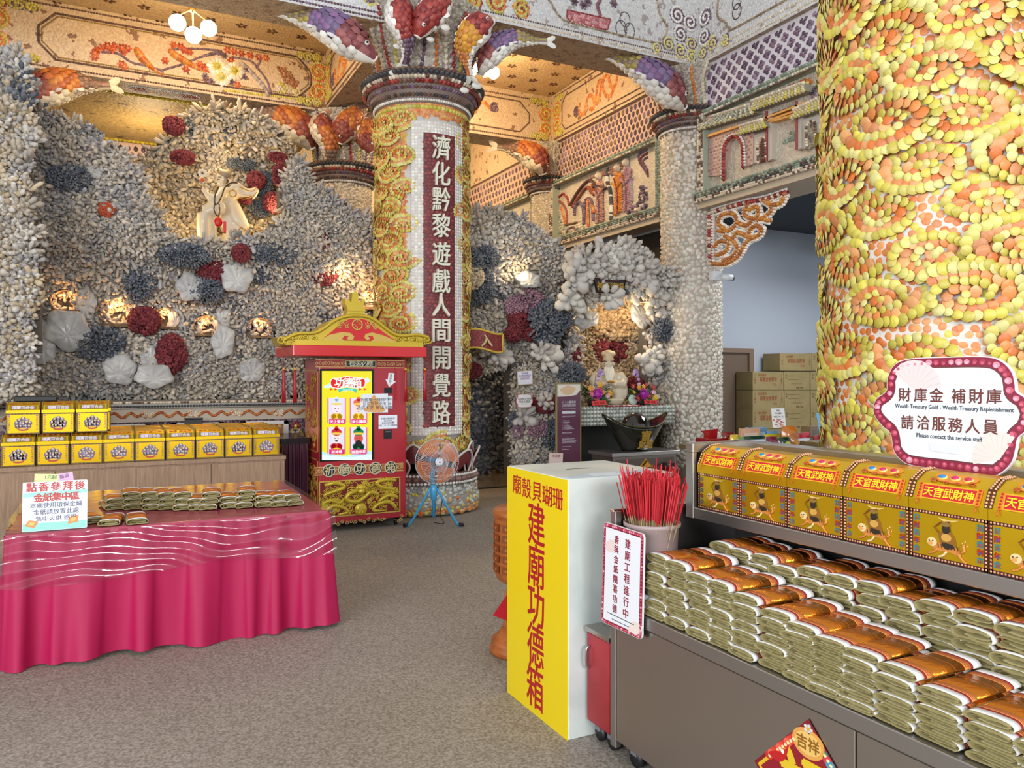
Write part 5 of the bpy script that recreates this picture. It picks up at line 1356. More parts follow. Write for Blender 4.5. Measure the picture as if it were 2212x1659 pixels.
def offering_chest():
 """left hand cartons: cluster of little figures on the front, five coloured characters on the lid"""
 root = thing('treasure_chest_box', 'x', 'box'); w, d, hb, hl = .258, .2, .185, .098
 prof = chest_base(root, w, d, hb, hl, [srgb('#a88a3a')], srgb('#4a3420'))
 M, L = lid_frame(prof)
 m = MB(); m.prism(rrect(-w * .4, w * .4, -L * .42, L * .42, .006, 3), M, .0012, srgb('#8a7020'))
 for i, ch in enumerate('福寶百合金'):
  text(m, ch, M @ Matrix.Translation(((i - 2) * .034, 0, .0015)), .030, [srgb('#d8d0e0'), srgb('#e0d0d8'), srgb('#d0c0dc'), srgb('#dcd4c8'), srgb('#d8c8e0')][i], depth=.001, bold=.0012)
 m.obj('lid_lettering', M_print, root)
 M2, L2 = lid_frame(prof, 2); m = MB()
 for k in range(5): m.tube([(M2 @ Vector((x, y, .002)))[:] for x, y in spiral((k - 2) * .042, 0, .018, .012, 1.3, k, 1 if k % 2 else -1, .2, 14)], .002, 5, [srgb('#c8502a'), srgb('#d87830')][k % 2])
 m.obj('lid_scrolls', M_print, root)
 m = MB(); F = faceY(0, -.0015, 0)
 R = random.Random(4)
 for x, z, r in [(0, .135, .02), (-.03, .12, .02), (.03, .12, .02), (-.05, .095, .02), (.05, .095, .02), (-.022, .1, .02), (.022, .1, .02), (0, .085, .022), (-.045, .068, .018), (.045, .068, .018), (-.02, .065, .02), (.02, .065, .02)]:
  blob(m, F, x, z, r, r * 1.1, srgb(R.choice(['#6d6080', '#7d7090', '#5c5070', '#8a7c94']))); blob(m, F, x, z + r * .5, r * .4, r * .45, srgb('#d8c8a8'), .003, 8)
  blob(m, F, x + r * .3, z - r * .4, r * .25, r * .3, srgb(R.choice(['#c04838', '#d8a838', '#b8b0c8'])), .003, 8)
 blob(m, F, 0, .042, .042, .014, srgb('#c0452c'), .003); blob(m, F, 0, .05, .03, .008, srgb('#e0b838'), .004)
 m.obj('figure_emblem', M_print, root)
 m = MB()
 for s in (-1, 1):
  for i in range(6): text(m, '招財進寶平安'[i], faceY(s * w * .41, -.001, .142 - i * .02), .014, srgb('#4a5a6a') if i % 2 else srgb('#8a3a3a'), depth=.001)
  blob(m, F, s * w * .41, .163, .008, .008, srgb('#c06a8a'), .002)
 m.obj('side_lettering', M_print, root)
 return root

def deity_chest():
 """steel shelf cartons: red banner on the lid, rider on a tiger in front"""
 root = thing('treasure_chest_box', 'x', 'box'); w, d, hb, hl = .252, .19, .152, .118
 prof = chest_base(root, w, d, hb, hl, [srgb('#d8a078'), srgb('#c88a60')], srgb('#4a1c1c'))
 M, L = lid_frame(prof)
 bn = MB(); bn.prism([(-.088, -L * .46), (.088, -L * .46), (.094, L * .42), (-.094, L * .42)], M, .0015, srgb('#e0a020')); bn.prism([(-.082, -L * .38), (.082, -L * .38), (.086, L * .34), (-.086, L * .34)], M, .0022, srgb('#c01a28'))
 for s in (-1, 1):
  bn.prism(rrect(min(s * .088, s * .102), max(s * .088, s * .102), -L * .48, L * .45, .003, 2), M, .0018, srgb('#d87818'))
  for k in range(5): blob(bn, M, s * .095, (k - 2) * L * .18, .004, .004, srgb('#a82818'), .0025, 8)
  bn.tube([(M @ Vector((s * .095, -L * .48 - t, .003)))[:] for t in (0, .012, .022)], .0018, 5, srgb('#c85a18'))
 b = bn.obj('banner', M_print, root)
 m = MB()
 for i, ch in enumerate('天官武財神'): text(m, ch, M @ Matrix.Translation(((i - 2) * .0325, -.002, .0025)), .027, srgb('#e8d020'), depth=.001, bold=.0006)
 m.obj('lettering', M_print, b)
 M2, L2 = lid_frame(prof, 2); g = MB()
 g.prism(spline([(-.07, .012), (-.055, -.012), (-.02, -.02), (.02, -.02), (.055, -.012), (.07, .012), (.04, .02), (-.04, .02)], 40, True), M2, .003, srgb('#d8862a'))
 for s in (-1, 1):
  g.tube([(M2 @ Vector((s * (.05 + x), y - .01, .003)))[:] for x, y in spiral(.012, -.004, .012, .01, 1.2, 2 if s > 0 else 1, s, .3, 12)], .002, 5, srgb('#b8501c'))
  g.tube([(M2 @ Vector((s * .02 + x, y - .022, .003)))[:] for x, y in spiral(0, 0, .009, .007, 1.2, 2 if s > 0 else 1, s, .3, 12)], .0018, 5, srgb('#b8501c'))
 for x, c in ((-.042, '#2a80b8'), (0, '#c02868'), (.042, '#c02848')):
  Mi = M2 @ Matrix.Translation((x, 0, .003)); g.ell((0, 0, 0), (.017, .012, .006), srgb('#e8c060'), seg=14, rings=6, M=Mi); g.ell((0, 0, .003), (.013, .009, .006), srgb(c), seg=14, rings=6, M=Mi)
 g.obj('gem_mount', M_print, root)
 F = faceY(0, -.0015, 0); r = MB()
 O, W_, K = srgb('#c8803a'), srgb('#e0c890'), srgb('#2c2418')
 r.prism(spline([(-.045, .052), (-.02, .06), (.02, .056), (.04, .046), (.045, .03), (.03, .03), (.01, .036), (-.02, .034), (-.04, .036)], 40, True), F, .002, O)
 blob(r, F, -.048, .058, .016, .014, W_, .003); blob(r, F, -.052, .054, .008, .007, srgb('#d89a5a'), .004, 10)
 for x, z in ((-.056, .061), (-.044, .062)): blob(r, F, x, z, .002, .002, K, .005, 6)
 for P in ([(-.03, .04), (-.045, .026), (-.06, .022)], [(.0, .036), (-.012, .022), (-.026, .016)], [(.036, .036), (.05, .02), (.062, .012)], [(.044, .04), (.058, .05), (.05, .06), (.058, .066)]): r.tube([(F @ Vector((x, z, .002)))[:] for x, z in spline(P, 8)], .0038, 6, O if P[0][0] else W_)
 for x in np.linspace(-.028, .034, 7): r.tube([(F @ Vector((x, .056, .003)))[:], (F @ Vector((x + .003, .044, .003)))[:]], .0013, 4, K)
 r.prism([(-.028, .085), (-.012, .098), (.014, .096), (.026, .08), (.03, .058), (.01, .048), (-.016, .05), (-.022, .066)], F, .003, srgb('#8a5c20')); r.prism([(-.014, .062), (.02, .06), (.024, .048), (.002, .042), (-.012, .05)], F, .004, K)
 blob(r, F, -.002, .103, .013, .014, K, .004); blob(r, F, -.002, .118, .014, .007, srgb('#8a6a30'), .005); blob(r, F, .0, .078, .016, .012, srgb('#c89a48'), .005)
 r.tube([(F @ Vector((x, z, .003)))[:] for x, z in [(-.024, .088), (-.04, .104), (-.02, .122), (.01, .128)]], .0022, 5, srgb('#7a4a18')); r.prism([(-.03, .136), (-.01, .126), (.02, .128), (.04, .136), (.01, .132)], F, .0015, srgb('#d8b868'))
 for x, z in [(.05, .07), (.058, .076), (.064, .064), (.056, .06)]: blob(r, F, x, z, .002, .002, W_, .002, 6)
 r.obj('tiger_rider_emblem', M_print, root)
 m = MB()
 for s, st in ((-1, '日財百年金'), (1, '招財進利市')):
  for i, ch in enumerate(st):
   z = .125 - i * .024; text(m, ch, faceY(s * .102, -.001, z), .017, srgb('#2a7a8a') if i % 2 == 0 else srgb('#a82818'), depth=.001, bold=.0006)
   text(m, ch, faceY(s * .102 + .0015, -.0015, z - .003), .010, srgb('#b83a18') if i % 2 == 0 else srgb('#2a5a9a'), depth=.001)
 m.obj('side_lettering', M_print, root)
 return root

# ---------------------------------------------------------------- long wooden counter with gold cartons
WCX0, WCX1, WCY = -1.2, 1.52, 8.12
wc = thing('wooden_counter', 'long low wooden counter carrying rows of gold chest boxes', 'counter', ((WCX0 + WCX1) / 2, 8.7, 0))
wood = wood_mat('oak_laminate', srgb('#8a6c52'), srgb('#a5856a'), (14, 14, 1.2)); ox = -(WCX0 + WCX1) / 2; oy = -8.7
m = MB(); m.box(WCX0 + ox, WCX1 + ox, WCY + oy + .02, 9.28 + oy, .0, .78); m.obj('body', wood, wc)
m = MB(); m.box(WCX0 + ox - .01, WCX1 + ox + .01, WCY + oy, 9.3 + oy, .78, .815); m.obj('top', wood, wc)
for k in range(4):
 xa = WCX0 + ox + .06 + k * .655; m = MB(); m.box(xa, xa + .648, WCY + oy, WCY + oy + .02, .06, .765); m.obj('front_panel', wood, wc)
m = MB(); m.box(WCX0 + ox, WCX0 + ox + .055, WCY + oy, WCY + oy + .02, 0, .775); m.obj('side_panel', wood, wc)
base = offering_chest(); first = True
def put_chest(x, y, z, label, group):
 global first, base
 if first: base.location = (x, y, z); base['label'] = label; base['group'] = group; first = False; return base
 return dup(base, (x, y, z), (rnd.random() - .5) * .03, label, group)
G1 = 'gold boxes on the wooden counter'
for i in range(9):
 x = -.775 + i * .266
 put_chest(x, 8.2, .817, f'gold paper chest box in the front bottom row on wooden counter, {ORD[i]} from left', G1)
 for r in range(1, 5):
  if i < 3 and r > 1: continue
  if r == 1 and i < 3: continue
  put_chest(x + (rnd.random() - .5) * .006, 8.2 + r * .212, .817, f'gold paper chest box, {ORD[r]} row back, {ORD[i]} column from left, wooden counter', G1)
for i in range(3):
 put_chest(-.74 + i * .272, 8.21, 1.102, f'gold paper chest box stacked on top of the bottom row, {ORD[i]} from left', G1)
 put_chest(-.72 + i * .272, 8.425, 1.102, f'gold paper chest box hidden behind the {ORD[i]} stacked box from left', G1)
 put_chest(-.74 + i * .272, 8.42, .817, f'gold paper chest box under the rear stacked boxes, {ORD[i]} from left', G1)
t = thing('black_tray', 'flat black tray lying on the stacked gold boxes at far left', 'tray', (-.66, 8.53, 1.386))
m = MB(); m.rbox(-.17, .17, -.1, .1, 0, .045, .01, srgb('#101012')); m.obj('body', M_print, t)
m = MB(); m.rbox(-.15, .15, -.08, .08, .045, .05, .008, srgb('#1c1c20')); m.obj('lid', M_print, t)
t = thing('black_card_reader', 'small black case standing behind the middle gold boxes', 'case', (pY(418, 905, 9.25)[0], 9.2, .817))
m = MB(); m.rbox(-.09, .09, 0, .06, 0, .33, .008, srgb('#141418')); m.obj('body', M_print, t); m = MB(); m.rbox(-.095, .095, -.005, .065, .33, .345, .006, srgb('#2c2c30')); m.obj('lid', M_print, t)

t = thing('covered_side_table', 'dark table under shiny purple plastic between wooden counter and red kiosk', 'table', (1.68, 8.95, 0))
m = MB(); m.box(-.135, .16, -.5, .35, .9, .96, srgb('#1c1016')); m.obj('tabletop', mat('dark_glossy_cover', None, rough=.2), t)
m = MB(); P = [(-.13 + .28 * k / 20, -.49 + .018 * math.sin(k * 1.9)) for k in range(21)]
V = [(x, y, .9) for x, y in P] + [(x, y * 1.02, .02) for x, y in P]; m.add(V, [[i, 21 + i, 22 + i, i + 1] for i in range(20)], srgb('#3a1226'), 0, True)
m.obj('purple_skirt', mat('purple_plastic', None, rough=.15, coat=.6), t)

# ---------------------------------------------------------------- skirted table with plastic cover
TX0, TX1, TY0, TY1, TZ = -.55, 1.24, 5.13, 6.8, .74
tb = thing('offering_table', 'long table with pleated magenta skirt under a clear plastic sheet', 'table', ((TX0 + TX1) / 2, (TY0 + TY1) / 2, 0))
bx, by = -(TX0 + TX1) / 2, -(TY0 + TY1) / 2
M_mag = mat('magenta_satin', srgb('#a8174a'), rough=.5, spec=.3)
m = MB(); m.rbox(TX0 + bx, TX1 + bx, TY0 + by, TY1 + by, TZ - .03, TZ, .012); m.obj('tabletop', mat('rose_tablecloth', srgb('#b5405c'), rough=.4), tb)
per = []
def side(p, q, n): return [(p[0] + (q[0] - p[0]) * i / n, p[1] + (q[1] - p[1]) * i / n) for i in range(n)]
per = side((TX0, TY1), (TX0, TY0), 90) + side((TX0, TY0), (TX1, TY0), 200) + side((TX1, TY0), (TX1, TY1), 90) + [(TX1, TY1)]
per = np.array(per); T = np.gradient(per, axis=0); Nn = np.column_stack([T[:, 1], -T[:, 0]]); Nn /= np.linalg.norm(Nn, axis=1, keepdims=True)
Nn = np.array([Nn[max(0, i - 4):i + 5].mean(0) for i in range(len(Nn))])
s_ = np.concatenate([[0], np.cumsum(np.linalg.norm(np.diff(per, axis=0), axis=1))]); m = MB(); rows = 26; V = []
R = np.random.RandomState(5); fr = R.rand(6) * 6
wv = lambda s, k: (np.sin(s * 17 + 1.2 * np.sin(s * 2.1 + fr[0]) + fr[1]) * .5 + np.sin(s * 9.3 + fr[2] + k * .4) * .35 + np.sin(s * 29 + 2.5 * np.sin(s * 3.7) + k) * .3 + np.sin(s * 41 + fr[3]) * .18)
for r in range(rows):
 t_ = r / (rows - 1); z = TZ - .01 - (TZ - .012) * t_
 sharp = wv(s_, t_); amp = .007 + .045 * t_ ** .8
 off = .006 + .055 * t_ ** 1.2 + amp * (np.abs(sharp) ** .65 * np.sign(sharp))
 top = .006 * np.sin(s_ * 62) * max(0, 1 - t_ * 3)
 z2 = z + (t_ ** 6) * (.012 * np.sin(s_ * 5 + fr[4]) + .012)
 V.append(np.column_stack([per + Nn * (off + top)[:, None] + [bx, by], np.full(len(per), 0) + z2]))
V = np.vstack(V); n = len(per); i0 = np.arange(n - 1)
m.add(V, [np.vstack([np.column_stack([r * n + i0, (r + 1) * n + i0, (r + 1) * n + i0 + 1, r * n + i0 + 1]) for r in range(rows - 1)])], (1, 1, 1), 0, True)
m.obj('skirt', M_mag, tb)
# clear plastic sheet: flat on top, sagging over the front in swagged wrinkles
def plastic_mat():
 m = bpy.data.materials.new('clear_plastic'); m.use_nodes = True; nt = m.node_tree; L = nt.links.new; out = nt.nodes['Material Output']; nt.nodes.remove(nt.nodes['Principled BSDF'])
 tr = nt.nodes.new('ShaderNodeBsdfTransparent'); tr.inputs[0].default_value = (.97, .95, .96, 1); gl = nt.nodes.new('ShaderNodeBsdfGlossy'); gl.inputs['Roughness'].default_value = .10
 lw = nt.nodes.new('ShaderNodeLayerWeight'); pw = nt.nodes.new('ShaderNodeMath'); pw.operation = 'POWER'; pw.inputs[1].default_value = 5; fm = nt.nodes.new('ShaderNodeMath'); fm.operation = 'MULTIPLY_ADD'; fm.inputs[1].default_value = .5; fm.inputs[2].default_value = .085; L(lw.outputs['Facing'], pw.inputs[0]); L(pw.outputs[0], fm.inputs[0]); mx = nt.nodes.new('ShaderNodeMixShader')
 tc = nt.nodes.new('ShaderNodeTexCoord'); mp_ = nt.nodes.new('ShaderNodeMapping'); mp_.inputs['Scale'].default_value = (2.2, 5, 16); nz = nt.nodes.new('ShaderNodeTexNoise'); nz.inputs['Scale'].default_value = 2.2; nz.inputs['Detail'].default_value = 2; nz.inputs['Distortion'].default_value = .8
 bp = nt.nodes.new('ShaderNodeBump'); bp.inputs['Strength'].default_value = .22; bp.inputs['Distance'].default_value = .012
 L(tc.outputs['Object'], mp_.inputs[0]); L(mp_.outputs[0], nz.inputs['Vector']); L(nz.outputs['Fac'], bp.inputs['Height']); L(bp.outputs[0], gl.inputs['Normal']); L(bp.outputs[0], lw.inputs['Normal'])
 L(fm.outputs[0], mx.inputs[0]); L(tr.outputs[0], mx.inputs[1]); L(gl.outputs[0], mx.inputs[2]); L(mx.outputs[0], out.inputs['Surface'])
 return m
m = MB(); nx = 120; xs = np.linspace(TX0 - .035, TX1 + .035, nx); V = []
for y in (TY1, (TY0 + TY1) / 2, TY0 + .02): V.append(np.column_stack([xs, np.full(nx, y), np.full(nx, TZ + .004)]))
rows = 34; xr = (xs - TX0) / (TX1 - TX0)
for r in range(rows):
 t_ = r / (rows - 1); drop = .285 + .018 * np.sin(xr * 8) - .03 * xr
 sw = t_ * (1 + .25 * np.sin(xr * 5)) + .5 * np.abs(xr - .74) ** 1.2 + .05 * np.sin(xr * 23 + 4 * t_)
 wr = .012 * np.sin(sw * 19 + 2.4 * np.sin(xr * 7) + .8 * np.sin(xr * 19)) * np.clip(t_ * 5, 0, 1) * (.4 + .6 * np.abs(np.sin(xr * 6.5 + 1)))
 V.append(np.column_stack([xs, TY0 - .014 - .07 * np.minimum(t_, .6) - .012 - wr, TZ + .002 - drop * t_]))
V = np.vstack(V); i0 = np.arange(nx - 1); k = len(V) // nx
m.add(V, [np.vstack([np.column_stack([r * nx + i0, (r + 1) * nx + i0, (r + 1) * nx + i0 + 1, r * nx + i0 + 1]) for r in range(k - 1)])], (1, 1, 1), 0, True)
m.obj('plastic_sheet', plastic_mat(), None, 'clear shiny plastic sheet draped over the magenta skirted table', 'plastic cover')

# ---------------------------------------------------------------- folded joss paper
def ribbon2(P, t):
 P = np.asarray(P, float); T = np.gradient(P, axis=0); N = np.column_stack([-T[:, 1], T[:, 0]]); N /= np.maximum(np.linalg.norm(N, axis=1, keepdims=True), 1e-9)
 return np.vstack([P + N * t / 2, (P - N * t / 2)[::-1]])
def bundle(seed):
 """sheets folded over, the outer sheet white edged with red line, printed band and gold foil; its length runs along +y"""
 R = random.Random(seed); root = thing('joss_paper_bundle', 'x', 'paper bundle'); w, h, L = .112, .034, .25
 j = lambda a: (R.random() - .5) * a
 m = MB(); M = frame((0, 0, 0), (1, 0, 0), (0, 0, 1))                    # xy of the outline = x,z ; extrudes towards -y
 tan = [srgb('#8c8154'), srgb('#736840'), srgb('#968b60')]
 def ext(P, t, col, y0=0.0, y1=L):
  Q = ribbon2(spline(P, 26), t); m.prism(Q, frame((0, y1, 0), (1, 0, 0), (0, 0, 1)), y1 - y0, col, smooth=True)
 x0, x1 = -w / 2, w / 2
 ext([(x1 * .98, .007 + j(.004)), (x1 * .4, .004), (0, .005 + j(.004)), (x0 * .7, .003), (x0 * .96, h * .22), (x0 * 1.0, h * .48), (x0 * .88, h * .76), (x0 * .5, h * .9 + j(.003)), (0, h * .84 + j(.005)), (x1 * .5, h * .9), (x1 * .92, h * .78)], .0042, tan[0], -.006)
 ext([(x1 * .9, h * .26 + j(.004)), (x1 * .2, h * .20 + j(.004)), (x0 * .5, h * .22), (x0 * .72, h * .45), (x0 * .45, h * .66 + j(.004)), (x1 * .1, h * .60 + j(.006)), (x1 * .75, h * .66 + j(.004))], .0034, tan[1], j(.008))
 ext([(x1 * .85, h * .42 + j(.004)), (x1 * .1, h * .38 + j(.006)), (x0 * .35, h * .45 + j(.004))], .0028, tan[2], j(.012))
 m.obj('folded_sheets', M_paper, root)
 # outer sheet: over the top and down the right side
 P = spline([(x1 * .80, .0035), (x1 * 1.0, h * .22), (x1 * 1.02, h * .55), (x1 * .82, h * .86 + .003), (x1 * .3, h * .96 + .004), (x0 * .3, h * .93 + .004 + j(.003)), (x0 * .72, h * .86 + .003), (x0 * .86, h * .76)], 30)
 Q = ribbon2(P, .0022); wr = MB(); W_, Rr, Og = srgb('#dcdad8'), srgb('#8f1c22'), srgb('#c8803a')
 for a, b, c, mi in ((.004, .030, W_, 0), (.030, .040, Rr, 0), (.040, .064, Og, 0), (.064, .186, Og, 1), (.186, .210, Og, 0), (.210, .220, Rr, 0), (.220, .252, W_, 0)):
  wr.prism(Q, frame((0, b, 0), (1, 0, 0), (0, 0, 1)), b - a, c, mi, smooth=True)
 for y in (.046, .052, .058, .192, .198, .204):                        # fine printed lines on the band
  wr.prism(ribbon2(P[8:26], .0036), frame((0, y + .0012, 0), (1, 0, 0), (0, 0, 1)), .0024, srgb('#a04a20'))
 for y in (.095, .15): wr.prism(ribbon2(P[8:26], .0035), frame((0, y + .0006, 0), (1, 0, 0), (0, 0, 1)), .0012, srgb('#9c5a20'))
 wr.obj('gilded_wrapper', [M_paper, M_foil], root)
 return root
BUN = [bundle(s) for s in (1, 2, 3, 4)]; used = [False] * 4
def put_bundle(x, y, z, rz, label, group, tilt=0.0):
 k = rnd.randrange(4)
 if not used[k]:
  used[k] = True; o = BUN[k]; o.location = (x, y, z); o['label'] = label; o['group'] = group
 else: o = dup(BUN[k], (x, y, z), rz, label, group)
 o.rotation_euler = (0, tilt, rz)
 return o
G2 = 'folded joss paper on the magenta table'
# (crop x, crop y of the front end, layers) along the table
rowA = [(660, 1580, 2, 'first'), (760, 1540, 3, 'second'), (862, 1548, 3, 'third'), (955, 1552, 3, 'fourth'), (1055, 1545, 3, 'fifth'), (1140, 1585, 2, 'sixth'), (1205, 1545, 3, 'seventh'), (1310, 1565, 2, 'eighth'), (1410, 1530, 3, 'ninth'), (1515, 1555, 2, 'tenth'), (1610, 1555, 2, 'eleventh'), (1692, 1535, 2, 'twelfth')]
for i, (cx, cy, nl, od) in enumerate(rowA):
 u, v = cx * .3752, 500 + (1595 - 8 * (i > 6) - 4 * max(0, i - 7)) * .3752
 x, y = pZ(u, v + 2, .75)
 for l in range(nl):
  put_bundle(x + (rnd.random() - .5) * .03, y + (rnd.random() - .5) * .02 + .004 * l, .747 + l * .0385, (rnd.random() - .5) * .35, f'joss paper bundle on magenta table, {od} pile from left, {["bottom", "middle", "top"][l if nl == 3 or l == 0 else 2]} one', G2)
for (cx, cy, rz, lab) in ((545, 1645, .25, 'single joss paper bundle lying just right of the white table sign'), (625, 1660, -.12, 'single joss paper bundle at table front edge, second loose one from sign'), (790, 1652, .02, 'single joss paper bundle at table front edge, farthest loose one from sign')):
 x, y = pZ(cx * .3752, 500 + cy * .3752 + 12, .75); put_bundle(x, y, .747, rz, lab, G2)

# table sign in a stand with two slips of paper behind it
sx0, sy0 = pZ(52, 1150, .745); sx1, sy1 = pZ(184, 1140, .745); sw = sx1 - sx0 + .02
ts = thing('table_sign', 'white and mint sign about burning incense standing on the magenta table', 'sign', ((sx0 + sx1) / 2, (sy0 + sy1) / 2, .746))
F = frame((0, 0, .0), (1, 0, 0), Vector((0, .16, 1)).normalized()); H_ = .275
m = MB(); m.prism(rrect(-sw / 2, sw / 2, 0, H_, .006, 3), F, .004, srgb('#e4ecec')); m.prism(rrect(-sw / 2 + .002, sw / 2 - .002, .002, .045, .004, 2), F, .0045, srgb('#8fd0c4')); m.prism([(-sw / 2 + .002, .19), (sw / 2 - .002, .2), (sw / 2 - .002, .222), (-sw / 2 + .002, .215)], F, .0045, srgb('#9ad4c8'))
m.obj('board', M_print, ts)
m = MB()
for i, ch in enumerate('點香參拜後'): text(m, ch, F @ Matrix.Translation((-.118 + i * .06, .246, .005)), .043, srgb('#b8322c'), depth=.001, bold=.001)
for i, ch in enumerate('金紙集中區'): text(m, ch, F @ Matrix.Translation((-.082 + i * .045, .187, .005)), .04, srgb('#b8322c'), depth=.001, bold=.0012)
for s, z in (('本廟使用環保金爐', .142), ('金紙請放置此處', .105), ('集中火供 感恩', .068)): text(m, s, F @ Matrix.Translation((.005, z, .005)), .026, srgb('#4a3a6a'), depth=.001)
m.obj('lettering', M_print, ts)
m = MB()
for x, y, r in ((-.115, .042, .1), (.09, .052, .5)): m.prism(ngon(0, 0, .036, .024, 4, .3), F @ Matrix.Translation((x, y, .005)) @ Matrix.Rotation(r, 4, 'Z'), .001, srgb('#d8863a')); m.prism(ngon(0, 0, .022, .014, 4, .3), F @ Matrix.Translation((x, y, .006)) @ Matrix.Rotation(r, 4, 'Z'), .001, srgb('#e0b060'))
m.obj('gold_paper_picture', M_print, ts)
m = MB(); m.box(-.1, .1, .06, .066, 0, .26, srgb('#b89a78')); m.obj('stand', M_print, ts)
for x, c, lab, r, wd, cc in ((-.06, srgb('#d8e4a0'), 'pale green paper slip tucked behind the table sign', .05, .062, srgb('#3a4a3a')), (.055, srgb('#d8b4d4'), 'pink paper slip with writing tucked behind the table sign', -.12, .066, srgb('#6a2a6a'))):
 n = thing('paper_slip', lab, 'paper', (ts.location.x + x, ts.location.y + .072, .746)); n.rotation_euler = (0, r, 0)
 Fs = frame((0, 0, .0), (1, 0, 0), Vector((0, .05, 1)).normalized()); m = MB(); m.prism([(-wd, 0), (wd, 0), (wd, .31), (-wd, .312)], Fs, .001, c); m.obj('sheet', M_paper, n)
 m = MB(); text(m, '1元起' if x < 0 else '福袋', Fs @ Matrix.Translation((.02, .293, .0015)), .02, cc, depth=.0006); m.obj('handwriting', M_print, n)

# ---------------------------------------------------------------- red donation kiosk with gilded roof
KY = 8.15
kq = lambda x, y, Y=KY: pY(600 + x * .3255, 620 + y * .3255, Y)
ks = thing('donation_kiosk', 'tall red vending style donation kiosk with gilded temple roof and yellow screen', 'kiosk', (2.33, 8.5, 0))
def ko(mb, name, mats, parent=ks, **k):
 for i, v in enumerate(mb.v): mb.v[i] = v - np.array(ks.location)
 return mb.obj(name, mats, parent, **k)
M_gild = mat('gilt_carving', srgb('#c8ac34'), rough=.35, metal=.35)
M_gildP = mat('gilt_print', None, rough=.4, metal=.15)
KX0, KX1 = 1.87, 2.81; KB = .09; KT = 1.80
m = MB(); m.rbox(KX0, KX1, KY, KY + .68, KB, KT, .012); ko(m, 'body', M_redp)
# side decoration
m = MB(); S = frame((KX0 - .001, 0, 0), (0, -1, 0), (0, 0, 1))
for z0, z1 in ((.18, .75), (.82, 1.68)):
 for a, b, c, d_ in ((KY + .05, KY + .63, z0, z0 + .012), (KY + .05, KY + .63, z1 - .012, z1), (KY + .05, KY + .062, z0, z1), (KY + .618, KY + .63, z0, z1)): m.box(KX0 - .004, KX0, a, b, c, d_, srgb('#b8923a'))
 R = random.Random(int(z0 * 100))
 for k in range(26):
  y = KY + .12 + R.random() * .44; z = z0 + .07 + R.random() * (z1 - z0 - .14); r = .03 + .04 * R.random()
  m.tube([(KX0 - .004, y + a, z + b) for a, b in spiral(0, 0, r, r, 1.3, R.random() * 6, R.choice((1, -1)), .2, 16)], .0055, 5, srgb('#b08a36'))
ko(m, 'side_ornament', M_gildP)
# roof: red eave, gilded gable, ridge crown
eY0, eY1 = 7.93, 8.9
ex0 = kq(100, 420, eY0)[0]; ex1 = kq(990, 430, eY0)[0]; ez0 = kq(500, 460, eY0)[1]; ez1 = kq(500, 390, eY0)[1]
m = MB(); m.rbox(ex0, ex1, eY0, eY1, ez0, ez1, .012); ko(m, 'eave', M_redb)
m = MB(); m.box(ex0 + .03, ex1 - .03, eY0 + .04, eY1, ez1, ez1 + .05, srgb('#b08c2c')); ko(m, 'roof_slab', M_gild)
gY = 8.0
gable = [(15, 330), (40, 352), (70, 330), (130, 305), (190, 296), (260, 298), (310, 270), (370, 225), (440, 195), (520, 185), (600, 195), (660, 225), (740, 285), (790, 315), (860, 318), (930, 312), (975, 330), (1008, 330), (985, 380), (960, 392), (880, 392), (520, 400), (180, 385), (90, 388), (50, 385)]
G = np.array([kq(x, y, gY) for x, y in gable]); m = MB(); m.prism(G, faceY(0, gY + .55, 0), .55, srgb('#c8a83c')); ko(m, 'gable', M_gild)
m = MB(); inner = [kq(x, y, gY) for x, y in [(290, 350), (370, 285), (440, 225), (480, 212), (560, 212), (610, 228), (700, 300), (790, 362)]]; m.prism(inner, faceY(0, gY - .001, 0), .006, (1, 1, 1)); ko(m, 'gable_panel', M_redb)
m = MB(); F = faceY(0, gY - .007, 0)
Cc = srgb('#c8a850')
sw1 = [(285, 352), (340, 318), (420, 300), (480, 305), (505, 328), (498, 352), (470, 355), (455, 340), (470, 328), (440, 325), (425, 345), (470, 375), (530, 392), (585, 378), (635, 348), (628, 325), (595, 325), (612, 345), (592, 355), (572, 338), (580, 312), (625, 302), (700, 322), (790, 362), (640, 398), (440, 398)]
m.prism([kq(x, y, gY) for x, y in sw1], F, .006, Cc)
cx, cz = kq(527, 250, gY); m.tube([(cx + a, gY - .01, cz + b) for a, b in ngon(0, 0, .052, .052, 28)], .008, 6, Cc, closed=True)
sq = .019; m.tube([(cx + a, gY - .01, cz + b) for a, b in ((-sq, -sq), (sq, -sq), (sq, sq), (-sq, sq))], .006, 6, Cc, closed=True)
for a in (0, PI / 2, PI, -PI / 2): m.tube([(cx + math.cos(a) * sq * 1.2, gY - .01, cz + math.sin(a) * sq * 1.2), (cx + math.cos(a) * .05, gY - .01, cz + math.sin(a) * .05)], .005, 5, Cc)
for s in (-1, 1):
 for dx, dz, r, fl in ((.12, .02, .035, s), (.17, .0, .028, -s), (.11, -.02, .022, s), (.19, -.025, .02, s)): m.tube([(cx + s * dx + a, gY - .01, cz + dz + b) for a, b in spiral(0, 0, r, r, 1.3, 0 if s < 0 else PI, fl, .2, 18)], .0055, 5, Cc)
ko(m, 'gable_scrolls', M_gildP)
for nm, xs in (('left', [(25, 350), (70, 360), (120, 335), (180, 325), (240, 330)]), ('right', [(990, 345), (950, 362), (900, 345), (850, 335), (800, 340)])):
 m = MB()
 for k, (x, y) in enumerate(xs):
  px_, pz_ = kq(x, y + 8, gY); r = .055 - .006 * k; m.tube([(px_ + a, gY - .012, pz_ + b) for a, b in spiral(0, 0, r, r * .8, 1.4, k, 1 if nm == 'left' else -1, .15, 20)], .009, 6, srgb('#a88428'))
 ko(m, 'eave_curl', M_gild)
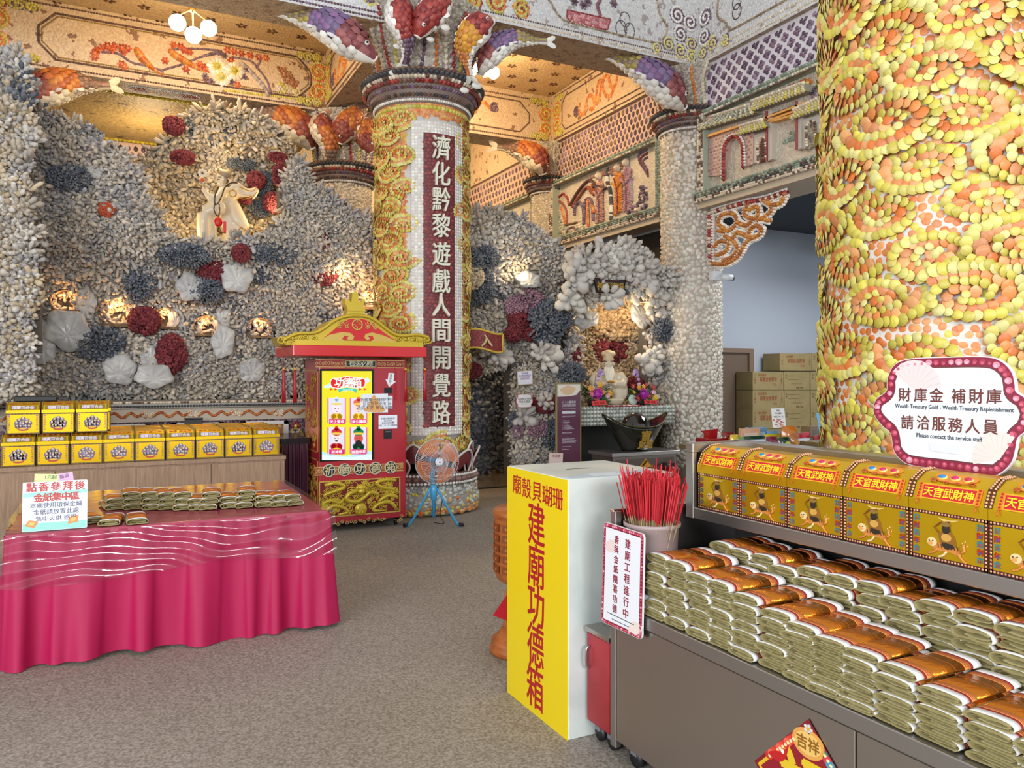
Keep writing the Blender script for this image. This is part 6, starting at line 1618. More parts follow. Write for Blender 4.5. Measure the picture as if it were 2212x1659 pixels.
rim = [kq(x, y, gY - .02) for x, y in [(40, 352), (130, 310), (260, 300), (370, 228), (440, 198), (520, 188), (600, 198), (660, 228), (790, 318), (930, 316), (1000, 335)]]
m = MB(); m.tube([(a, gY - .012, b) for a, b in spline(rim, 60)], .018, 8, srgb('#d0b040')); ko(m, 'gable_rim', M_gild)
m = MB(); F = faceY(0, 8.12, 0)
crown = [(448, 180), (455, 150), (440, 110), (436, 80), (465, 90), (480, 105), (488, 40), (510, 30), (525, 50), (528, 100), (548, 100), (565, 80), (572, 88), (560, 130), (572, 150), (570, 182), (600, 205), (440, 205)]
m.prism([kq(x, y, 8.05) for x, y in crown], F, .12, srgb('#d0b040'))
a, b = kq(440, 185, 8.05); c, d_ = kq(600, 205, 8.05); m.box(a, c, 7.98, 8.16, d_, b, srgb('#c0a034'))
a, b = kq(452, 150, 8.05); c, d_ = kq(570, 165, 8.05); m.box(a, c, 7.99, 8.14, d_, b, srgb('#c0a034'))
ko(m, 'ridge_crown', M_gild)
# front: header, screen, slots
def panel(name, x0, y0, x1, y1, col, mats=M_print, h=.006, base=0.0, parent=ks, deco=None):
 a, b = kq(x0, y1); c, d_ = kq(x1, y0); m = MB(); m.box(a, c, KY - base - h, KY - base, b, d_, col)
 if deco: deco(m, a, c, b, d_)
 return ko(m, name, mats, parent)
def fret(m, a, c, b, d_):
 n = max(1, int((c - a) / .03)); R = random.Random(int(a * 1000))
 for k in range(n):
  x = a + (k + .5) * (c - a) / n; m.tube([(x + p, KY - .008, (b + d_) / 2 + q) for p, q in spiral(0, 0, .016, (d_ - b) * .34, 1.2, R.random() * 6, R.choice((1, -1)), .3, 12)], .0032, 5, srgb('#c8a868'))
 for z in (b, d_): m.box(a, c, KY - .009, KY, z - .004, z + .004, srgb('#c8a868'))
panel('header_fretwork', 250, 485, 445, 530, srgb('#8f2028'), M_gildP, deco=fret)
panel('header_fretwork', 660, 490, 838, 535, srgb('#8f2028'), M_gildP, deco=fret)
def hd(m, a, c, b, d_):
 for z in (b, d_): m.box(a - .006, c + .006, KY - .014, KY, z - .004, z + .004, srgb('#b8a068'))
 for x in (a, c): m.box(x - .005, x + .005, KY - .014, KY, b, d_, srgb('#b8a068'))
 for i, ch in enumerate('有求必應'): text(m, ch, faceY(a + (c - a) * (.2 + .2 * i), KY - .011, (b + d_) / 2), .062, srgb('#c9c4a4'), depth=.002)
panel('header_plaque', 450, 490, 648, 530, srgb('#10282c'), M_gildP, .01, deco=hd)
panel('screen_bezel', 278, 545, 635, 1160, srgb('#0a0a0c'), mat('black_bezel', None, rough=.2), .012)
M_scr = mat('lit_screen', None, rough=.2, emit='Col', estr=.12)
sa, sb = kq(291, 1148); sc_, sd = kq(622, 558)
m = MB(); YS = KY - .0135
m.box(sa, sc_, YS, YS + .002, sb, sd, srgb('#f0e428')); scr = ko(m, 'screen', M_scr)
K = lambda x, y: kq(x, y)
m = MB(); F = faceY(0, YS - .0003, 0)
def cp(P, col, k=0): m.prism([K(x, y) for x, y in P], faceY(0, YS - .0003 * (1 + k), 0), .0003, col)
cp([(291, 1090), (360, 1110), (440, 1120), (520, 1105), (622, 1085), (622, 1148), (291, 1148)], srgb('#c4ecf0')); cp([(291, 1112), (380, 1125), (500, 1128), (622, 1108), (622, 1148), (291, 1148)], srgb('#e8f8f8'), 1)
cp([(298, 660), (340, 640), (380, 655), (350, 668), (310, 672)], srgb('#d8eef4')); cp([(560, 615), (590, 600), (612, 620), (590, 640), (565, 640)], srgb('#d8eef4'))
cp(spline([(345, 630), (360, 605), (400, 603), (455, 592), (520, 600), (570, 605), (582, 630), (570, 665), (520, 672), (455, 665), (400, 675), (355, 665)], 48, True), srgb('#f4f0f0'), 1)
cp(spline([(350, 632), (364, 610), (402, 608), (455, 598), (518, 605), (566, 610), (576, 632), (565, 660), (518, 667), (455, 660), (402, 669), (360, 660)], 48, True), srgb('#e02020'), 2)
cp([(398, 680), (455, 668), (525, 678), (518, 705), (500, 690), (455, 684), (420, 692), (405, 702)], srgb('#40c8b8'), 2)
for x in (352, 382, 545, 575): cp(ngon(0, 0, 1, 1, 3) * [14, 10] + [x, 678], srgb('#e04040'), 2)
def card(x0, y0, x1, y1, who, name):
 cp([(x0, y0), (x1, y0), (x1, y1), (x0, y1)], srgb('#e070a0'), 1); cp([(x0 + 8, y0), (x1 - 8, y0), (x1 - 8, y1), (x0 + 8, y1)], srgb('#e4dcf4'), 2)
 c = (x0 + x1) / 2; h = y1 - y0
 E = lambda dx, fy, rx, fr, col, k: cp(ngon(0, 0, 1, 1, 18) * [rx, fr * h] + [c + dx, y0 + fy * h], srgb(col), k)
 hat, robe, face, extra = who
 E(0, .78, 36, .2, robe, 3); E(-22, .72, 18, .1, robe, 3); E(22, .72, 18, .1, robe, 3)
 E(0, .42, 30, .2, face, 4); E(0, .18, 34, .14, hat, 5); E(0, .05, 14, .09, hat, 5); E(0, .24, 40, .04, '#f0d050', 6)
 for s in (-10, 10): E(s, .42, 3, .02, '#282020', 6)
 if extra == 'beard': E(0, .62, 22, .14, '#202028', 6)
 if extra == 'gold': E(0, .88, 40, .1, '#f0d030', 6); E(0, .52, 12, .03, '#282020', 6)
 if extra == 'mouth': E(0, .54, 6, .012, '#d04050', 6)
 cp([(x0 + 12, y1 - 28), (x1 - 8, y1 - 28), (x1 - 8, y1 + 4), (x0 + 12, y1 + 4)], srgb('#e03078'), 7)
 px_, pz_ = K(c + 2, y1 - 12); text(m, name, faceY(px_, YS - .003, pz_), .03, srgb('#fff0f4'), depth=.0004, bold=.001)
card(327, 735, 450, 905, ('#dce4f0', '#e8c840', '#f4e4e8', 'mouth'), '天上聖母')
card(475, 735, 592, 905, ('#e86a50', '#f0d040', '#f4d8c8', 'mouth'), '濟公禪師')
card(327, 930, 448, 1105, ('#d03030', '#d83838', '#f0e4e0', 'gold'), '財神爺')
card(475, 930, 592, 1105, ('#1c8048', '#2c7850', '#d85848', 'beard'), '關聖帝君')
for i, ch in enumerate('功德箱'):
 px_, pz_ = K(405 + i * 58, 634); text(m, ch, faceY(px_, YS - .0022, pz_), .088, srgb('#fff8f0'), depth=.0005, bold=.003)
px_, pz_ = K(462, 686); text(m, '祈求平安', faceY(px_, YS - .0022, pz_), .022, srgb('#f0fffc'), depth=.0004)
ko(m, 'screen_picture', M_scr, scr)
def dark(m, a, c, b, d_): m.box(a + .008, c - .008, KY - .011, KY, b + .01, d_ - .01, srgb('#050506'))
panel('cash_slot', 706, 668, 757, 706, srgb('#141418'), deco=dark)
panel('receipt_slot', 703, 945, 755, 1008, srgb('#0c0c10'), deco=lambda m, a, c, b, d_: m.box(a + .012, c - .012, KY - .02, KY, d_ - .03, d_ - .015, srgb('#55585c')))
m = MB(); m.prism([K(x, y) for x, y in [(735, 570), (775, 572), (768, 625), (785, 628), (738, 664), (714, 612), (730, 615)]], faceY(0, KY - .001, 0), .001, srgb('#ecf0f4'))
for i, ch in enumerate('請由此口'): px_, pz_ = K(752 - i * 3, 588 + i * 17); text(m, ch, faceY(px_, KY - .0022, pz_), .026, srgb('#28304a'), depth=.0005)
ko(m, 'arrow_sticker', M_print)
def notice(name, P, lines, col, base, deco=None):
 m = MB(); m.prism([K(*p) for p in P], faceY(0, KY - base, 0), .001, srgb('#e8ecf4'))
 if deco: deco(m)
 for s, x, y, sz in lines: px_, pz_ = K(x, y); text(m, s, faceY(px_, KY - base - .0016, pz_), sz, col, depth=.0006)
 return ko(m, name, M_print)
notice('paper_notice', [(700, 720), (762, 722), (760, 808), (700, 806)], [('說明', 738, 745, .022), ('投幣', 738, 775, .022)], srgb('#506080'), .002)
def cone(m):
 m.prism([K(x, y) for x, y in spline([(620, 735), (636, 715), (652, 735), (680, 790), (700, 800), (698, 828), (578, 826), (576, 800), (596, 790)], 40, True)], faceY(0, KY - .0172, 0), .0006, srgb('#e0a868'))
notice('paper_notice', [(553, 710), (728, 706), (728, 832), (536, 834)], [('祈願機台維修中', 640, 747, .036), ('目前暫停使用', 640, 773, .034), ('造成不便  敬請見諒', 640, 800, .036)], srgb('#20242c'), .016, cone)
notice('paper_notice', [(668, 852), (792, 848), (792, 938), (668, 942)], [('本機台僅收紙鈔', 730, 873, .018), ('無法找零', 730, 888, .018), ('敬請見諒謝謝', 730, 902, .018), ('日期 二月二日 功德無量', 730, 918, .016)], srgb('#404858'), .003, lambda m: m.prism([K(x, y) for x, y in [(750, 900), (762, 892), (768, 896), (776, 886), (774, 894), (766, 902), (760, 898)]], faceY(0, KY - .004, 0), .0004, srgb('#d0406a')))
# lower band with five roundels, carved dragon panel, plinth ornament
def band(m, a, c, b, d_):
 fret(m, a, c, b, d_)
 for x in np.arange(a + .02, c, .045): m.tube([(x, KY - .007, b + .012), (x + .03, KY - .007, d_ - .012)], .003, 5, srgb('#c8a060')); m.tube([(x + .03, KY - .007, b + .012), (x, KY - .007, d_ - .012)], .003, 5, srgb('#c8a060'))
panel('roundel_band', 245, 1168, 832, 1250, srgb('#a04a30'), M_gildP, deco=band)
for i, ch in enumerate('祈願功德箱'):
 x, z = K(338 + i * 102.5, 1217 - i * 5.3); m = MB(); r = .066
 m.prism(ngon(x, z, r, r, 36), faceY(0, KY - .006, 0), .010, srgb('#d0ccb0')); m.prism(ngon(x, z, r * .87, r * .87, 36), faceY(0, KY - .016, 0), .002, srgb('#12222a')); text(m, ch, faceY(x, KY - .018, z), .085, srgb('#c8b890'), depth=.003, bold=.0015)
 ko(m, 'roundel', M_gildP)
a, b = K(275, 1530); c, d_ = K(808, 1262)
m = MB(); m.box(a, c, KY - .004, KY, b, d_, srgb('#7a1024'))
for x0, x1, z0, z1 in ((a, c, b - .006, b + .006), (a, c, d_ - .006, d_ + .006), (a - .006, a + .006, b, d_), (c - .006, c + .006, b, d_)): m.box(x0, x1, KY - .012, KY, z0, z1, srgb('#c8a850'))
ko(m, 'dragon_panel_ground', M_gildP)
m = MB(); R = random.Random(12); GC = [srgb('#c8ae48'), srgb('#b89a3a'), srgb('#d4bc5c')]
DX, DZ = lambda f: a + (c - a) * f, lambda f: b + (d_ - b) * f
def snake(P, r):
 Q = spline([(DX(x), KY - .014, DZ(z)) for x, z in P], 60); n = len(Q); rr = r * np.interp(np.linspace(0, 1, n), [0, .15, .8, 1], [.7, 1, .8, .25]); m.tube(Q, rr, 8, GC[R.randrange(3)])
 for k in range(3, n - 3, 3): m.ell((Q[k][0], Q[k][1] - rr[k] * .5, Q[k][2] + rr[k] * .6), (rr[k] * .35, rr[k] * .5, rr[k] * .55), GC[2], seg=6, rings=4)
snake([(.5, .72), (.36, .62), (.33, .45), (.45, .38), (.55, .5), (.62, .62), (.72, .55), (.7, .4)], .028)
for P in ([(.06, .9), (.2, .95), (.3, .82), (.18, .72), (.06, .62), (.1, .5)], [(.95, .92), (.82, .96), (.7, .88), (.78, .74), (.92, .66), (.9, .52)], [(.05, .12), (.15, .3), (.28, .24), (.34, .1), (.22, .05)], [(.95, .1), (.86, .3), (.72, .26), (.66, .1), (.8, .06)], [(.04, .4), (.14, .46), (.24, .38), (.3, .52)], [(.97, .42), (.86, .5), (.76, .4), (.72, .3)]): snake(P, .024)
for k in range(190):
 x, z = R.random(), R.random(); r = .018 + .022 * R.random()
 if math.hypot(x - .5, (z - .15) * .7) < .12: continue
 m.tube([(DX(.03 + .94 * x) + p, KY - .010, DZ(.04 + .92 * z) + q) for p, q in spiral(0, 0, r, r * .8, 1.2 + R.random() * .5, R.random() * 6, R.choice((1, -1)), .2, 14)], .0042, 5, GC[R.randrange(3)])
m.ell((DX(.5), KY - .02, DZ(.75)), (.062, .03, .05), GC[0]); m.ell((DX(.5), KY - .045, DZ(.68)), (.042, .025, .03), GC[2])
for s in (-1, 1):
 m.ell((DX(.5) + s * .03, KY - .046, DZ(.77)), (.013,) * 3, srgb('#e8dca0')); m.ell((DX(.5) + s * .03, KY - .057, DZ(.77)), (.006,) * 3, srgb('#302010'))
 m.tube(spline([(DX(.5) + s * .025, KY - .03, DZ(.82)), (DX(.5) + s * .05, KY - .03, DZ(.92)), (DX(.5) + s * .09, KY - .03, DZ(.99))], 10), [.009, .008, .007, .006, .005, .004, .004, .003, .003, .002, .002][:len(spline([(0, 0, 0), (0, 0, 0), (0, 0, 0)], 10))], 6, GC[2])
 for k in range(4): m.tube(spline([(DX(.5) + s * .05, KY - .03, DZ(.76 - .03 * k)), (DX(.5) + s * (.1 + .01 * k), KY - .03, DZ(.8 - .06 * k)), (DX(.5) + s * (.14 + .01 * k), KY - .02, DZ(.76 - .08 * k))], 8), .006, 5, GC[k % 3])
m.lathe([(0, 0), (.062, 0), (.07, .012), (.062, .022), (.02, .026), (0, .026)], (0, 0, 0), 28, GC[2], M=frame((DX(.5), KY - .006, DZ(.15)), (1, 0, 0), (0, 0, 1)))
for k in range(6): m.ell((DX(.5) + .035 * math.cos(k * PI / 3), KY - .032, DZ(.15) + .035 * math.sin(k * PI / 3)), (.01, .005, .01), GC[1], seg=8, rings=5)
ko(m, 'dragon_carving', M_gild)
m = MB()
for k in range(11):
 x, z = K(400 + k * 29, 1566 - k * 2.6); s = 1 if k % 2 else -1
 m.tube([(x + p, KY - .004, z + q) for p, q in spiral(0, s * .008, .024, .02, 1.3, k, s, .2, 14)], .0045, 5, srgb('#c8a060'))
for x, y, s in ((385, 1568, -1), (700, 1538, 1)): px_, pz_ = K(x, y); m.prism([(px_, pz_ - .012), (px_ + s * .04, pz_), (px_, pz_ + .012)], faceY(0, KY - .002, 0), .004, srgb('#c8a060'))
for k, (x, y) in enumerate([(815, 1540), (800, 1552), (822, 1520)]): px_, pz_ = K(x, y); m.tube([(px_ + p, KY - .004, pz_ + q) for p, q in spiral(0, 0, .022, .022, 1.3, k * 2, -1, .2, 14)], .0045, 5, srgb('#c8a060'))
ko(m, 'plinth_ornament', M_gildP)
m = MB(); m.box(KX0 + .03, KX1 - .05, KY + .06, KY + .6, .06, KB, srgb('#18181a')); ko(m, 'undercarriage', M_print)
for x, y in ((KX0 + .08, KY + .1), (KX1 - .09, KY + .08), (KX0 + .08, KY + .58), (KX1 - .09, KY + .58)):
 m = MB(); m.lathe([(.0, -.014), (.032, -.014), (.032, .014), (0, .014)], (0, 0, 0), 16, srgb('#202024'), M=frame((x, y, .033), (0, 1, 0), (0, 0, 1))); m.box(x - .02, x + .02, y - .02, y + .02, .05, .075, srgb('#a0a4a8')); ko(m, 'caster', M_print)
for u, v, Yt in ((613, 780, 8.05), (637, 780, 7.98), (876, 780, 7.98), (918, 790, 7.98)):
 x, z = pY(u, v, Yt); z = ez0; t = thing('tassel', {613: 'red tassel at the back left eave of the kiosk', 637: 'red tassel at the front left eave of the kiosk', 876: 'red tassel beside the kiosk body under right eave', 918: 'red tassel at the outer right tip of the kiosk eave'}[u], 'tassel', (x, Yt, z - .47))
 m = MB(); m.tube([(0, 0, .47), (0, 0, .34)], .003, 5, srgb('#8a1018')); m.obj('cord', M_print, t)
 m = MB(); m.ell((0, 0, .34), (.014, .014, .016), srgb('#c89a30'), seg=10, rings=6); m.obj('knot', M_print, t)
 m = MB(); m.lathe([(.021, 0), (.018, .15), (.013, .3), (.01, .33)], (0, 0, 0), 14, srgb('#a01420')); m.obj('fringe', M_print, t)

# ---------------------------------------------------------------- tripod fan
fx, fy = 3.02, 7.86
fn = thing('pedestal_fan', 'standing fan with orange blades and sky blue tripod before the lotus column', 'fan', (fx, fy, 0))
M_wire = mat('pale_wire', srgb('#c8ccd4'), rough=.35, metal=.4); M_blue = mat('sky_blue_paint', srgb('#3f9fd0'), rough=.35, coat=.2)
M_blade = mat('amber_blades', srgb('#d8783c'), rough=.3, alpha=.72)
hz = 1.62 + (812 - 995) / 1700 * 8.35
for k, (du, dv) in enumerate(((-63, 1139), (60, 1138), (2, 1112))):
 gx, gy = pZ(938 + du, dv, 0); gx -= fx; gy -= fy; m = MB()
 m.tube(spline([(gx * .12, gy * .12, .42), (gx * .55, gy * .55, .18), (gx * .85, gy * .85, .03), (gx, gy, .022)], 14), .014, 8); lg = m.obj('leg', M_blue, fn)
 m = MB(); m.tube([(gx * .88, gy * .88, .026), (gx * 1.06, gy * 1.06, .021)], .019, 8, srgb('#0c0c10')); m.obj('rubber_foot', M_print, lg)
m = MB(); m.lathe([(.018, .12), (.018, .30), (.034, .31), (.034, .46), (.022, .47), (.022, hz - .27)], (0, 0, 0), 16); m.obj('pole', M_blue, fn)
F = frame((0, -.1, hz), Vector((1, -.08, 0)), (0, 0, 1)); Rg = .238
m = MB(); rings = [(Rg, 0), (Rg * .93, .035), (Rg * .8, .055), (Rg * .62, .07), (Rg * .42, .08), (Rg * .22, .085)]
for s in (1, -1):
 for k in range(60):
  an = 2 * PI * k / 60; m.tube([(F @ Vector((r * math.cos(an + i * .05), r * math.sin(an + i * .05), s * z)))[:] for i, (r, z) in enumerate(rings)], .0014, 4)
for r, z in ((Rg, 0), (Rg * .8, .056), (Rg * .8, -.056), (Rg * .42, .082), (Rg * .42, -.082)): m.tube([(F @ Vector((r * math.cos(2 * PI * k / 40), r * math.sin(2 * PI * k / 40), z)))[:] for k in range(40)], .0035 if z == 0 else .002, 6, closed=True)
m.obj('guard', M_wire, fn)
m = MB(); m.lathe([(0, .078), (.045, .082), (.048, .09), (.03, .095), (0, .096)], (0, 0, 0), 20, srgb('#d8dce4'), M=F)
for k in range(10): m.ell((.033 * math.cos(k * .628), .033 * math.sin(k * .628), .093), (.005, .005, .003), srgb('#303848'), seg=6, rings=4, M=F)
m.ell((0, 0, .096), (.01, .01, .004), srgb('#b83030'), seg=8, rings=4, M=F); m.obj('badge', M_print, fn)
for k in range(4):
 an0 = k * PI / 2 + .3; V = []
 for i in range(9):
  for j_ in range(7):
   t_ = .16 + .80 * j_ / 6; an = an0 + (i / 8 - .3) * (1.25 * (.7 + .3 * t_)); V.append((F @ Vector((Rg * t_ * math.cos(an), Rg * t_ * math.sin(an), .03 - .06 * i / 8)))[:])
 m = MB(); m.add(V, [[i * 7 + j_, i * 7 + j_ + 1, i * 7 + j_ + 8, i * 7 + j_ + 7] for i in range(8) for j_ in range(6)], (1, 1, 1), 0, True); m.obj('blade', M_blade, fn)
m = MB(); m.lathe([(0, -.2), (.05, -.19), (.065, -.14), (.06, -.08), (.03, -.06), (.03, .02), (0, .03)], (0, 0, 0), 20, srgb('#2f7fb0'), M=F); m.obj('motor', M_print, fn)
m = MB(); m.tube(spline([(0, 0, hz - .27), (.0, .05, hz - .18), (.01, .06, hz - .05)], 8), .02, 8); m.obj('neck', M_blue, fn)
m = MB(); m.tube(spline([(.03, .02, .46), (.12, .06, .3), (.11, .1, .12), (.18, .16, .01), (.1, .25, .008)], 30), .004, 6, srgb('#101014')); m.obj('power_cord', M_print, fn)

# ---------------------------------------------------------------- yellow donation box
bxx0, bxx1, bxy0, bxy1, bzt = 1.79, 2.38, 3.01, 3.615, 1.16
db = thing('donation_box', 'tall white and yellow temple donation box with red characters', 'donation box', ((bxx0 + bxx1) / 2, (bxy0 + bxy1) / 2, 0))
M_white = mat('white_enamel', srgb('#ccd2cc'), rough=.4, var=srgb('#bcc4c0'), vscale=4)
m = MB(); m.rbox(bxx0 + .004, bxx1, bxy0, bxy1, 0, bzt, .006); _wobj(m, 'body', db, M_white)
m = MB(); m.box(bxx0, bxx0 + .006, bxy0 + .004, bxy1 - .002, .0, bzt - .004); _wobj(m, 'yellow_front', db, mat('yellow_vinyl', srgb('#e3c80e'), rough=.35))
yq = lambda x, y: (lambda p: faceX(bxx0, p[0], p[1]))(pX(1040 + x * .4094, 980 + y * .4094, bxx0))
m = MB()
for ch, x, y in (('廟', 188, 160), ('殼', 239, 182), ('貝', 293, 203), ('瑚', 347, 222), ('珊', 403, 240)): text(m, ch, yq(x, y), .083, srgb('#a81c1c'), depth=.0015, width=.090, bold=.0006)
for ch, x, y in (('建', 290, 372), ('廟', 288, 590), ('功', 287, 800), ('德', 285, 1010), ('箱', 282, 1230)): text(m, ch, yq(x, y), .175, srgb('#a81c1c'), depth=.0015, width=.162, bold=.0018)
_wobj(m, 'red_lettering', db, M_print)
m = MB(); m.box(1.98, 2.12, 3.335, 3.347, bzt, bzt + .001, srgb('#202020')); _wobj(m, 'coin_slot', db, M_print)
m = MB()
P = [(bxx0 + .01, 3.07), (bxx0 + .03, 3.02), (2.28, 3.02), (2.3, 3.16), (2.0, 3.17)]
m.prism(P, Matrix.Translation((0, 0, bzt + .0005)), .0015, srgb('#b4c4d0')); m.prism([(1.95, 3.05), (2.1, 3.05), (2.12, 3.13), (1.97, 3.13)], Matrix.Translation((0, 0, bzt + .002)), .0005, srgb('#cfdbe4')); m.prism([(2.15, 3.06), (2.24, 3.06), (2.24, 3.12), (2.16, 3.12)], Matrix.Translation((0, 0, bzt + .002)), .0005, srgb('#9db0c0'))
_wobj(m, 'faded_poster', db, M_print)
m = MB()
for y in (bxy0 + .02,): m.box(bxx1 - .03, bxx1 + .002, y - .022, y, .02, bzt - .02, srgb('#aab2ae'))
_wobj(m, 'rear_seam', db, M_print)

# ---------------------------------------------------------------- carved wooden drum and red paper behind the box
M_cher = wood_mat('cherry_wood', srgb('#8a4a20'), srgb('#b86a34'), (3, 3, 9), .35)
wd = thing('carved_wooden_drum', 'orange brown carved wooden drum pedestal behind the yellow donation box', 'pedestal', (2.14, 4.12, 0))
m = MB(); m.lathe([(.19, 0), (.195, .03), (.18, .05), (.185, .075), (.15, .10), (.12, .14), (.10, .2)], c0, 32); m.obj('base', M_cher, wd)
m = MB(); m.lathe([(.09, .2), (.07, .26), (.075, .36), (.1, .40)], c0, 24); m.obj('stem', M_cher, wd)
m = MB(); m.lathe([(.1, .40), (.15, .43), (.163, .47), (.165, .78), (.172, .80), (.172, .835), (.15, .85), (.0, .852)], c0, 40); m.obj('drum', M_cher, wd)
m = MB()
for k in range(12):
 a = 2 * PI * k / 12
 for z in (.50, .56, .62, .68, .74):
  Mx = frame((.165 * math.cos(a), .165 * math.sin(a), z), (-math.sin(a), math.cos(a), 0), (0, 0, 1)); m.prism(rrect(-.03, .03, -.02, .02, .004, 2), Mx, .006, srgb('#7a4018')); m.prism(ngon(0, 0, .01, .01, 6), Mx, .01, srgb('#a86028'))
m.obj('carved_drawers', M_print, wd)
m = MB(); Mx = frame((-.13, -.14, .37), (.75, -.66, 0), (0, 0, 1)); m.prism(rrect(-.05, .05, -.035, .035, .004, 2), Mx, .01, srgb('#9a5a28')); m.prism(rrect(-.02, .02, -.015, .015, .003, 2), Mx, .014, srgb('#c08a48')); m.obj('drawer_front', M_print, wd)
rp_ = thing('red_paper', 'red paper diamond hanging under the carved wooden drum', 'paper', (1.955, 4.0, .2)); m = MB(); m.prism([(-.06, .07), (.03, .19), (.1, .16), (.1, 0)], frame((0, 0, 0), (1, -.25, 0), (0, 0, 1)), .003, srgb('#c01c28')); m.obj('sheet', M_print, rp_)

# ---------------------------------------------------------------- sink cabinet
sk = thing('sink_cabinet', 'low red cabinet with steel sink top between donation box and steel counter', 'cabinet', (2.14, 2.9, 0))
m = MB(); m.box(1.89, 2.4, 2.805, 2.995, .08, .485, srgb('#5a1a1e')); _wobj(m, 'body', sk, M_print)
m = MB(); m.rbox(1.878, 1.892, 2.81, 2.99, .09, .478, .004); dr_ = _wobj(m, 'door', sk, mat('red_laminate', srgb('#8e1c26'), rough=.4, var=srgb('#a5303a'), vscale=3))
m = MB(); L_ = sk.location; m.tube([(p[0] - L_[0], p[1] - L_[1], p[2] - L_[2]) for p in spline([(1.878, 2.965, .42), (1.862, 2.965, .415), (1.858, 2.965, .375), (1.862, 2.965, .335), (1.878, 2.965, .33)], 14)], .006, 6); m.obj('handle', M_steelb, dr_)
m = MB(); m.box(1.87, 2.42, 2.80, 3.0, .485, .505); m.box(1.95, 2.35, 2.83, 2.97, .5055, .507); _wobj(m, 'sink_top', sk, M_steel)
m = MB(); m.tube(spline([(1.98, 2.93, .505), (1.98, 2.93, .6), (1.985, 2.88, .65), (1.995, 2.82, .655), (2.0, 2.805, .65)], 20), .011, 8); m.lathe([(.022, 0), (.022, .02), (.014, .03)], (1.98, 2.93, .505), 14); _wobj(m, 'faucet', sk, M_steel)
def caster(parent, x, y, nm='caster', r=.035):
 m = MB(); m.lathe([(0, -.013), (r, -.013), (r, .013), (0, .013)], c0, 16, srgb('#1c1c20'), M=frame((x, y, r), (0, 1, 0), (0, 0, 1))); m.box(x - .022, x + .022, y - .02, y + .02, r + .012, r + .045, srgb('#6d7074')); _wobj(m, nm, parent, M_print)
for x, y in ((1.93, 2.95), (2.34, 2.95), (1.93, 2.85)): caster(sk, x, y)

# ---------------------------------------------------------------- stainless steel display counter
CY0, CY1 = .35, 2.79; CX = 1.87; CX2 = 2.56; LZ = .67
sc = thing('steel_counter', 'stainless steel display counter stacked with joss paper bundles and gold boxes', 'counter', ((CX + CX2) / 2, (CY0 + CY1) / 2, 0))
m = MB(); m.box(CX + .012, CX2, CY0, CY1, .09, LZ - .03); _wobj(m, 'body', sc, M_steel)
for k, (a, b) in enumerate(((CY0, 1.55), (1.555, CY1 - .045))): m = MB(); m.rbox(CX, CX + .014, a, b, .095, LZ - .055, .003); _wobj(m, 'front_panel', sc, M_steel)
m = MB(); m.rbox(CX - .002, CX + .03, CY1 - .04, CY1, .06, 1.05, .004); _wobj(m, 'corner_post', sc, M_steelb)
m = MB(); m.rbox(CX - .008, CX2, CY0, CY1 - .002, LZ - .05, LZ, .006); _wobj(m, 'lower_shelf', sc, M_steelb)
m = MB(); m.box(CX + .03, CX2, CY1 - .012, CY1, LZ, 1.05); m.rbox(CX, CX2, CY1 - .02, CY1 + .006, 1.04, 1.056, .004); _wobj(m, 'end_panel', sc, M_steel)
m = MB(); m.box(CX2 - .012, CX2, CY0, CY1, LZ, 1.31); _wobj(m, 'back_panel', sc, mat('dark_steel', srgb('#4a4a4c'), rough=.5, metal=.8))
m = MB(); m.rbox(2.245, CX2, CY0, CY1 - .05, 1.0, 1.048, .006); _wobj(m, 'upper_shelf', sc, M_steelb)
m = MB(); m.rbox(2.24, 2.265, 2.705, 2.752, 1.0, 1.286, .004); m.box(2.265, CX2, 2.735, 2.75, 1.05, 1.31); _wobj(m, 'upper_end_panel', sc, M_steelb)
m = MB(); m.rbox(2.50, CX2 + .03, CY0, 2.755, 1.285, 1.327, .006); m.rbox(2.24, 2.52, 2.705, 2.755, 1.285, 1.327, .006); _wobj(m, 'top_rail', sc, M_steelb)
for x, y in ((CX + .06, 2.68), (CX + .06, 1.3), (CX2 - .08, 2.68)): caster(sc, x, y, r=.04)

# red and gold fortune diamond on the counter front
fp = thing('fortune_poster', 'red gold diamond shaped fortune poster on the steel counter front', 'poster', (CX - .003, 1.72, .585)); m = MB()
FD = frame((0, 0, 0), (0, -1, 0), (0, 0, 1)); hd_ = .225
dm = lambda k: np.array([(0, 0), (hd_ * k, -hd_ * k), (0, -2 * hd_ * k), (-hd_ * k, -hd_ * k)]) + [0, -(1 - k) * hd_]
m.prism(dm(1), FD, .001, srgb('#7e1420')); m.prism(dm(.93), FD, .0014, srgb('#d8b020')); m.prism(dm(.86), FD, .0018, srgb('#8c1624')); m.obj('sheet', M_print, fp)
m = MB(); m.prism(ngon(0, -.075, .062, .045, 24), FD, .0026, srgb('#d89a4a')); m.prism(ngon(0, -.075, .05, .034, 24), FD, .003, srgb('#e0b868')); text(m, '吉祥', FD @ Matrix.Translation((0, -.075, .0032)), .036, srgb('#8a5a10'), depth=.0006, bold=.001); m.obj('gold_cloud', M_print, fp)
m = MB(); text(m, '福', FD @ Matrix.Translation((0, -.235, .0025)), .20, srgb('#d8b828'), depth=.001, bold=.006); m.obj('lettering', M_print, fp)
m = MB()
for s, cols in ((-1, ['#c82c28', '#d8402c', '#e0604a']), (1, ['#3a7a5c', '#c83a50', '#4a90a8'])):
 for k in range(10):
  a = .03 + .011 * k; p = (s * (a + .03), -.055 - a * .95); m.prism(ngon(p[0], p[1], .016, .013, 12), FD, .0024 + .0002 * (k % 3), srgb(cols[k % 3])); m.prism(ngon(p[0] + .004, p[1], .006, .005, 8), FD, .0034, srgb('#e8d8a0'))
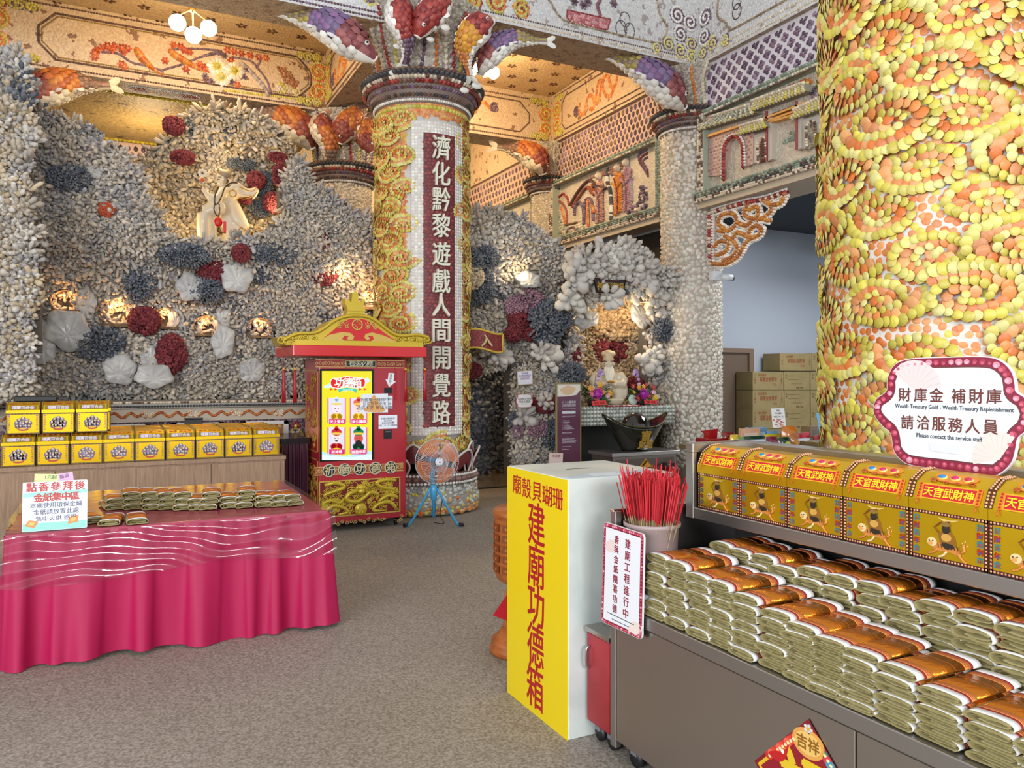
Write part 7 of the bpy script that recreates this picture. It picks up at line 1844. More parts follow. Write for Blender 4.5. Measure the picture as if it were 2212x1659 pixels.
m.prism(spline([(-.075, -.11), (-.1, -.14), (-.13, -.15), (-.16, -.17), (-.12, -.18), (-.09, -.16)], 30, True), FD, .0036, srgb('#b81c1c')); m.prism(ngon(-.1, -.14, .007, .007, 10), FD, .0042, srgb('#f0e8d0'))
for a in range(5): m.prism(ngon(.0 + .012 * math.cos(a * 1.257), -.03 + .01 * math.sin(a * 1.257), .006, .005, 8), FD, .003, srgb('#c8ccd4'))
m.obj('lucky_pictures', M_print, fp)

# ---------------------------------------------------------------- stacks of joss paper
G3, G4 = 'joss paper bundles in the front row of the steel counter', 'joss paper bundles in the back row of the steel counter'
ytop = [2.50, 2.375, 2.245, 2.135, 2.015, 1.885, 1.775, 1.67, 1.56, 1.44, 1.315, 1.185, 1.06]
zt = [.925, .925, .905, .905, .885, .87, .855, .845, .84, .835, .815, .80, .78]
LAY = ['bottom', 'second from bottom', 'third from bottom', 'fourth from bottom', 'fifth from bottom', 'sixth from bottom', 'seventh from bottom']
for i, y in enumerate(ytop):
 n = 7 if i < 9 else (6 if i < 11 else 5)
 pit = (zt[i] - LZ - .006) / n
 for l in range(n):
  top = l == n - 1
  o = put_bundle(1.885 + (rnd.random() - .5) * .022, y + (rnd.random() - .5) * .014, LZ + .003 + pit * l, -PI / 2 + (rnd.random() - .5) * (.1 if not top else .16),
                       f'joss paper bundle, front row of steel counter, {ORD[i]} stack from left, {"topmost" if top else LAY[l]}', G3, (rnd.random() - .5) * .04)
  o.scale = (1.04, 1.0 + rnd.random() * .04, pit / .0385)
for i in range(14):
 y = 2.48 - i * .118; zb = LZ + .002; n = 7; pit = (.945 - zb - (.018 if i in (3, 7, 11) else 0)) / n
 for l in range(n):
  if l < 3: continue                                                # lower layers are out of sight behind the front row
  o = put_bundle(2.185 + (rnd.random() - .5) * .04, y + (rnd.random() - .5) * .02, zb + pit * l, -PI / 2 + (rnd.random() - .5) * .14,
                       f'joss paper bundle, back row under shelf, {ORD[i]} stack from left, {"topmost" if l == n - 1 else LAY[l]}', G4, (rnd.random() - .5) * .05)
  o.scale = (1.04, .98, pit / .0385)
b0 = thing('paper_block', 'pressed block of joss paper under the back row of bundles', 'paper bundle', (2.30, 1.66, LZ)); m = MB(); m.box(-.10, .13, -.9, .9, 0, .112, srgb('#8f8660')); m.obj('block', M_paper, b0)
n_b = thing('white_carton', 'small white carton between the shell bordered price sign and the paper stacks', 'carton', (1.91, 2.575, LZ)); m = MB(); m.rbox(-.035, .05, -.012, .012, 0, .075, .003, srgb('#d4d8dc')); m.obj('body', M_print, n_b); m = MB(); m.box(-.036, .051, -.0125, .0125, .06, .0625, srgb('#b4b8bc')); m.obj('flap', M_print, n_b)

# gold deity cartons on the upper shelf
G5 = 'gold deity boxes on the steel shelf'; dc = deity_chest()
for i in range(7):
 y = 2.568 - i * .2555; lab = f'gold chest box with red banner on the steel shelf, {ORD[i]} from left'
 if i == 0: dc.location = (2.262, y, 1.049); dc.rotation_euler = (0, 0, -PI / 2); dc['label'] = lab; dc['group'] = G5
 else: dup(dc, (2.262, y, 1.049), -PI / 2 + (rnd.random() - .5) * .015, lab, G5)

# ---------------------------------------------------------------- signs with shell borders
M_signp = mat('sign_print', None, rough=.3, coat=.15)
def shell_border(m, P, F, w, n_step=.026, rs=.0105):
 P = np.array(P); c = P.mean(0)
 Q = resample(np.vstack([P, P[:1]]), n_step)[:-1]; T = np.roll(Q, -1, 0) - np.roll(Q, 1, 0); N = np.column_stack([-T[:, 1], T[:, 0]]); N /= np.linalg.norm(N, axis=1, keepdims=True)
 if np.sum((Q - c) * N) < 0: N = -N
 R = random.Random(9)
 for p, nn in zip(Q, N):
  q = p - nn * w / 2; cc = srgb(R.choice(['#b8485e', '#a83a52', '#c8647a', '#d890a0', '#98304a'])); r = rs * (.85 + .3 * R.random())
  m.prism(ngon(q[0], q[1], r, r * .9, 12), F, .0032, cc); m.prism(ngon(q[0] - nn[0] * r * .3, q[1] - nn[1] * r * .3, r * .55, r * .5, 9), F, .0035, tuple(min(1, x * 1.5 + .05) for x in cc))
def inset(P, d):
 P = np.array(P); T = np.roll(P, -1, 0) - np.roll(P, 1, 0); N = np.column_stack([T[:, 1], -T[:, 0]]); N /= np.linalg.norm(N, axis=1, keepdims=True)
 if area2(P) < 0: N = -N
 return P - N * d
def scallop(m, F, cx, cy, r, a0, h, col):
 """pale printed scallop with ribs"""
 m.prism([(cx, cy)] + [(cx + r * (1 + .02 * (i % 2)) * math.cos(a0 + (i / 18 - .5) * 2.4), cy + r * (1 + .02 * (i % 2)) * math.sin(a0 + (i / 18 - .5) * 2.4)) for i in range(19)], F, h, col)
 for i in range(1, 18, 2):
  a = a0 + (i / 18 - .5) * 2.4; d = np.array([math.cos(a), math.sin(a)]); nn = np.array([-d[1], d[0]]) * r * .018; c = np.array([cx, cy])
  m.prism([c + d * r * .2, c + d * r * .97 + nn, c + d * r * .97 - nn], F, h + .0003, tuple(x * .88 for x in col))
SX = 2.42
sg = thing('shell_border_sign', 'large white cartouche sign with pink shell border above the gold boxes', 'sign', (SX, pX(2050, 900, SX)[0], pX(2050, 900, SX)[1]))
q = lambda x, y: (lambda p: (-(p[0] - sg.location[1]), p[1] - sg.location[2]))(pX(1780 + x * .1953, 740 + y * .1953, SX))
F = faceX(0, 0, 0)
out = spline([q(*p) for p in [(930, 180), (1350, 158), (1780, 152), (1960, 200), (2080, 320), (2118, 460), (2130, 540), (2230, 610), (2300, 740), (2305, 840), (2250, 970), (2150, 1060), (2125, 1180), (2080, 1330), (1960, 1450), (1830, 1475), (1400, 1420), (1000, 1368), (860, 1310), (770, 1190), (735, 1010), (650, 930), (570, 830), (543, 730), (580, 620), (690, 530), (700, 400), (770, 255)]], 168, True)
m = MB(); m.prism(out, F @ Matrix.Translation((0, 0, -.012)), .012, srgb('#e4e2e0')); m.prism(inset(out, .003), F, .002, srgb('#8c2540')); shell_border(m, out, F, .036); m.obj('shell_border', M_signp, sg)
m = MB(); ins = inset(out, .032); m.prism(ins, F, .0026, srgb('#6a3a3c')); m.prism(inset(out, .036), F, .003, srgb('#e6e8ec')); m.obj('face', M_signp, sg)
m = MB(); x, y = q(1000, 360); scallop(m, F, x, y - .05, .1, 1.3, .0033, srgb('#e4d6d4')); x, y = q(1930, 1330); scallop(m, F, x + .005, y + .01, .085, 2.2, .0033, srgb('#e6dad2'))
m.obj('scallop_print', M_signp, sg)
m = MB()
for ch, x, y in (('財', 900, 575), ('庫', 1075, 580), ('金', 1252, 580), ('補', 1495, 590), ('財', 1690, 593), ('庫', 1888, 595), ('請', 930, 880), ('洽', 1105, 885), ('服', 1278, 900), ('務', 1462, 912), ('人', 1650, 925), ('員', 1850, 935)):
 a, b = q(x, y); text(m, ch, F @ Matrix.Translation((a, b, .0036)), .040, srgb('#6e3a30'), depth=.0008, bold=.0007)
for s, x0, y0, x1, y1, h in (('Wealth Treasury Gold - Wealth Treasury Replenishment', 755, 705, 2055, 750, .0155), ('Please contact the service staff', 1018, 1022, 1745, 1070, .0165)):
 a, b = q((x0 + x1) / 2, (y0 + y1) / 2); wd_ = abs(q(x1, y1)[0] - q(x0, y0)[0]); ang = 0
 text(m, s, F @ Matrix.Translation((a, b, .0036)), h, srgb('#3c4650'), depth=.0006, width=wd_, bold=.0003)
m.obj('lettering', M_signp, sg)
m = MB(); a, b = q(1170, 1100); c, d_ = q(1540, 1250); m.prism([(a, b), (c, b - .004), (c - .004, d_ + .002), (a + .008, d_ + .006)], F @ Matrix.Translation((0, 0, .0034)), .002, srgb('#dfe2e6')); m.obj('tape_patch', M_signp, sg)
m = MB(); m.box(.012, .09, -.03, .03, -.17, .02, srgb('#b8b8b8')); m.obj('bracket', M_print, sg)

SX2 = 1.845
s2 = thing('shell_border_sign', 'small upright white sign with red shell border in front of incense bucket', 'sign', (SX2, pX(1345, 1250, SX2)[0], pX(1345, 1250, SX2)[1]))
q = lambda x, y: (lambda p: (-(p[0] - s2.location[1]), p[1] - s2.location[2]))(pX(1040 + x * .4094, 980 + y * .4094, SX2))
cn = [q(648, 358), q(858, 425), q(846, 985), q(632, 885)]
def corner_round(P, r):
 out = []
 for i in range(len(P)):
  a, b, c = (np.array(P[(i + k - 1) % len(P)]) for k in range(3)); u = (a - b) / np.linalg.norm(a - b); v = (c - b) / np.linalg.norm(c - b)
  for t in np.linspace(0, 1, 6): out.append((1 - t) ** 2 * (b + u * r) + 2 * t * (1 - t) * b + t * t * (b + v * r))
 return np.array(out)
out = corner_round(cn, .022)
m = MB(); m.prism(out, F @ Matrix.Translation((0, 0, -.008)), .008, srgb('#dcdcdc')); m.prism(inset(out, .002), F, .001, srgb('#8c2038')); shell_border(m, resample(np.vstack([out, out[:1]]), .01)[:-1], F, .017, .0135, .0058); m.obj('shell_border', M_signp, s2)
m = MB(); m.prism(inset(out, .0165), F, .0018, srgb('#7a2a34')); m.prism(inset(out, .0185), F, .0022, srgb('#e6e9ee')); x, y = q(665, 470); scallop(m, F, x + .02, y + .02, .055, -1.2, .0024, srgb('#e4d4d0')); x, y = q(820, 920); scallop(m, F, x - .0, y - .03, .055, 1.9, .0024, srgb('#e6d8d0')); m.obj('face', M_signp, s2)
m = MB()
for i, ch in enumerate('建廟工程進行中'): a, b = q(776 - i * 2, 477 + i * 61); text(m, ch, F @ Matrix.Translation((a, b, .003)), .033, srgb('#8a2434'), depth=.0006, width=.036, bold=.0005)
for i, ch in enumerate('香與金紙隨喜功德'): a, b = q(717 - i * 1.6, 453 + i * 52); text(m, ch, F @ Matrix.Translation((a, b, .003)), .029, srgb('#8a2434'), depth=.0006, width=.031, bold=.0005)
for s, y in (('Coral Shell Temple construction donations: incense and', 868), ('joss paper offering are welcomed', 892)): a, b = q(735, y); text(m, s, F @ Matrix.Translation((a, b, .003)), .0062, srgb('#30303a'), depth=.0005, width=.19 if 'Coral' in s else .12)
m.obj('lettering', M_signp, s2)
m = MB(); m.box(.008, .03, -.02, .02, -.19, -.10, srgb('#a8a8a8')); m.obj('bracket', M_print, s2)

# ---------------------------------------------------------------- incense bucket
ib = thing('incense_bucket', 'grey plastic bucket full of red incense sticks on the steel counter', 'bucket', (1.985, 2.655, LZ + .001))
m = MB(); m.lathe([(.0, .004), (.088, .0), (.092, .01), (.109, .325), (.118, .33), (.118, .345), (.111, .345), (.104, .32), (.086, .02), (0, .018)], c0, 36); m.obj('bucket', mat('grey_pink_plastic', srgb('#9c8a88'), rough=.45), ib)
m = MB(); R = np.random.RandomState(8); N = 520
r0 = .034 * np.sqrt(R.rand(N)); a0 = R.rand(N) * 2 * PI; b0_ = np.column_stack([r0 * np.cos(a0), r0 * np.sin(a0), np.full(N, .03)])
lean = 1.6 + 1.3 * R.rand(N); gx = np.where(b0_[:, 0] * 0 + b0_[:, 1] > 0, 1, -1)
D = np.column_stack([b0_[:, 0] * lean, b0_[:, 1] * lean * 1.25 + gx * .008, np.full(N, .0)]); ln = .42 + .045 * R.rand(N); ln[R.rand(N) < .05] += .05
D[:, 2] = np.sqrt(np.maximum(ln ** 2 - D[:, 0] ** 2 - D[:, 1] ** 2, .01)); D /= np.linalg.norm(D, axis=1, keepdims=True)
i4 = np.arange(5); TV = np.vstack([np.column_stack([np.cos(i4 * 1.2566), np.sin(i4 * 1.2566), np.full(5, z)]) for z in (0, 1)]); TF = [np.column_stack([i4, (i4 + 1) % 5, 5 + (i4 + 1) % 5, 5 + i4]), (5 + i4)[None]]
A = np.cross(D, [0, 1, .01]); A /= np.linalg.norm(A, axis=1, keepdims=True); B = np.cross(D, A)
cut = .325 + .03 * R.rand(N)
m.scatter(TV, TF, np.stack([A * .0012, B * .0012, D * cut[:, None]], -1), b0_, jit([srgb('#a8906a'), srgb('#97805c')], N))
m.scatter(TV, TF, np.stack([A * .0022, B * .0022, D * (ln - cut + .06)[:, None]], -1), b0_ + D * cut[:, None], jit([srgb('#b81c24'), srgb('#a8141e'), srgb('#c8303a')], N, .15))
m.obj('incense_sticks', M_paper, None, 'dense bunch of thin red incense sticks standing in the grey bucket', 'incense', kind='stuff').location = (1.985, 2.655, LZ + .001)

# ---------------------------------------------------------------- carved deities
M_ivory = mat('ivory_glaze', srgb('#cbbca2'), rough=.4, coat=.25)
M_dkbead = mat('dark_beads', srgb('#2a1c16'), rough=.3)
def fuse(o, vox, it=3, dec=None):
 r = o.modifiers.new('fuse', 'REMESH'); r.mode = 'VOXEL'; r.voxel_size = vox; r.use_smooth_shade = True
 s = o.modifiers.new('smooth', 'SMOOTH'); s.iterations = it; s.factor = .5
 return o
# standing monk, seen from his left, in the lit niche
JD = 10.05
jp = lambda x, y, dd=0.0: pD(160 + x * .217, 330 + y * .217, JD + dd)
jc = jp(1440, 890); jr = lambda x, y, dd=0.0: tuple(np.array(jp(x, y, dd)) - np.array(jc))
ps = .217 * JD / 1700
mk = thing('monk_statue', 'ivory monk statue raising a flower in the lit upper coral niche', 'statue', jc)
m = MB()
def limb(P, R_, seg=10): m.tube([jr(*p) for p in P], [r * ps for r in R_], seg)
limb([(1530, 345, 0), (1520, 400, 0), (1510, 460, 0), (1500, 530, 0), (1520, 600, 0)], [62, 92, 100, 96, 100], 14)             # trunk
limb([(1470, 330, 0), (1460, 300, 0), (1462, 270, -.02)], [42, 34, 40])                                                          # neck
m.ell(jr(1464, 262, -.02), (58 * ps, 58 * ps, 66 * ps)); m.ell(jr(1424, 290, -.03), (30 * ps, 38 * ps, 32 * ps))
m.ell(jr(1404, 268, -.03), (14 * ps, 11 * ps, 15 * ps)); m.ell(jr(1420, 305, -.03), (18 * ps, 20 * ps, 14 * ps)); m.ell(jr(1496, 268, -.09), (10 * ps, 8 * ps, 20 * ps))
limb([(1480, 370, -.15), (1430, 450, -.25), (1380, 470, -.3), (1330, 420, -.32), (1295, 375, -.32)], [46, 48, 44, 32, 20])      # raised arm
m.ell(jr(1287, 372, -.32), (22 * ps, 20 * ps, 26 * ps))
for k in range(4): limb([(1300 - 6 * k, 352 + 9 * k, -.33 - .01 * k), (1276, 350 + 9 * k, -.37), (1268, 360 + 9 * k, -.33)], [7, 7, 5], 6)
limb([(1282, 356, -.33), (1272, 338, -.34), (1276, 322, -.34)], [8, 7, 5], 6)
limb([(1560, 330, .0), (1640, 338, .05), (1690, 380, .08), (1750, 388, .08), (1815, 358, .08)], [52, 46, 40, 34, 22])             # thrown-back sleeve
limb([(1600, 380, .0), (1650, 410, .04), (1720, 420, .06), (1780, 400, .06)], [56, 40, 28, 16])
limb([(1795, 345, .07), (1822, 372, .07), (1800, 425, .07), (1770, 470, .06)], [22, 26, 22, 8])
limb([(1560, 520, 0), (1600, 620, 0), (1650, 700, .0), (1720, 770, .0)], [84, 92, 84, 46], 14)                                   # skirt swept back
limb([(1500, 560, 0), (1520, 680, 0), (1580, 780, 0), (1620, 860, .0)], [90, 92, 90, 90], 14)
limb([(1460, 540, -.2), (1380, 560, -.3), (1290, 590, -.34)], [78, 74, 62], 12)                                                  # raised knee
limb([(1290, 600, -.34), (1285, 700, -.34), (1295, 880, -.32)], [66, 62, 66], 12); limb([(1360, 640, -.25), (1370, 760, -.25), (1380, 880, -.25)], [60, 50, 50])
limb([(1440, 880, 0), (1560, 890, .0), (1640, 880, 0)], [60, 60, 40])
fuse(m.obj('body', M_ivory, mk), .022, 2)
m = MB(); m.tube([jr(x, y, d_) for x, y, d_ in [(1560, 232, 0), (1520, 218, -.03), (1470, 204, -.05), (1436, 208, -.05)]], [20 * ps, 36 * ps, 40 * ps, 16 * ps], 12); m.tube([jr(1490, 205, 0), jr(1455, 170, -.02), jr(1415, 130, -.03)], [34 * ps, 20 * ps, 5 * ps], 10); m.tube([jr(1500, 205, 0), jr(1540, 180, -.0), jr(1560, 205, 0)], [30 * ps, 22 * ps, 12 * ps], 10); fuse(m.obj('cap', mat('cap_glaze', srgb('#8f7f68'), rough=.5), mk), .02, 1)
m = MB(); m.tube([jr(1420, 250, -.055), jr(1440, 240, -.09), jr(1464, 244, -.10)], 4 * ps, 5); m.tube([jr(1414, 268, -.06), jr(1434, 264, -.085), jr(1450, 268, -.09)], 4.5 * ps, 5); m.tube([jr(1404, 302, -.06), jr(1424, 308, -.08)], 3.5 * ps, 5); m.obj('painted_face', M_dkbead, mk)
m = MB()
bl = spline([jr(*p) for p in [(1620, 300, -.3), (1560, 302, -.5), (1500, 350, -.6), (1470, 430, -.62), (1430, 505, -.62), (1400, 500, -.58), (1405, 420, -.45), (1440, 340, -.35)]], 60)
for p in resample(bl, 15 * ps): m.ell(tuple(p), (8 * ps,) * 3, seg=6, rings=4)
for p in resample(spline([jr(*p) for p in [(1405, 505, -.6), (1392, 560, -.62), (1415, 618, -.62), (1440, 622, -.62), (1450, 580, -.62), (1445, 515, -.62)]], 40), 14 * ps): m.ell(tuple(p), (7 * ps,) * 3, seg=6, rings=4)
m.obj('bead_necklace', M_dkbead, mk)
m = MB(); m.ell(jr(1436, 690, -.64), (38 * ps, 20 * ps, 44 * ps), srgb('#c41410')); m.tube([jr(1436, 625, -.62), jr(1436, 660, -.64)], 6 * ps, 6, srgb('#a01010')); m.box(jr(1420, 0)[0], jr(1448, 0)[0], jr(1436, 800, -.64)[1] - .02, jr(1436, 800, -.64)[1] + .02, jr(0, 885)[2], jr(0, 780)[2], srgb('#c81c10')); m.obj('red_pendant', M_print, mk)
m = MB()
for k in range(8): a = k * PI / 4; m.ell((jr(1280, 270, -.34)[0] + 30 * ps * math.cos(a), jr(1280, 270, -.34)[1], jr(1280, 270)[2] + 28 * ps * math.sin(a)), (16 * ps, 8 * ps, 16 * ps), srgb('#d8ccb4'), seg=8, rings=5)
m.ell(jr(1280, 270, -.38), (18 * ps, 12 * ps, 18 * ps), srgb('#c04428'), seg=8, rings=5); m.tube([jr(1282, 300, -.33), jr(1284, 360, -.33)], 5 * ps, 6, srgb('#c8bca0')); m.obj('flower', M_print, mk)
m = MB(); M_goldtrim = mat('gold_trim', srgb('#b8862a'), rough=.35, metal=.6)
for P in ([(1650, 340), (1720, 370), (1780, 380), (1815, 345)], [(1640, 450), (1700, 460), (1770, 440), (1820, 390)], [(1560, 770), (1620, 790), (1660, 745), (1720, 780), (1790, 790)]): m.tube(spline([jr(x, y, -.28) for x, y in P], 20), 5 * ps, 6)
m.tube([tuple(np.array(jr(1580, 405, -.48)) + np.array([32 * ps * math.cos(a), 0, 32 * ps * math.sin(a)])) for a in np.linspace(0, 6.28, 16)], 6 * ps, 6)
m.obj('gilt_edging', M_goldtrim, mk)

# seated bearded deity
SZ = 1.215; SC_ = (6.13, 9.2)
dt = thing('deity_statue', 'seated ivory deity with tall hat and long beard on the shrine shelf', 'statue', (SC_[0], SC_[1], SZ + .005)); k_ = .76
dt.rotation_euler = (0, 0, -.5); dt.scale = (1.14, 1.1, 1)
m = MB()
def E_(c, r): m.ell(tuple(k_ * x for x in c), tuple(k_ * x for x in r))
def T_(P, R_, s=12): m.tube([tuple(k_ * x for x in p) for p in P], [k_ * r for r in R_], s)
T_([(0, .02, .06), (0, .02, .2), (0, .02, .36), (0, .02, .5), (0, .02, .6)], [.2, .21, .19, .17, .12], 16)
T_([(-.14, -.02, .28), (-.15, -.1, .26), (-.13, -.15, .05)], [.11, .1, .09]); T_([(.14, -.02, .28), (.15, -.1, .26), (.13, -.15, .05)], [.11, .1, .09])
T_([(-.15, 0, .56), (-.23, -.03, .44), (-.2, -.12, .36), (-.07, -.2, .38)], [.09, .095, .09, .06]); T_([(.15, 0, .56), (.23, -.03, .44), (.2, -.12, .36), (.07, -.2, .38)], [.09, .095, .09, .06])
for s in (-1, 1):
 E_((s * .045, -.22, .39), (.036, .03, .04))
 for q in range(4): T_([(s * (.06 - .012 * q), -.235, .41 - .012 * q), (s * .025, -.26, .405 - .012 * q)], [.012, .009], 6)
 T_([(s * .22, -.06, .34), (s * .24, -.1, .2), (s * .22, -.12, .1)], [.08, .07, .05])
T_([(0, 0, .6), (0, -.01, .68)], [.07, .06]); E_((0, -.02, .74), (.088, .09, .11)); E_((0, -.105, .735), (.018, .025, .03)); E_((0, -.09, .69), (.045, .035, .02))
for s in (-1, 1): E_((s * .09, -.01, .74), (.016, .025, .045)); E_((s * .045, -.085, .735), (.03, .02, .025))
fuse(m.obj('body', M_ivory, dt), .013, 2)
m = MB(); m.lathe([(.088 * k_, .80 * k_), (.095 * k_, .83 * k_), (.082 * k_, .86 * k_), (.1 * k_, .93 * k_), (.085 * k_, .97 * k_), (.04 * k_, 1.0 * k_), (0, 1.005 * k_)], c0, 20)
for s in (-1, 1): m.ell((s * .07 * k_, -.01, .93 * k_), (.05 * k_, .07 * k_, .05 * k_))
m.obj('tall_hat', mat('hat_glaze', srgb('#cdb48c'), rough=.45), dt)
m = MB()
for x in (-.05, -.03, -.01, .01, .03, .05): m.tube(spline([(x * k_, -.095 * k_, .68 * k_), (x * 1.3 * k_, -.15 * k_, .58 * k_), (x * .9 * k_, -.2 * k_, .48 * k_), (x * .4 * k_, -.225 * k_, .38 * k_)], 12), [.022 * k_] * 7 + [.018 * k_, .016 * k_, .014 * k_, .01 * k_, .007 * k_, .004 * k_], 8)
for s in (-1, 1): m.tube(spline([(s * .01, -.1 * k_, .70 * k_), (s * .05 * k_, -.11 * k_, .69 * k_), (s * .075 * k_, -.11 * k_, .64 * k_)], 6), .009 * k_, 6)
m.obj('beard', mat('beard_glaze', srgb('#e2dac8'), rough=.5), dt)
m = MB()
for s in (-1, 1): m.tube([(s * .02, -.088 * k_, .752 * k_), (s * .04, -.086 * k_, .757 * k_), (s * .055, -.075 * k_, .752 * k_)], .004, 5); m.tube([(s * .018, -.09 * k_, .785 * k_), (s * .04, -.088 * k_, .795 * k_), (s * .058, -.07 * k_, .785 * k_)], .0045, 5)
m.obj('painted_face', M_dkbead, dt)
m = MB(); m.lathe([(.0, .45 * k_), (.05 * k_, .45 * k_), (.035 * k_, .43 * k_)], (0, -.26 * k_, -.02), 12); m.ell((.02, -.25 * k_, .42 * k_), (.05 * k_, .035 * k_, .03 * k_)); m.tube([(.02, -.25 * k_, .3 * k_), (.03, -.235 * k_, .2 * k_), (.01, -.23 * k_, .08 * k_)], .012, 6); m.obj('gilt_ingot', M_goldtrim, dt)
pot = thing('incense_bowl', 'small cream bowl in front of the seated deity', 'bowl', (6.06, 8.93, SZ)); m = MB(); m.lathe([(.05, 0), (.10, .03), (.125, .085), (.12, .10), (.105, .09), (.09, .05), (0, .04)], c0, 24); m.obj('bowl', M_ivory, pot); m = MB(); m.lathe([(0, .078), (.1, .08), (.1, .085), (0, .09)], c0, 20, srgb('#8a7a64')); m.obj('ash', M_paper, pot)
fn2 = thing('jade_ornament', 'pale jade green round ornament beside the cream bowl', 'ornament', (6.34, 8.92, SZ)); m = MB(); m.lathe([(0, 0), (.1, .0), (.105, .012), (.1, .024), (0, .026)], c0, 24, M=frame((0, 0, .075), (1, 0, .0), (0, .25, 1)) @ Matrix.Scale(.68, 4)); m.obj('disc', mat('jade', srgb('#b8ccbc'), rough=.25), fn2); m = MB(); m.box(-.03, .03, -.02, .03, 0, .02, srgb('#4a3a28')); m.obj('foot', M_print, fn2)
tr_ = thing('red_tray', 'red lacquer tray with pink cloth under the bowl on the shrine shelf', 'tray', (6.15, 8.93, SZ - .012)); m = MB(); m.rbox(-.3, .3, -.09, .09, 0, .012, .01, srgb('#8a1420')); m.obj('tray', M_print, tr_); m = MB(); R = random.Random(2)
for k in range(30): m.ell(((R.random() - .5) * .5, -.085 + R.random() * .03, .012), (.03, .015, .012), srgb(R.choice(['#d8a0a0', '#c87878', '#e0c0b8', '#b83a48'])), seg=7, rings=4)
m.obj('cloth_flowers', M_print, tr_)
# flower arrangements
def bouquet(x, y, label, seed, tagx):
 t = thing('flower_arrangement', label, 'flowers', (x, y, SZ)); R = random.Random(seed)
 m = MB(); m.lathe([(.07, 0), (.09, .05), (.08, .08)], c0, 16, srgb('#3a2a24')); m.obj('basket', M_print, t)
 m = MB()
 for k in range(26):
  a = R.random() * 6.28; e = R.random() * .9; r = .14 + .1 * R.random(); tip = (r * math.cos(a), -.03 + r * .6 * math.sin(a), .06 + r * e)
  m.scatter(DOME[0], DOME[1], [np.stack([np.array([math.cos(a), .6 * math.sin(a), e * .6]) * .07, np.array([-math.sin(a), math.cos(a), 0]) * .022, np.array([0, -.3, 1.0]) * .012], -1)], [tip], [srgb(R.choice(['#1e4a24', '#2a5a2c', '#184020']))])
 m.obj('leaves', M_print, t)
 spec = [(-.02, -.12, .16, .075, '#a8289c', 'ball'), (.1, -.08, .1, .045, '#2a6a28', 'ball')]
 for k in range(16): spec.append((-.2 + .4 * R.random(), -.14 + .06 * R.random(), .06 + .24 * R.random(), .028 + .014 * R.random(), R.choice(['#d06a8c', '#c83a50', '#e09a30', '#d8b038', '#e0b0c0', '#b02838', '#d87a34']), 'f'))
 for x_, y_, z_, r, c, kind in spec:
  m = MB()
  if kind == 'ball':
   m.ell((x_, y_, z_), (r * .8,) * 3, srgb(c)); n = 60; th = nrng.rand(n) * 6.28; ph = np.arccos(2 * nrng.rand(n) - 1); D = np.column_stack([np.sin(ph) * np.cos(th), np.sin(ph) * np.sin(th), np.cos(ph)]); A = np.cross(D, [.1, .2, 1]); A /= np.linalg.norm(A, axis=1, keepdims=True)
   m.scatter(FING[0], FING[1], np.stack([A * r * .13, np.cross(D, A) * r * .13, D * r * .5], -1), np.array([x_, y_, z_]) + D * r * .6, jit([srgb(c)], n, .2)); m.obj('blossom', M_print, t)
  else:
   Fm = frame((x_, y_, z_), (1, 0, 0), Vector((0, .3, 1)).normalized()); a = np.arange(6) * 2 * PI / 6 + R.random()
   shells(m, Plane2(Fm), .6 * r * np.cos(a), .6 * r * np.sin(a), r * .55, r * .36, a, jit([srgb(c)], 6), .35); shells(m, Plane2(Fm), [0], [0], r * .3, r * .3, 0, [srgb('#d8b040')], .8); m.obj('blossom', M_print, t)
 m = MB()
 for k in range(9):                                                    # orchid spray
  f = k / 8; s = 1 if tagx > 0 else -1
  m.ell((-s * (.02 + .1 * f), -.03, .22 + .26 * math.sin(f * 2.2)), (.03, .016, .024), srgb(R.choice(['#b090c0', '#c8a8d0', '#a080b4'])), seg=8, rings=5)
 m.tube(spline([(0, -.02, .1), (-.03 * tagx, -.02, .3), (-.13 * tagx, -.02, .43)], 10), .004, 5, srgb('#3a5a2a')); m.obj('orchid_spray', M_print, t)
 m = MB(); Ft = frame((.1 * tagx, -.17, .045), (1, .12, -.1 * tagx), (0.05, .25, 1)); m.prism([(-.12, -.03), (.12, -.03), (.12, .03), (-.12, .03)], Ft, .002, srgb('#d83028')); text(m, '敬獻 福德', Ft @ Matrix.Translation((0, 0, .0025)), .034, srgb('#701010'), depth=.001); m.obj('red_card', M_print, t)
bouquet(5.76, 9.0, 'flower arrangement with magenta ball bloom left of the seated deity', 3, -1 * .2)
bouquet(6.52, 9.0, 'flower arrangement with magenta ball bloom right of the seated deity', 5, .6)

# shelf of pearly shells, ingot, cart
sh_ = thing('shrine_shelf', 'grey shelf faced with rows of pearly shells under the seated deity', 'shelf', (6.25, 9.3, .95))
m = MB(); m.box(-.78, .75, -.42, .6, .0, .255, srgb('#8a8a84')); m.obj('slab', M_shell, sh_)
m = MB(); S = Plane2(faceY(0, -.421, 0)); X, Z = np.meshgrid(np.arange(-.76, .75, .052), np.arange(.03, .25, .052)); shells(m, S, X.ravel(), Z.ravel(), .027, .027, 0, jit([srgb('#c4c8bc'), srgb('#aab0a4'), srgb('#d4d4cc')], X.size, .1), .7, tpl=DOME_L); m.obj('pearl_shells', mat('pearl', None, rough=.2, coat=.5), sh_)
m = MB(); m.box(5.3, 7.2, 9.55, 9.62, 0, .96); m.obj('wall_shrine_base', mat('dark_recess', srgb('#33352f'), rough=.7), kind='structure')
IC = (6.08, 8.47); ct = thing('steel_cart', 'small stainless cart carrying the black ingot below the shrine', 'cart', (IC[0], IC[1], 0))
m = MB(); m.rbox(-.5, .5, -.2, .3, .06, .6, .008); m.obj('body', mat('cart_steel', srgb('#8a827c'), rough=.3, metal=.9), ct); m = MB(); m.rbox(-.53, .53, -.23, .33, .60, .645, .006); m.obj('top', M_steelb, ct)
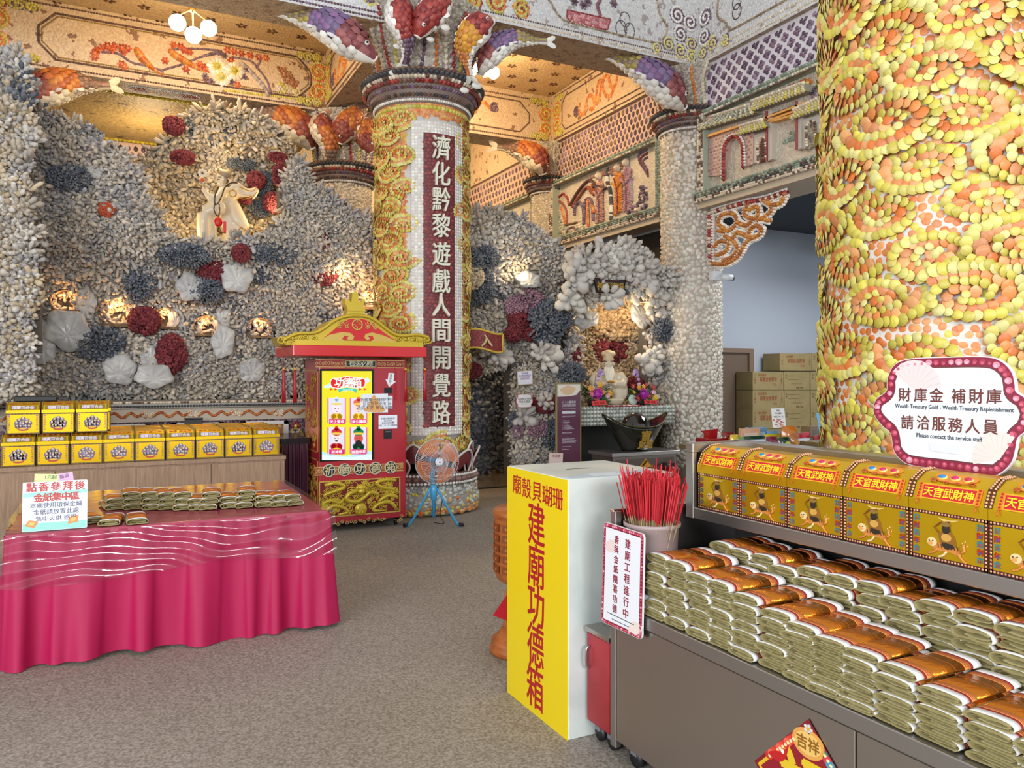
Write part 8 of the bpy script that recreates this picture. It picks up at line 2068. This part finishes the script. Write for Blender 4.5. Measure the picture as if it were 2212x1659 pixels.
m = MB(); m.box(-.46, .46, -.204, -.2, .12, .56); m.obj('front_panel', mat('cart_panel', srgb('#7a6c66'), rough=.25, metal=.9), ct)
m = MB(); Fd = faceY(0, -.206, .37)
for k, c in ((.19, '#c89a28'), (.172, '#3a2416'), (.155, '#c89a28')): m.prism([(0, k), (k, 0), (0, -k), (-k, 0)], Fd @ Matrix.Translation((0, 0, .19 - k)), .001, srgb(c))
text(m, '福', Fd @ Matrix.Translation((0, 0, .037)), .15, srgb('#4a2c14'), depth=.001, bold=.004); m.obj('diamond_sticker', M_print, ct)
for x in (-.42, .42):
 m = MB(); m.lathe([(0, -.012), (.03, -.012), (.03, .012), (0, .012)], c0, 14, srgb('#1c1c20'), M=frame((x, -.12, .03), (0, 1, 0), (0, 0, 1))); m.box(x - .012, x + .012, -.13, -.11, .04, .07, srgb('#808488')); m.obj('caster', M_print, ct)
ig = thing('ingot_ornament', 'large glossy black boat shaped ingot with gold characters on the cart', 'ornament', (IC[0] - .0, IC[1] + .02, .646)); m = MB(); nu, nv = 48, 10; V = []
for j_ in range(nv + 1):
 t_ = j_ / nv
 for i_ in range(nu):
  a = 2 * PI * i_ / nu; cx_, sy_ = math.cos(a), math.sin(a); wing = abs(cx_) ** 3
  rx = .20 + (.27 + .04 * wing) * t_ ** 1.3; ry = .13 + .11 * math.sin(t_ * PI / 2); V.append((rx * cx_, ry * sy_ * (1 - .35 * wing * t_), .31 * t_ + .17 * wing * t_ ** 2))
V2 = [(x * .93, y * .9, z - .012) for x, y, z in V[-nu:]]; off = len(V); V += V2 + [(x * .5, y * .6, .22) for x, y, z in V2]
Fq = [[j_ * nu + i_, j_ * nu + (i_ + 1) % nu, (j_ + 1) * nu + (i_ + 1) % nu, (j_ + 1) * nu + i_] for j_ in range(nv + 2) for i_ in range(nu)]; Fq.append(list(range(nu))[::-1]); Fq.append([(nv + 2) * nu + i_ for i_ in range(nu)])
M_blkgl = mat('black_green_glaze', srgb('#14160e'), rough=.1, coat=.6); m.add(V, Fq, (1, 1, 1), 0, True); m.obj('hull', M_blkgl, ig)
m = MB(); m.ell((0, 0, .24), (.24, .17, .26)); m.obj('dome', mat('black_brown_glaze', srgb('#1c1410'), rough=.06, coat=.8), ig)
m = MB(); m.tube([(x, y, z + .004) for x, y, z in V[nv * nu:(nv + 1) * nu]], .008, 6, closed=True); m.obj('gilt_rim', mat('dark_gilt', srgb('#4a4418'), rough=.3, metal=.5), ig)
m = MB()
for ch, x, z, s in (('寶', .0, .20, .13), ('招', .055, .10, .085), ('財', -.055, .10, .085)): text(m, ch, frame((x, -.225, z), (1, 0, 0), (0, -.28, 1)), s, srgb('#b8923a'), depth=.012, bold=.002)
m.tube([(-.11, -.195, .045), (0, -.2, .05), (.12, -.195, .04)], .005, 5, srgb('#b8923a')); m.obj('gold_lettering', M_gildP, ig)

# small boards and signs of the shrine
bd_ = thing('info_board', 'narrow purple information board with gold frame standing left of the shrine', 'sign', (5.16, 8.75, 0)); u0, u1 = pY(1200, 900, 8.75)[0], pY(1255, 900, 8.75)[0]; hw_ = (u1 - u0) / 2; bd_.location[0] = (u0 + u1) / 2; H2 = 1.62 - 15 * 9.9 / 1700
m = MB(); m.rbox(-hw_, hw_, -.012, .012, .05, H2, .006, srgb('#8a7a4a')); m.obj('frame', M_print, bd_)
m = MB(); Fb = faceY(0, -.0125, 0); m.prism(rrect(-hw_ + .02, hw_ - .02, .08, H2 - .022, .004, 2), Fb, .001, srgb('#5a2a40')); m.prism([(-hw_ + .02, H2 - .022), (hw_ - .02, H2 - .022), (hw_ - .02, H2 - .10), (hw_ - .08, H2 - .16), (-.02, H2 - .175), (-hw_ + .02, H2 - .18)], Fb, .0014, srgb('#d8d0c4')); scallop(m, Fb, -.02, H2 - .03, .13, -1.5, .0018, srgb('#d0b088')); m.obj('face', M_signp, bd_)
m = MB(); W1 = srgb('#d0ccd4')
for s, z, h, w_ in (('入十八羅漢洞', H2 - .25, .03, .20), ('(海底龍宮)須知', H2 - .295, .03, .20)): text(m, s, faceY(0, -.0142, z), h, W1, depth=.0006, width=w_)
m.box(-.1, .1, -.0148, -.014, H2 - .40, H2 - .365, srgb('#c8d0d4'))
for z, w_ in ((.335, .2), (.43, .2), (.44, .17)): m.box(-.1, -.1 + w_, -.0146, -.014, H2 - z - .003, H2 - z, W1)
for i_, s in enumerate(('1. 請依序入場', '2. 請勿觸摸珊瑚', '3. 請勿飲食', '4. 小心碰頭階梯', '5. 請勿奔跑嬉戲推擠', '6. 老人孩童須由家人陪同', '開放時間 請洽服務台')): text(m, s, faceY(-.1, -.0142, H2 - .49 - i_ * .021 - (.03 if i_ == 6 else 0)), .013, W1, depth=.0005, align='l')
for k in range(6): m.box(-.1, -.1 + [.12, .19, .16, .21, .2, .2][k], -.0146, -.014, H2 - .71 - k * .013 - .004, H2 - .71 - k * .013, W1)
for z, w_ in ((.82, .14), (.85, .06), (.86, .1)): m.box(-.1, -.1 + w_, -.0146, -.014, H2 - z - .003, H2 - z, W1)
m.obj('lettering', M_print, bd_); m = MB(); m.box(-hw_ + .01, hw_ - .01, -.12, .12, 0, .03, srgb('#6a6040')); m.obj('base', M_print, bd_)
def wall_sign(name, label, u, v, w, h, Y, col, rim, lines, rot=0.0, cut=False):
 x, z = pY(u, v, Y); t = thing(name, label, 'sign', (x, Y, z - h / 2)); Fs = faceY(0, 0, h / 2) @ Matrix.Rotation(rot, 4, 'Z'); m = MB()
 P = spline([(-w * .36, h * .5), (w * .36, h * .5), (w * .42, h * .3), (w * .5, h * .12), (w * .5, -h * .12), (w * .42, -h * .3), (w * .36, -h * .5), (-w * .36, -h * .5), (-w * .42, -h * .3), (-w * .5, -h * .12), (-w * .5, h * .12), (-w * .42, h * .3)], 60, True) if cut else rrect(-w / 2, w / 2, -h / 2, h / 2, .006, 3)
 m.prism(P, Fs @ Matrix.Translation((0, 0, -.012)), .012, rim); m.prism(np.array(P) * .92, Fs, .002, col); m.obj('board', M_signp, t); m = MB()
 for s, yy, sz, c in lines: text(m, s, Fs @ Matrix.Translation((0, yy, .0025)), sz, srgb(c), depth=.0006)
 m.obj('lettering', M_print, t); return t
wall_sign('wall_sign', 'square white sign with gold edge tilted on the coral pillar', 1134, 816, .235, .19, 9.25, srgb('#d8d4dc'), srgb('#9a845c'), [('溫馨提醒', .06, .02, '#6a4a8a'), ('請勿觸摸珊瑚貝殼', .03, .018, '#5a4a8a'), ('以免受傷或損壞', .008, .018, '#8a3a5a'), ('感謝您的配合', -.015, .018, '#4a4a7a')], .06)
wall_sign('wall_sign', 'small white cartouche sign with pink border low on the coral pillar', 1133, 866, .245, .17, 9.2, srgb('#e0dedc'), srgb('#b87a80'), [('海底龍宮參觀', .025, .028, '#5a3a38'), ('請由此處進', -.008, .028, '#5a3a38'), ('Entrance this way', -.04, .012, '#404040')], 0, True)
wall_sign('price_sign', 'small pale pink sign standing beside the purple information board', 1201, 990, .2, .13, 8.5, srgb('#d8c0b8'), srgb('#c8b0a8'), [('添油香', .03, .034, '#8a2a2a')], -.06)
pk = bpy.data.objects['price_sign']; pk.location[2] = .0; z_ = pY(1201, 990, 8.5)[1]
for ch in pk.children: ch.location[2] += z_ - .065
m = MB(); m.tube([(0, .012, 0), (0, .012, z_ - .06)], .008, 6, srgb('#8a8078')); m.lathe([(.08, 0), (.08, .015), (.01, .02)], (0, .012, 0), 16, srgb('#8a8078')); m.obj('stand', M_print, pk)
x, z = pY(1318, 618, 8.82); pl = thing('name_plaque', 'dark curved plaque with gold characters on the coral arch above the deity', 'sign', (x, 8.82, z - .09)); Fp = faceY(0, 0, .09); m = MB(); w_ = .25
m.prism([(-w_, .1), (-w_ * .4, .075), (w_ * .4, .075), (w_, .1), (w_ * .84, -.09), (-w_ * .84, -.09)], Fp @ Matrix.Translation((0, 0, -.03)), .03, srgb('#241412')); m.obj('board', M_print, pl)
m = MB(); m.tube([(p[0], -.003, p[1] + .09) for p in [(-w_, .1), (-w_ * .4, .075), (w_ * .4, .075), (w_, .1), (w_ * .84, -.09), (-w_ * .84, -.09)]], .009, 6, srgb('#4a2024'), closed=True); m.obj('rim', M_print, pl)
m = MB()
for i_, ch in enumerate('神正德福'): text(m, ch, Fp @ Matrix.Translation(((i_ - 1.5) * .105, -.005, .001)), .095, srgb('#a8842e'), depth=.006, bold=.002)
m.obj('gold_lettering', M_gildP, pl)
x0, z0 = pY(1003, 735, 8.95); bn_ = thing('entry_banner', 'wavy red banner sign with gold edge and one character beside the calligraphy column', 'sign', (x0 + .2, 8.95, z0 - .12)); m = MB(); n = 20; xs = np.linspace(-.2, .34, n); wv_ = .03 * np.sin(np.linspace(0, 5.5, n)); V = [(x_, .03 * math.sin(i_ * .4), .12 + .115 + wv_[i_]) for i_, x_ in enumerate(xs)] + [(x_, .03 * math.sin(i_ * .4), .12 - .115 + wv_[i_]) for i_, x_ in enumerate(xs)]
V = V + [(a, b + .02, c) for a, b, c in V]; Fq = [[i_, n + i_, n + i_ + 1, i_ + 1] for i_ in range(n - 1)] + [[2 * n + i_ + 1, 3 * n + i_ + 1, 3 * n + i_, 2 * n + i_] for i_ in range(n - 1)] + [[n - 1, 2 * n - 1, 4 * n - 1, 3 * n - 1]]
m.add(V, Fq, srgb('#7a1c1c'), 0, True); m.obj('cloth', mat('red_mosaic', None, rough=.45, bump=.4, bscale=40, bkind='voronoi'), bn_)
m = MB(); m.tube(V[:n], .014, 6, srgb('#c8a838')); m.tube(V[n:2 * n], .014, 6, srgb('#c8a838')); m.tube([V[n - 1], V[2 * n - 1]], .014, 6, srgb('#c8a838')); m.obj('gold_edge', M_print, bn_)
m = MB(); text(m, '入', faceY(.08, -.045, .12), .13, srgb('#c0b078'), depth=.02, bold=.004); m.obj('lettering', M_print, bn_)
fe = thing('fire_extinguisher', 'red fire extinguisher standing behind the white donation box near the column', 'fire extinguisher', (*pD(1450, 1020, 10.2)[:2], 0)); m = MB(); m.lathe([(.07, 0), (.075, .02), (.075, .36), (.05, .43), (.025, .45)], c0, 20, srgb('#a01418')); m.obj('cylinder', M_print, fe)
m = MB(); m.box(-.02, .05, -.015, .015, .45, .49, srgb('#18181a')); m.tube(spline([(-.01, 0, .47), (-.09, -.02, .45), (-.13, -.03, .36), (-.12, -.03, .2)], 14), .012, 7, srgb('#101012')); m.obj('valve_and_hose', M_print, fe)

# ---------------------------------------------------------------- globe lamps in the coffers
M_globe = mat('glowing_globe', srgb('#fff4dc'), rough=.3, emit=(1.0, .86, .62), estr=9)
M_brass = mat('old_brass', srgb('#8a6a3a'), rough=.35, metal=.8)
def chandelier(label, c, zc, R_, arms, gr):
 t = thing('globe_lamp', label, 'lamp', (c[0], c[1], zc - .62)); m = MB(); m.tube([(0, 0, .62), (0, 0, .1)], .012, 8); m.lathe([(.07, .60), (.05, .62)], c0, 16); m.obj('stem', M_brass, t)
 m = MB(); m.lathe([(.02, .06), (.045, .08), (.045, .13), (.02, .15)], c0, 16); m.obj('hub', M_brass, t)
 for k, (dx, dy, dz) in enumerate(arms):
  m = MB(); m.tube(spline([(0, 0, .1), (dx * .5, dy * .5, .06 + dz * .2), (dx, dy, dz + gr * .8)], 8), .009, 6); m.obj('arm', M_brass, t)
  m = MB(); m.ell((dx, dy, dz), (gr,) * 3, seg=20, rings=12); m.obj('globe', M_globe, t)
 return t
LC = (.83, 10.35)
chandelier('three globe ceiling lamp hanging in the left coffer above the coral', LC, 6.62, .2, [(*d_, pY(u, v, LC[1] + d_[1])[1] - 6.0) for u, v, d_ in ((372, 47, (-.17, -.05)), (433, 58, (.19, .02)), (402, 73, (.0, -.16)))], .098)
chandelier('globe ceiling lamp glowing in the right coffer beside the carp capital', (5.2, 11.3), 6.9, .2, [(-.05, -.2, .12), (-.16, .12, .2), (.2, .1, .2)], .10)
light('coffer_light', 'POINT', (LC[0], LC[1], 6.02), 95, WARM, .25)
light('coffer_light', 'POINT', (5.2, 11.3, 6.3), 160, WARM, .25)
light('coffer_light', 'POINT', (5.2, 15.4, 6.0), 160, WARM, .3)
light('coffer_light', 'POINT', (.5, 14.0, 5.0), 60, WARM, .3)

# scrolled bracket below the frieze, security camera
bk = thing('scroll_bracket', 'orange and white shell scroll bracket below the gate relief', 'bracket', (7.45, 8.2, 3.2))
bq = lambda x, y: (lambda p: (7.45, p[0], p[1]))(pX(1180 + x * .3752, y * .3752, 7.45))
def bpart(name, P, r, cols, edge=WHI):
 m = MB(); Q = np.array(spline([bq(*p) for p in P], 40)); m.tube(Q, r, 8, cols[0])
 S = Plane2(faceX(7.45, 0, 0))
 for s in (-1, 1):
  T = np.gradient(Q[:, 1:], axis=0); N = np.column_stack([-T[:, 1], T[:, 0]]); N /= np.maximum(np.linalg.norm(N, axis=1, keepdims=True), 1e-6); E2 = resample(Q[:, 1:] + s * N * r * .95, .04)
  shells(m, S, -E2[:, 0], E2[:, 1], .024, .022, 0, jit(edge, len(E2)), .8, off=r * .3)
 C2_ = resample(Q[:, 1:], .05); shells(m, S, -C2_[:, 0], C2_[:, 1], .032, .03, 0, jit(cols, len(C2_)), .6, off=r * .85)
 _wobj(m, name, bk, M_shell)
OB = [srgb('#b8732e'), srgb('#a8642a'), srgb('#c88838')]
bpart('post', [(952, 1230), (950, 1380), (955, 1520)], .05, RED + CRE); bpart('top_bar', [(960, 1225), (1040, 1200), (1150, 1170), (1260, 1150), (1385, 1110)], .045, RED + CRE)
for P in ([(1040, 1320), (1000, 1290), (1020, 1240), (1080, 1230), (1110, 1280), (1060, 1330), (1000, 1330)], [(1180, 1210), (1220, 1190), (1230, 1240), (1190, 1260), (1150, 1230), (1180, 1170)], [(1270, 1160), (1310, 1200), (1270, 1250), (1230, 1270)], [(1385, 1120), (1360, 1170), (1310, 1180), (1290, 1150)], [(1110, 1280), (1160, 1300), (1220, 1260), (1290, 1270)], [(1250, 1310), (1240, 1350), (1190, 1370), (1180, 1330), (1220, 1300), (1255, 1330)], [(1180, 1370), (1110, 1340), (1080, 1380), (1040, 1360)], [(980, 1420), (1010, 1390), (1060, 1400), (1040, 1450), (990, 1470)], [(970, 1520), (1040, 1520), (1110, 1480), (1160, 1400), (1200, 1370)], [(1080, 1380), (1110, 1430), (1080, 1480), (1030, 1500)]): bpart('scroll', P, .042, OB)
cx_ = pD(1545, 597, 11.0); cm = thing('security_camera', 'white bullet security camera mounted on the cream column', 'camera', (cx_[0] + .02, cx_[1], cx_[2] - .06)); m = MB(); m.rbox(-.09, .07, -.04, .05, 0, .13, .01, srgb('#c8ccd0')); m.obj('junction_box', M_print, cm); m = MB(); m.tube([(.05, -.05, .06), (.2, -.10, .04)], .045, 16, srgb('#d4d8dc')); bd2 = m.obj('barrel', M_print, cm); m = MB(); m.tube([(.195, -.098, .04), (.215, -.105, .038)], .043, 16, srgb('#121416')); m.obj('lens', M_print, bd2)

# ---------------------------------------------------------------- storage room: door, cartons
d1 = thing('door_1', 'x', 'door', (0, 0, 0)); del d1['label']; del d1['category']; d1['kind'] = 'structure'
dx0, dz1 = pY(1556, 754, 10.95); dx1, _ = pY(1624, 754, 10.95); m = MB(); m.box(dx0 - .1, dx1 - .1, 10.95, 11.0, 0, dz1 - .06, srgb('#6b5a4c')); dl = m.obj('door_leaf', M_print, d1); m = MB()
for a, b, c, e in ((dx0 - .2, dx1, dz1 - .06, dz1 + .02), (dx1 - .1, dx1, 0, dz1 - .06), (dx0 - .2, dx0 - .1, 0, dz1 - .06)): m.box(a, b, 10.9, 11.0, c, e, srgb('#7a6656'))
m.obj('door_frame', M_print, d1); hx, hz_ = pY(1607, 912, 10.93); m = MB(); m.ell((hx, 10.93, hz_), (.06, .04, .06), srgb('#141414')); m.tube([(hx, 10.9, hz_), (hx + .12, 10.9, hz_)], .018, 7, srgb('#141414')); m.obj('door_handle', M_print, d1)
M_card = mat('cardboard', srgb('#8f7f55'), rough=.85, var=srgb('#84754d'), vscale=3)
cq = lambda x, y: pY(1460 + x * .34, 740 + y * .34, 10.5)
def carton(x0, y0, x1, y1, kind, label, yo=0.0):
 a, zt_ = cq(x0, y0); b, zb_ = cq(x1, y1); w = b - a - .012; h = zt_ - zb_ - .008; t = thing('storage_carton', label, 'carton', ((a + b) / 2, 10.5 + yo, zb_)); m = MB(); m.rbox(-w / 2, w / 2, 0, .42, 0, h, .006); m.obj('box', M_card, t); m = MB()
 if kind == 'r':
  text(m, '金紙專用', faceY(-w * .2, -.001, h * .82), h * .12, srgb('#8a4a28'), depth=.0008); text(m, '福寶金香寶號', faceY(-w * .0, -.001, h * .58), h * .22, srgb('#8a3a22'), depth=.0008, width=w * .55); text(m, '正品', faceY(w * .2, -.001, h * .3), h * .14, srgb('#8a4a28'), depth=.0008)
  for s in (-1, 1): vtext(m, '小心輕放', faceY(s * w * .43, -.001, h * .82), h * .10, h * .14, srgb('#8a4a28'), depth=.0008)
 else:
  for k, (xx, ww) in enumerate(((-.1, .5), (-.05, .4), (.05, .45))): m.box(-w * .3 + xx * w, -w * .3 + (xx + ww) * w, -.0012, 0, h * (.78 - .22 * k) - .006, h * (.78 - .22 * k), srgb('#5a5034'))
  text(m, '數量 規格', faceY(w * .1, -.001, h * .12), h * .1, srgb('#4a4430'), depth=.0008); vtext(m, '易碎', faceY(-w * .43, -.001, h * .8), h * .1, h * .14, srgb('#5a5034'), depth=.0008)
 m.obj('printing', M_print, t)
rows_ = [(65, 180, [(660, 865, 'r'), (866, 1030, 's')]), (181, 300, [(487, 686, 'r'), (687, 853, 's'), (856, 1030, 's')]), (301, 421, [(487, 688, 'r'), (689, 853, 's'), (857, 1030, 's')]), (422, 548, [(487, 690, 'r'), (691, 855, 's'), (858, 1030, 's')]), (549, 680, [(487, 692, 'r'), (693, 857, 's'), (858, 1030, 's')])]
RN = ['top row', 'second row from top', 'third row from top', 'fourth row from top', 'bottom row']
for i_, (y0, y1, L_) in enumerate(rows_):
 for j_, (x0, x1, kd) in enumerate(L_): carton(x0, y0, x1, y1, kd, f'brown cardboard carton in the storage room, {RN[i_]}, {["left", "middle", "right"][j_ + (0 if len(L_) == 3 else (1 if j_ else 0))]} one')
m = MB(); a, zb_ = cq(640, 680); m.box(cq(480, 0)[0], cq(1030, 0)[0], 10.45, 10.95, 0, max(zb_ - .01, .02), srgb('#5a4a38')); pal_ = m.obj('wooden_pallet', M_print, None, 'low brown pallet under the stacked storage cartons', 'pallet')

# display table with snack packets, seen over the steel rail
TZ2 = .86; SY = 6.15
st = thing('snack_table', 'brown display table of packets behind the steel counter', 'table', (6.25, SY + .2, 0)); m = MB(); m.rbox(-.62, 1.4, -.62, .7, TZ2 - .05, TZ2, .01, srgb('#6a5a40')); m.obj('tabletop', M_print, st)
for x in (-.54, 1.3):
 for y in (-.55, .42): m = MB(); m.box(x - .03, x + .03, y - .03, y + .03, 0, TZ2 - .05, srgb('#4a3c2c')); m.obj('leg', M_print, st)
sq_ = lambda x, y, Y: pY(1490 + x * .1537, 880 + y * .1537, Y)
M_glossp = mat('glossy_packet', None, rough=.22, coat=.3)
def packet(name, label, cat, x0, y0, x1, y1, Y, cols, kind='pouch', d=.1):
 a, zt_ = sq_(x0, y0, Y); b, _ = sq_(x1, y0, Y); _, zb_ = sq_(x0, y1, Y); z0 = TZ2 + .002 if zb_ < TZ2 + .12 else zb_; w, h = b - a, max(zt_ - z0, .05); t = thing(name, label, cat, ((a + b) / 2, Y, z0)); m = MB(); c = [srgb(k) for k in cols]
 if kind == 'pouch':
  n = 8; V = [(w * (i / n - .5) * (1 - .08 * abs(j / 6 - .5)), s * d * .5 * math.sin(PI * i / n) ** .6 * math.sin(PI * min(max(j / 6, .04), .97)) ** .5, h * j / 6) for s in (-1, 1) for j in range(7) for i in range(n + 1)]; k9 = n + 1; F_ = [[s * 63 + j * k9 + i, s * 63 + j * k9 + i + 1, s * 63 + (j + 1) * k9 + i + 1, s * 63 + (j + 1) * k9 + i][::1 if s == 0 else -1] for s in (0, 1) for j in range(6) for i in range(n)]; m.add(V, F_, c[0], 0, True); m.obj('pouch', M_glossp, t); m = MB(); m.box(-w * .47, w * .47, -.004, .004, h * .93, h, c[1]); m.prism(ngon(0, h * .5, w * .26, h * .2, 16), faceY(0, -d * .5 - .004, 0), .004, c[1]); m.obj('label', M_glossp, t)
 elif kind == 'tray':
  m.rbox(-w / 2, w / 2, -d, d, 0, h * .45, .01, c[0]); m.obj('tray', M_glossp, t); m = MB(); m.prism([(-w * .35, h * .3), (w * .35, h * .3), (w * .42, h), (-w * .5, h * .9), (-w * .3, h * .7)], faceY(0, d * .3, 0), .02, c[1]); m.obj('flap', M_glossp, t)
 elif kind == 'box': m.rbox(-w / 2, w / 2, -d / 2, d / 2, 0, h, .006, c[0]); m.obj('box', M_glossp, t); m = MB(); m.box(-w * .36, w * .36, -d / 2 - .002, -d / 2, h * .3, h * .75, c[1]); m.obj('label', M_glossp, t)
 elif kind == 'card':
  Fc = frame((0, 0, 0), (1, 0, 0), Vector((.0, .35, 1)).normalized()); m.prism([(-w / 2, 0), (w * .3, 0), (w / 2, h), (-w * .3, h)], Fc, .004, c[0]); m.obj('card', M_glossp, t); m = MB(); R = random.Random(3)
  for k in range(24): m.prism(ngon((R.random() - .5) * w * .55 - w * .06, h * (.08 + .38 * R.random()), w * .07, h * .03, 8), Fc, .005 + .0003 * (k % 3), c[1] if k % 2 else srgb('#c89a8a'))
  if cols[0] == '#dcdad8':
   for s, f in (('超值', .88), ('每包優惠', .74), ('特價三包一百', .56)): text(m, s, Fc @ Matrix.Translation((w * (.5 * (f - .5)) * .4, h * f, .005)), h * .085, srgb('#4a2c28'), depth=.0006)
  m.obj('printing', M_glossp, t)
 return t
Y = SY
packet('red_sauce_tray', 'red plastic tray with raised flap at the left end of the snack table', 'tray', 180, 310, 430, 480, Y + .58, ['#8e1018', '#a01820'], 'tray', .12)
packet('snack_packet', 'dark red brown snack packet just right of the red flap tray', 'packet', 440, 350, 640, 470, Y + .5, ['#7a2418', '#a84a30'])
packet('snack_packet', 'yellow snack packet near the left of the snack table', 'packet', 566, 385, 690, 480, Y + .36, ['#d0b018', '#c8c8b8'])
packet('snack_packet', 'green and pink snack packet beside the yellow one', 'packet', 690, 400, 765, 480, Y + .3, ['#6a8a4a', '#c890a0'])
packet('snack_packet', 'dark green long snack packet behind the white label box', 'packet', 755, 410, 1060, 500, Y, ['#123a24', '#1c5030'])
packet('paper_box', 'pale peach printed leaflet box standing among the snacks', 'box', 705, 300, 970, 400, Y + .3, ['#d0a080', '#d8c0b0'], 'box', .05)
packet('paper_box', 'light blue box behind the pale peach leaflet box', 'box', 815, 285, 1048, 390, Y + .42, ['#5a94c0', '#a0c4dc'], 'box', .1)
packet('snack_packet', 'small light blue snack packet in the middle of the table', 'packet', 1085, 335, 1245, 400, Y + .35, ['#6a94b8', '#9cc0d8'])
packet('snack_packet', 'white and blue snack packet at the front of the table', 'packet', 838, 455, 1075, 510, Y - .25, ['#c0c8d4', '#5a6a90'])
packet('snack_packet', 'maroon snack packet in the middle front', 'packet', 1065, 415, 1225, 520, Y - .2, ['#6a1830', '#8a2a44'])
packet('snack_packet', 'yellow green flat packet behind the maroon packet', 'packet', 1040, 375, 1280, 430, Y + .2, ['#b8a820', '#8a9a30'])
packet('snack_packet', 'dark green packet with yellow green picture', 'packet', 1240, 420, 1400, 525, Y - .22, ['#0e2c1c', '#a8b838'])
packet('snack_packet', 'tall orange brown translucent snack packet', 'packet', 1290, 265, 1505, 470, Y + .05, ['#b86a1c', '#a05818'], d=.16)
packet('snack_packet', 'brown orange snack packet in front of the tall orange one', 'packet', 1400, 390, 1505, 530, Y - .2, ['#a0602c', '#c08848'])
packet('red_sauce_tray', 'red plastic tray of wrapped sweets right of the orange packet', 'tray', 1500, 355, 1710, 480, Y + .1, ['#a01424', '#b82434'], 'tray', .1)
packet('snack_packet', 'silver white crumpled snack bag right of the brown packet', 'packet', 1520, 440, 1690, 520, Y - .15, ['#c4ccd4', '#e0e4e8'])
packet('red_sauce_tray', 'dark red tray beside the yellow cloud column', 'tray', 1730, 390, 1900, 480, Y + .05, ['#8a1018', '#9c1820'], 'tray', .1)
packet('snack_packet', 'bright red packet partly behind the yellow cloud column', 'packet', 1835, 410, 2010, 500, Y - .1, ['#981018', '#b01c24'])
packet('cardboard_tray', 'open brown cardboard tray at the right of the snack table', 'box', 1680, 480, 2010, 590, Y - .35, ['#6a5a40', '#5a4c34'], 'box', .25)
packet('cardboard_tray', 'brown paper bag standing behind the snack trays', 'bag', 1625, 265, 1860, 400, Y + .5, ['#8a7354', '#7c6648'], 'box', .15)
packet('price_card', 'white leaning price card with red picture above the snacks', 'sign', 1165, 5, 1395, 290, Y + .1, ['#dcdad8', '#a8443a'], 'card')
packet('brochure_card', 'light blue leaning brochure beside the yellow cloud column', 'sign', 1850, 65, 2050, 400, Y + .15, ['#6aaad0', '#c8b890'], 'card')
t = thing('black_stand', 'black small frame stand in front of the blue brochure', 'stand', (*[sq_(2000, 300, Y)[0]], Y, TZ2 + .002)); m = MB(); w_ = .07; h_ = sq_(0, 130, Y)[1] - TZ2
m.box(0, .018, -.01, .01, 0, h_, srgb('#0c0c10')); m.box(-w_, .06, -.05, .05, 0, .012, srgb('#0c0c10')); m.obj('post', M_print, t); m = MB(); m.box(-w_, .09, -.012, -.006, .06, .19, srgb('#c8c4c8')); m.obj('card', M_print, t)
t = thing('display_screen', 'blue and pink lit screen sliver left of the yellow cloud column', 'screen', pY(1812, 480, 9.0)[0:1] + (9.0, 0)); zz0, zz1 = pY(1800, 505, 9.0)[1], pY(1800, 395, 9.0)[1]; t.location[2] = zz0
m = MB(); m.rbox(-.06, 1.2, 0, .05, 0, zz1 - zz0, .01, srgb('#101018')); m.obj('housing', M_print, t); m = MB(); h_ = zz1 - zz0; m.prism([(-.05, .02), (1.18, .02), (1.18, h_ * .5), (.0, h_ * .55), (-.05, h_ * .4)], faceY(0, -.001, 0), .001, srgb('#1a80d8')); m.prism([(-.05, h_ * .42), (.0, h_ * .56), (1.18, h_ * .52), (1.18, h_ - .02), (-.05, h_ - .02)], faceY(0, -.001, 0), .001, srgb('#b8a0c8')); m.obj('picture', M_scr, t)
m = MB(); m.box(.3, .5, .05, .12, h_ * .3, h_ * .6, srgb('#202024')); m.tube([(.4, .09, h_), (.4, .09, 4.36 - zz0)], .02, 8, srgb('#202024')); m.obj('hanger', M_print, t)
light('storage_light', 'AREA', (10.5, 8.0, 4.3), 150, (.95, .97, 1.0), 2.0, (0, 0, 0))

# ---------------------------------------------------------------- put every origin at the base of its thing
bpy.context.view_layer.update()
for o in [o for o in SC.objects if o.parent is None and o.type in ('EMPTY', 'MESH')]:
 if o.location.length > 1e-4 or not (o.get('category') or o.get('kind')): continue
 pts = []
 def walk(x):
  if x.type == 'MESH': pts.extend([x.matrix_world @ Vector(b) for b in x.bound_box])
  for ch in x.children: walk(ch)
 walk(o)
 if not pts: continue
 c = Vector(((min(p.x for p in pts) + max(p.x for p in pts)) / 2, (min(p.y for p in pts) + max(p.y for p in pts)) / 2, min(p.z for p in pts)))
 if o.type == 'MESH': o.data.transform(Matrix.Translation(-c))
 for ch in o.children: ch.location -= c
 o.location = c
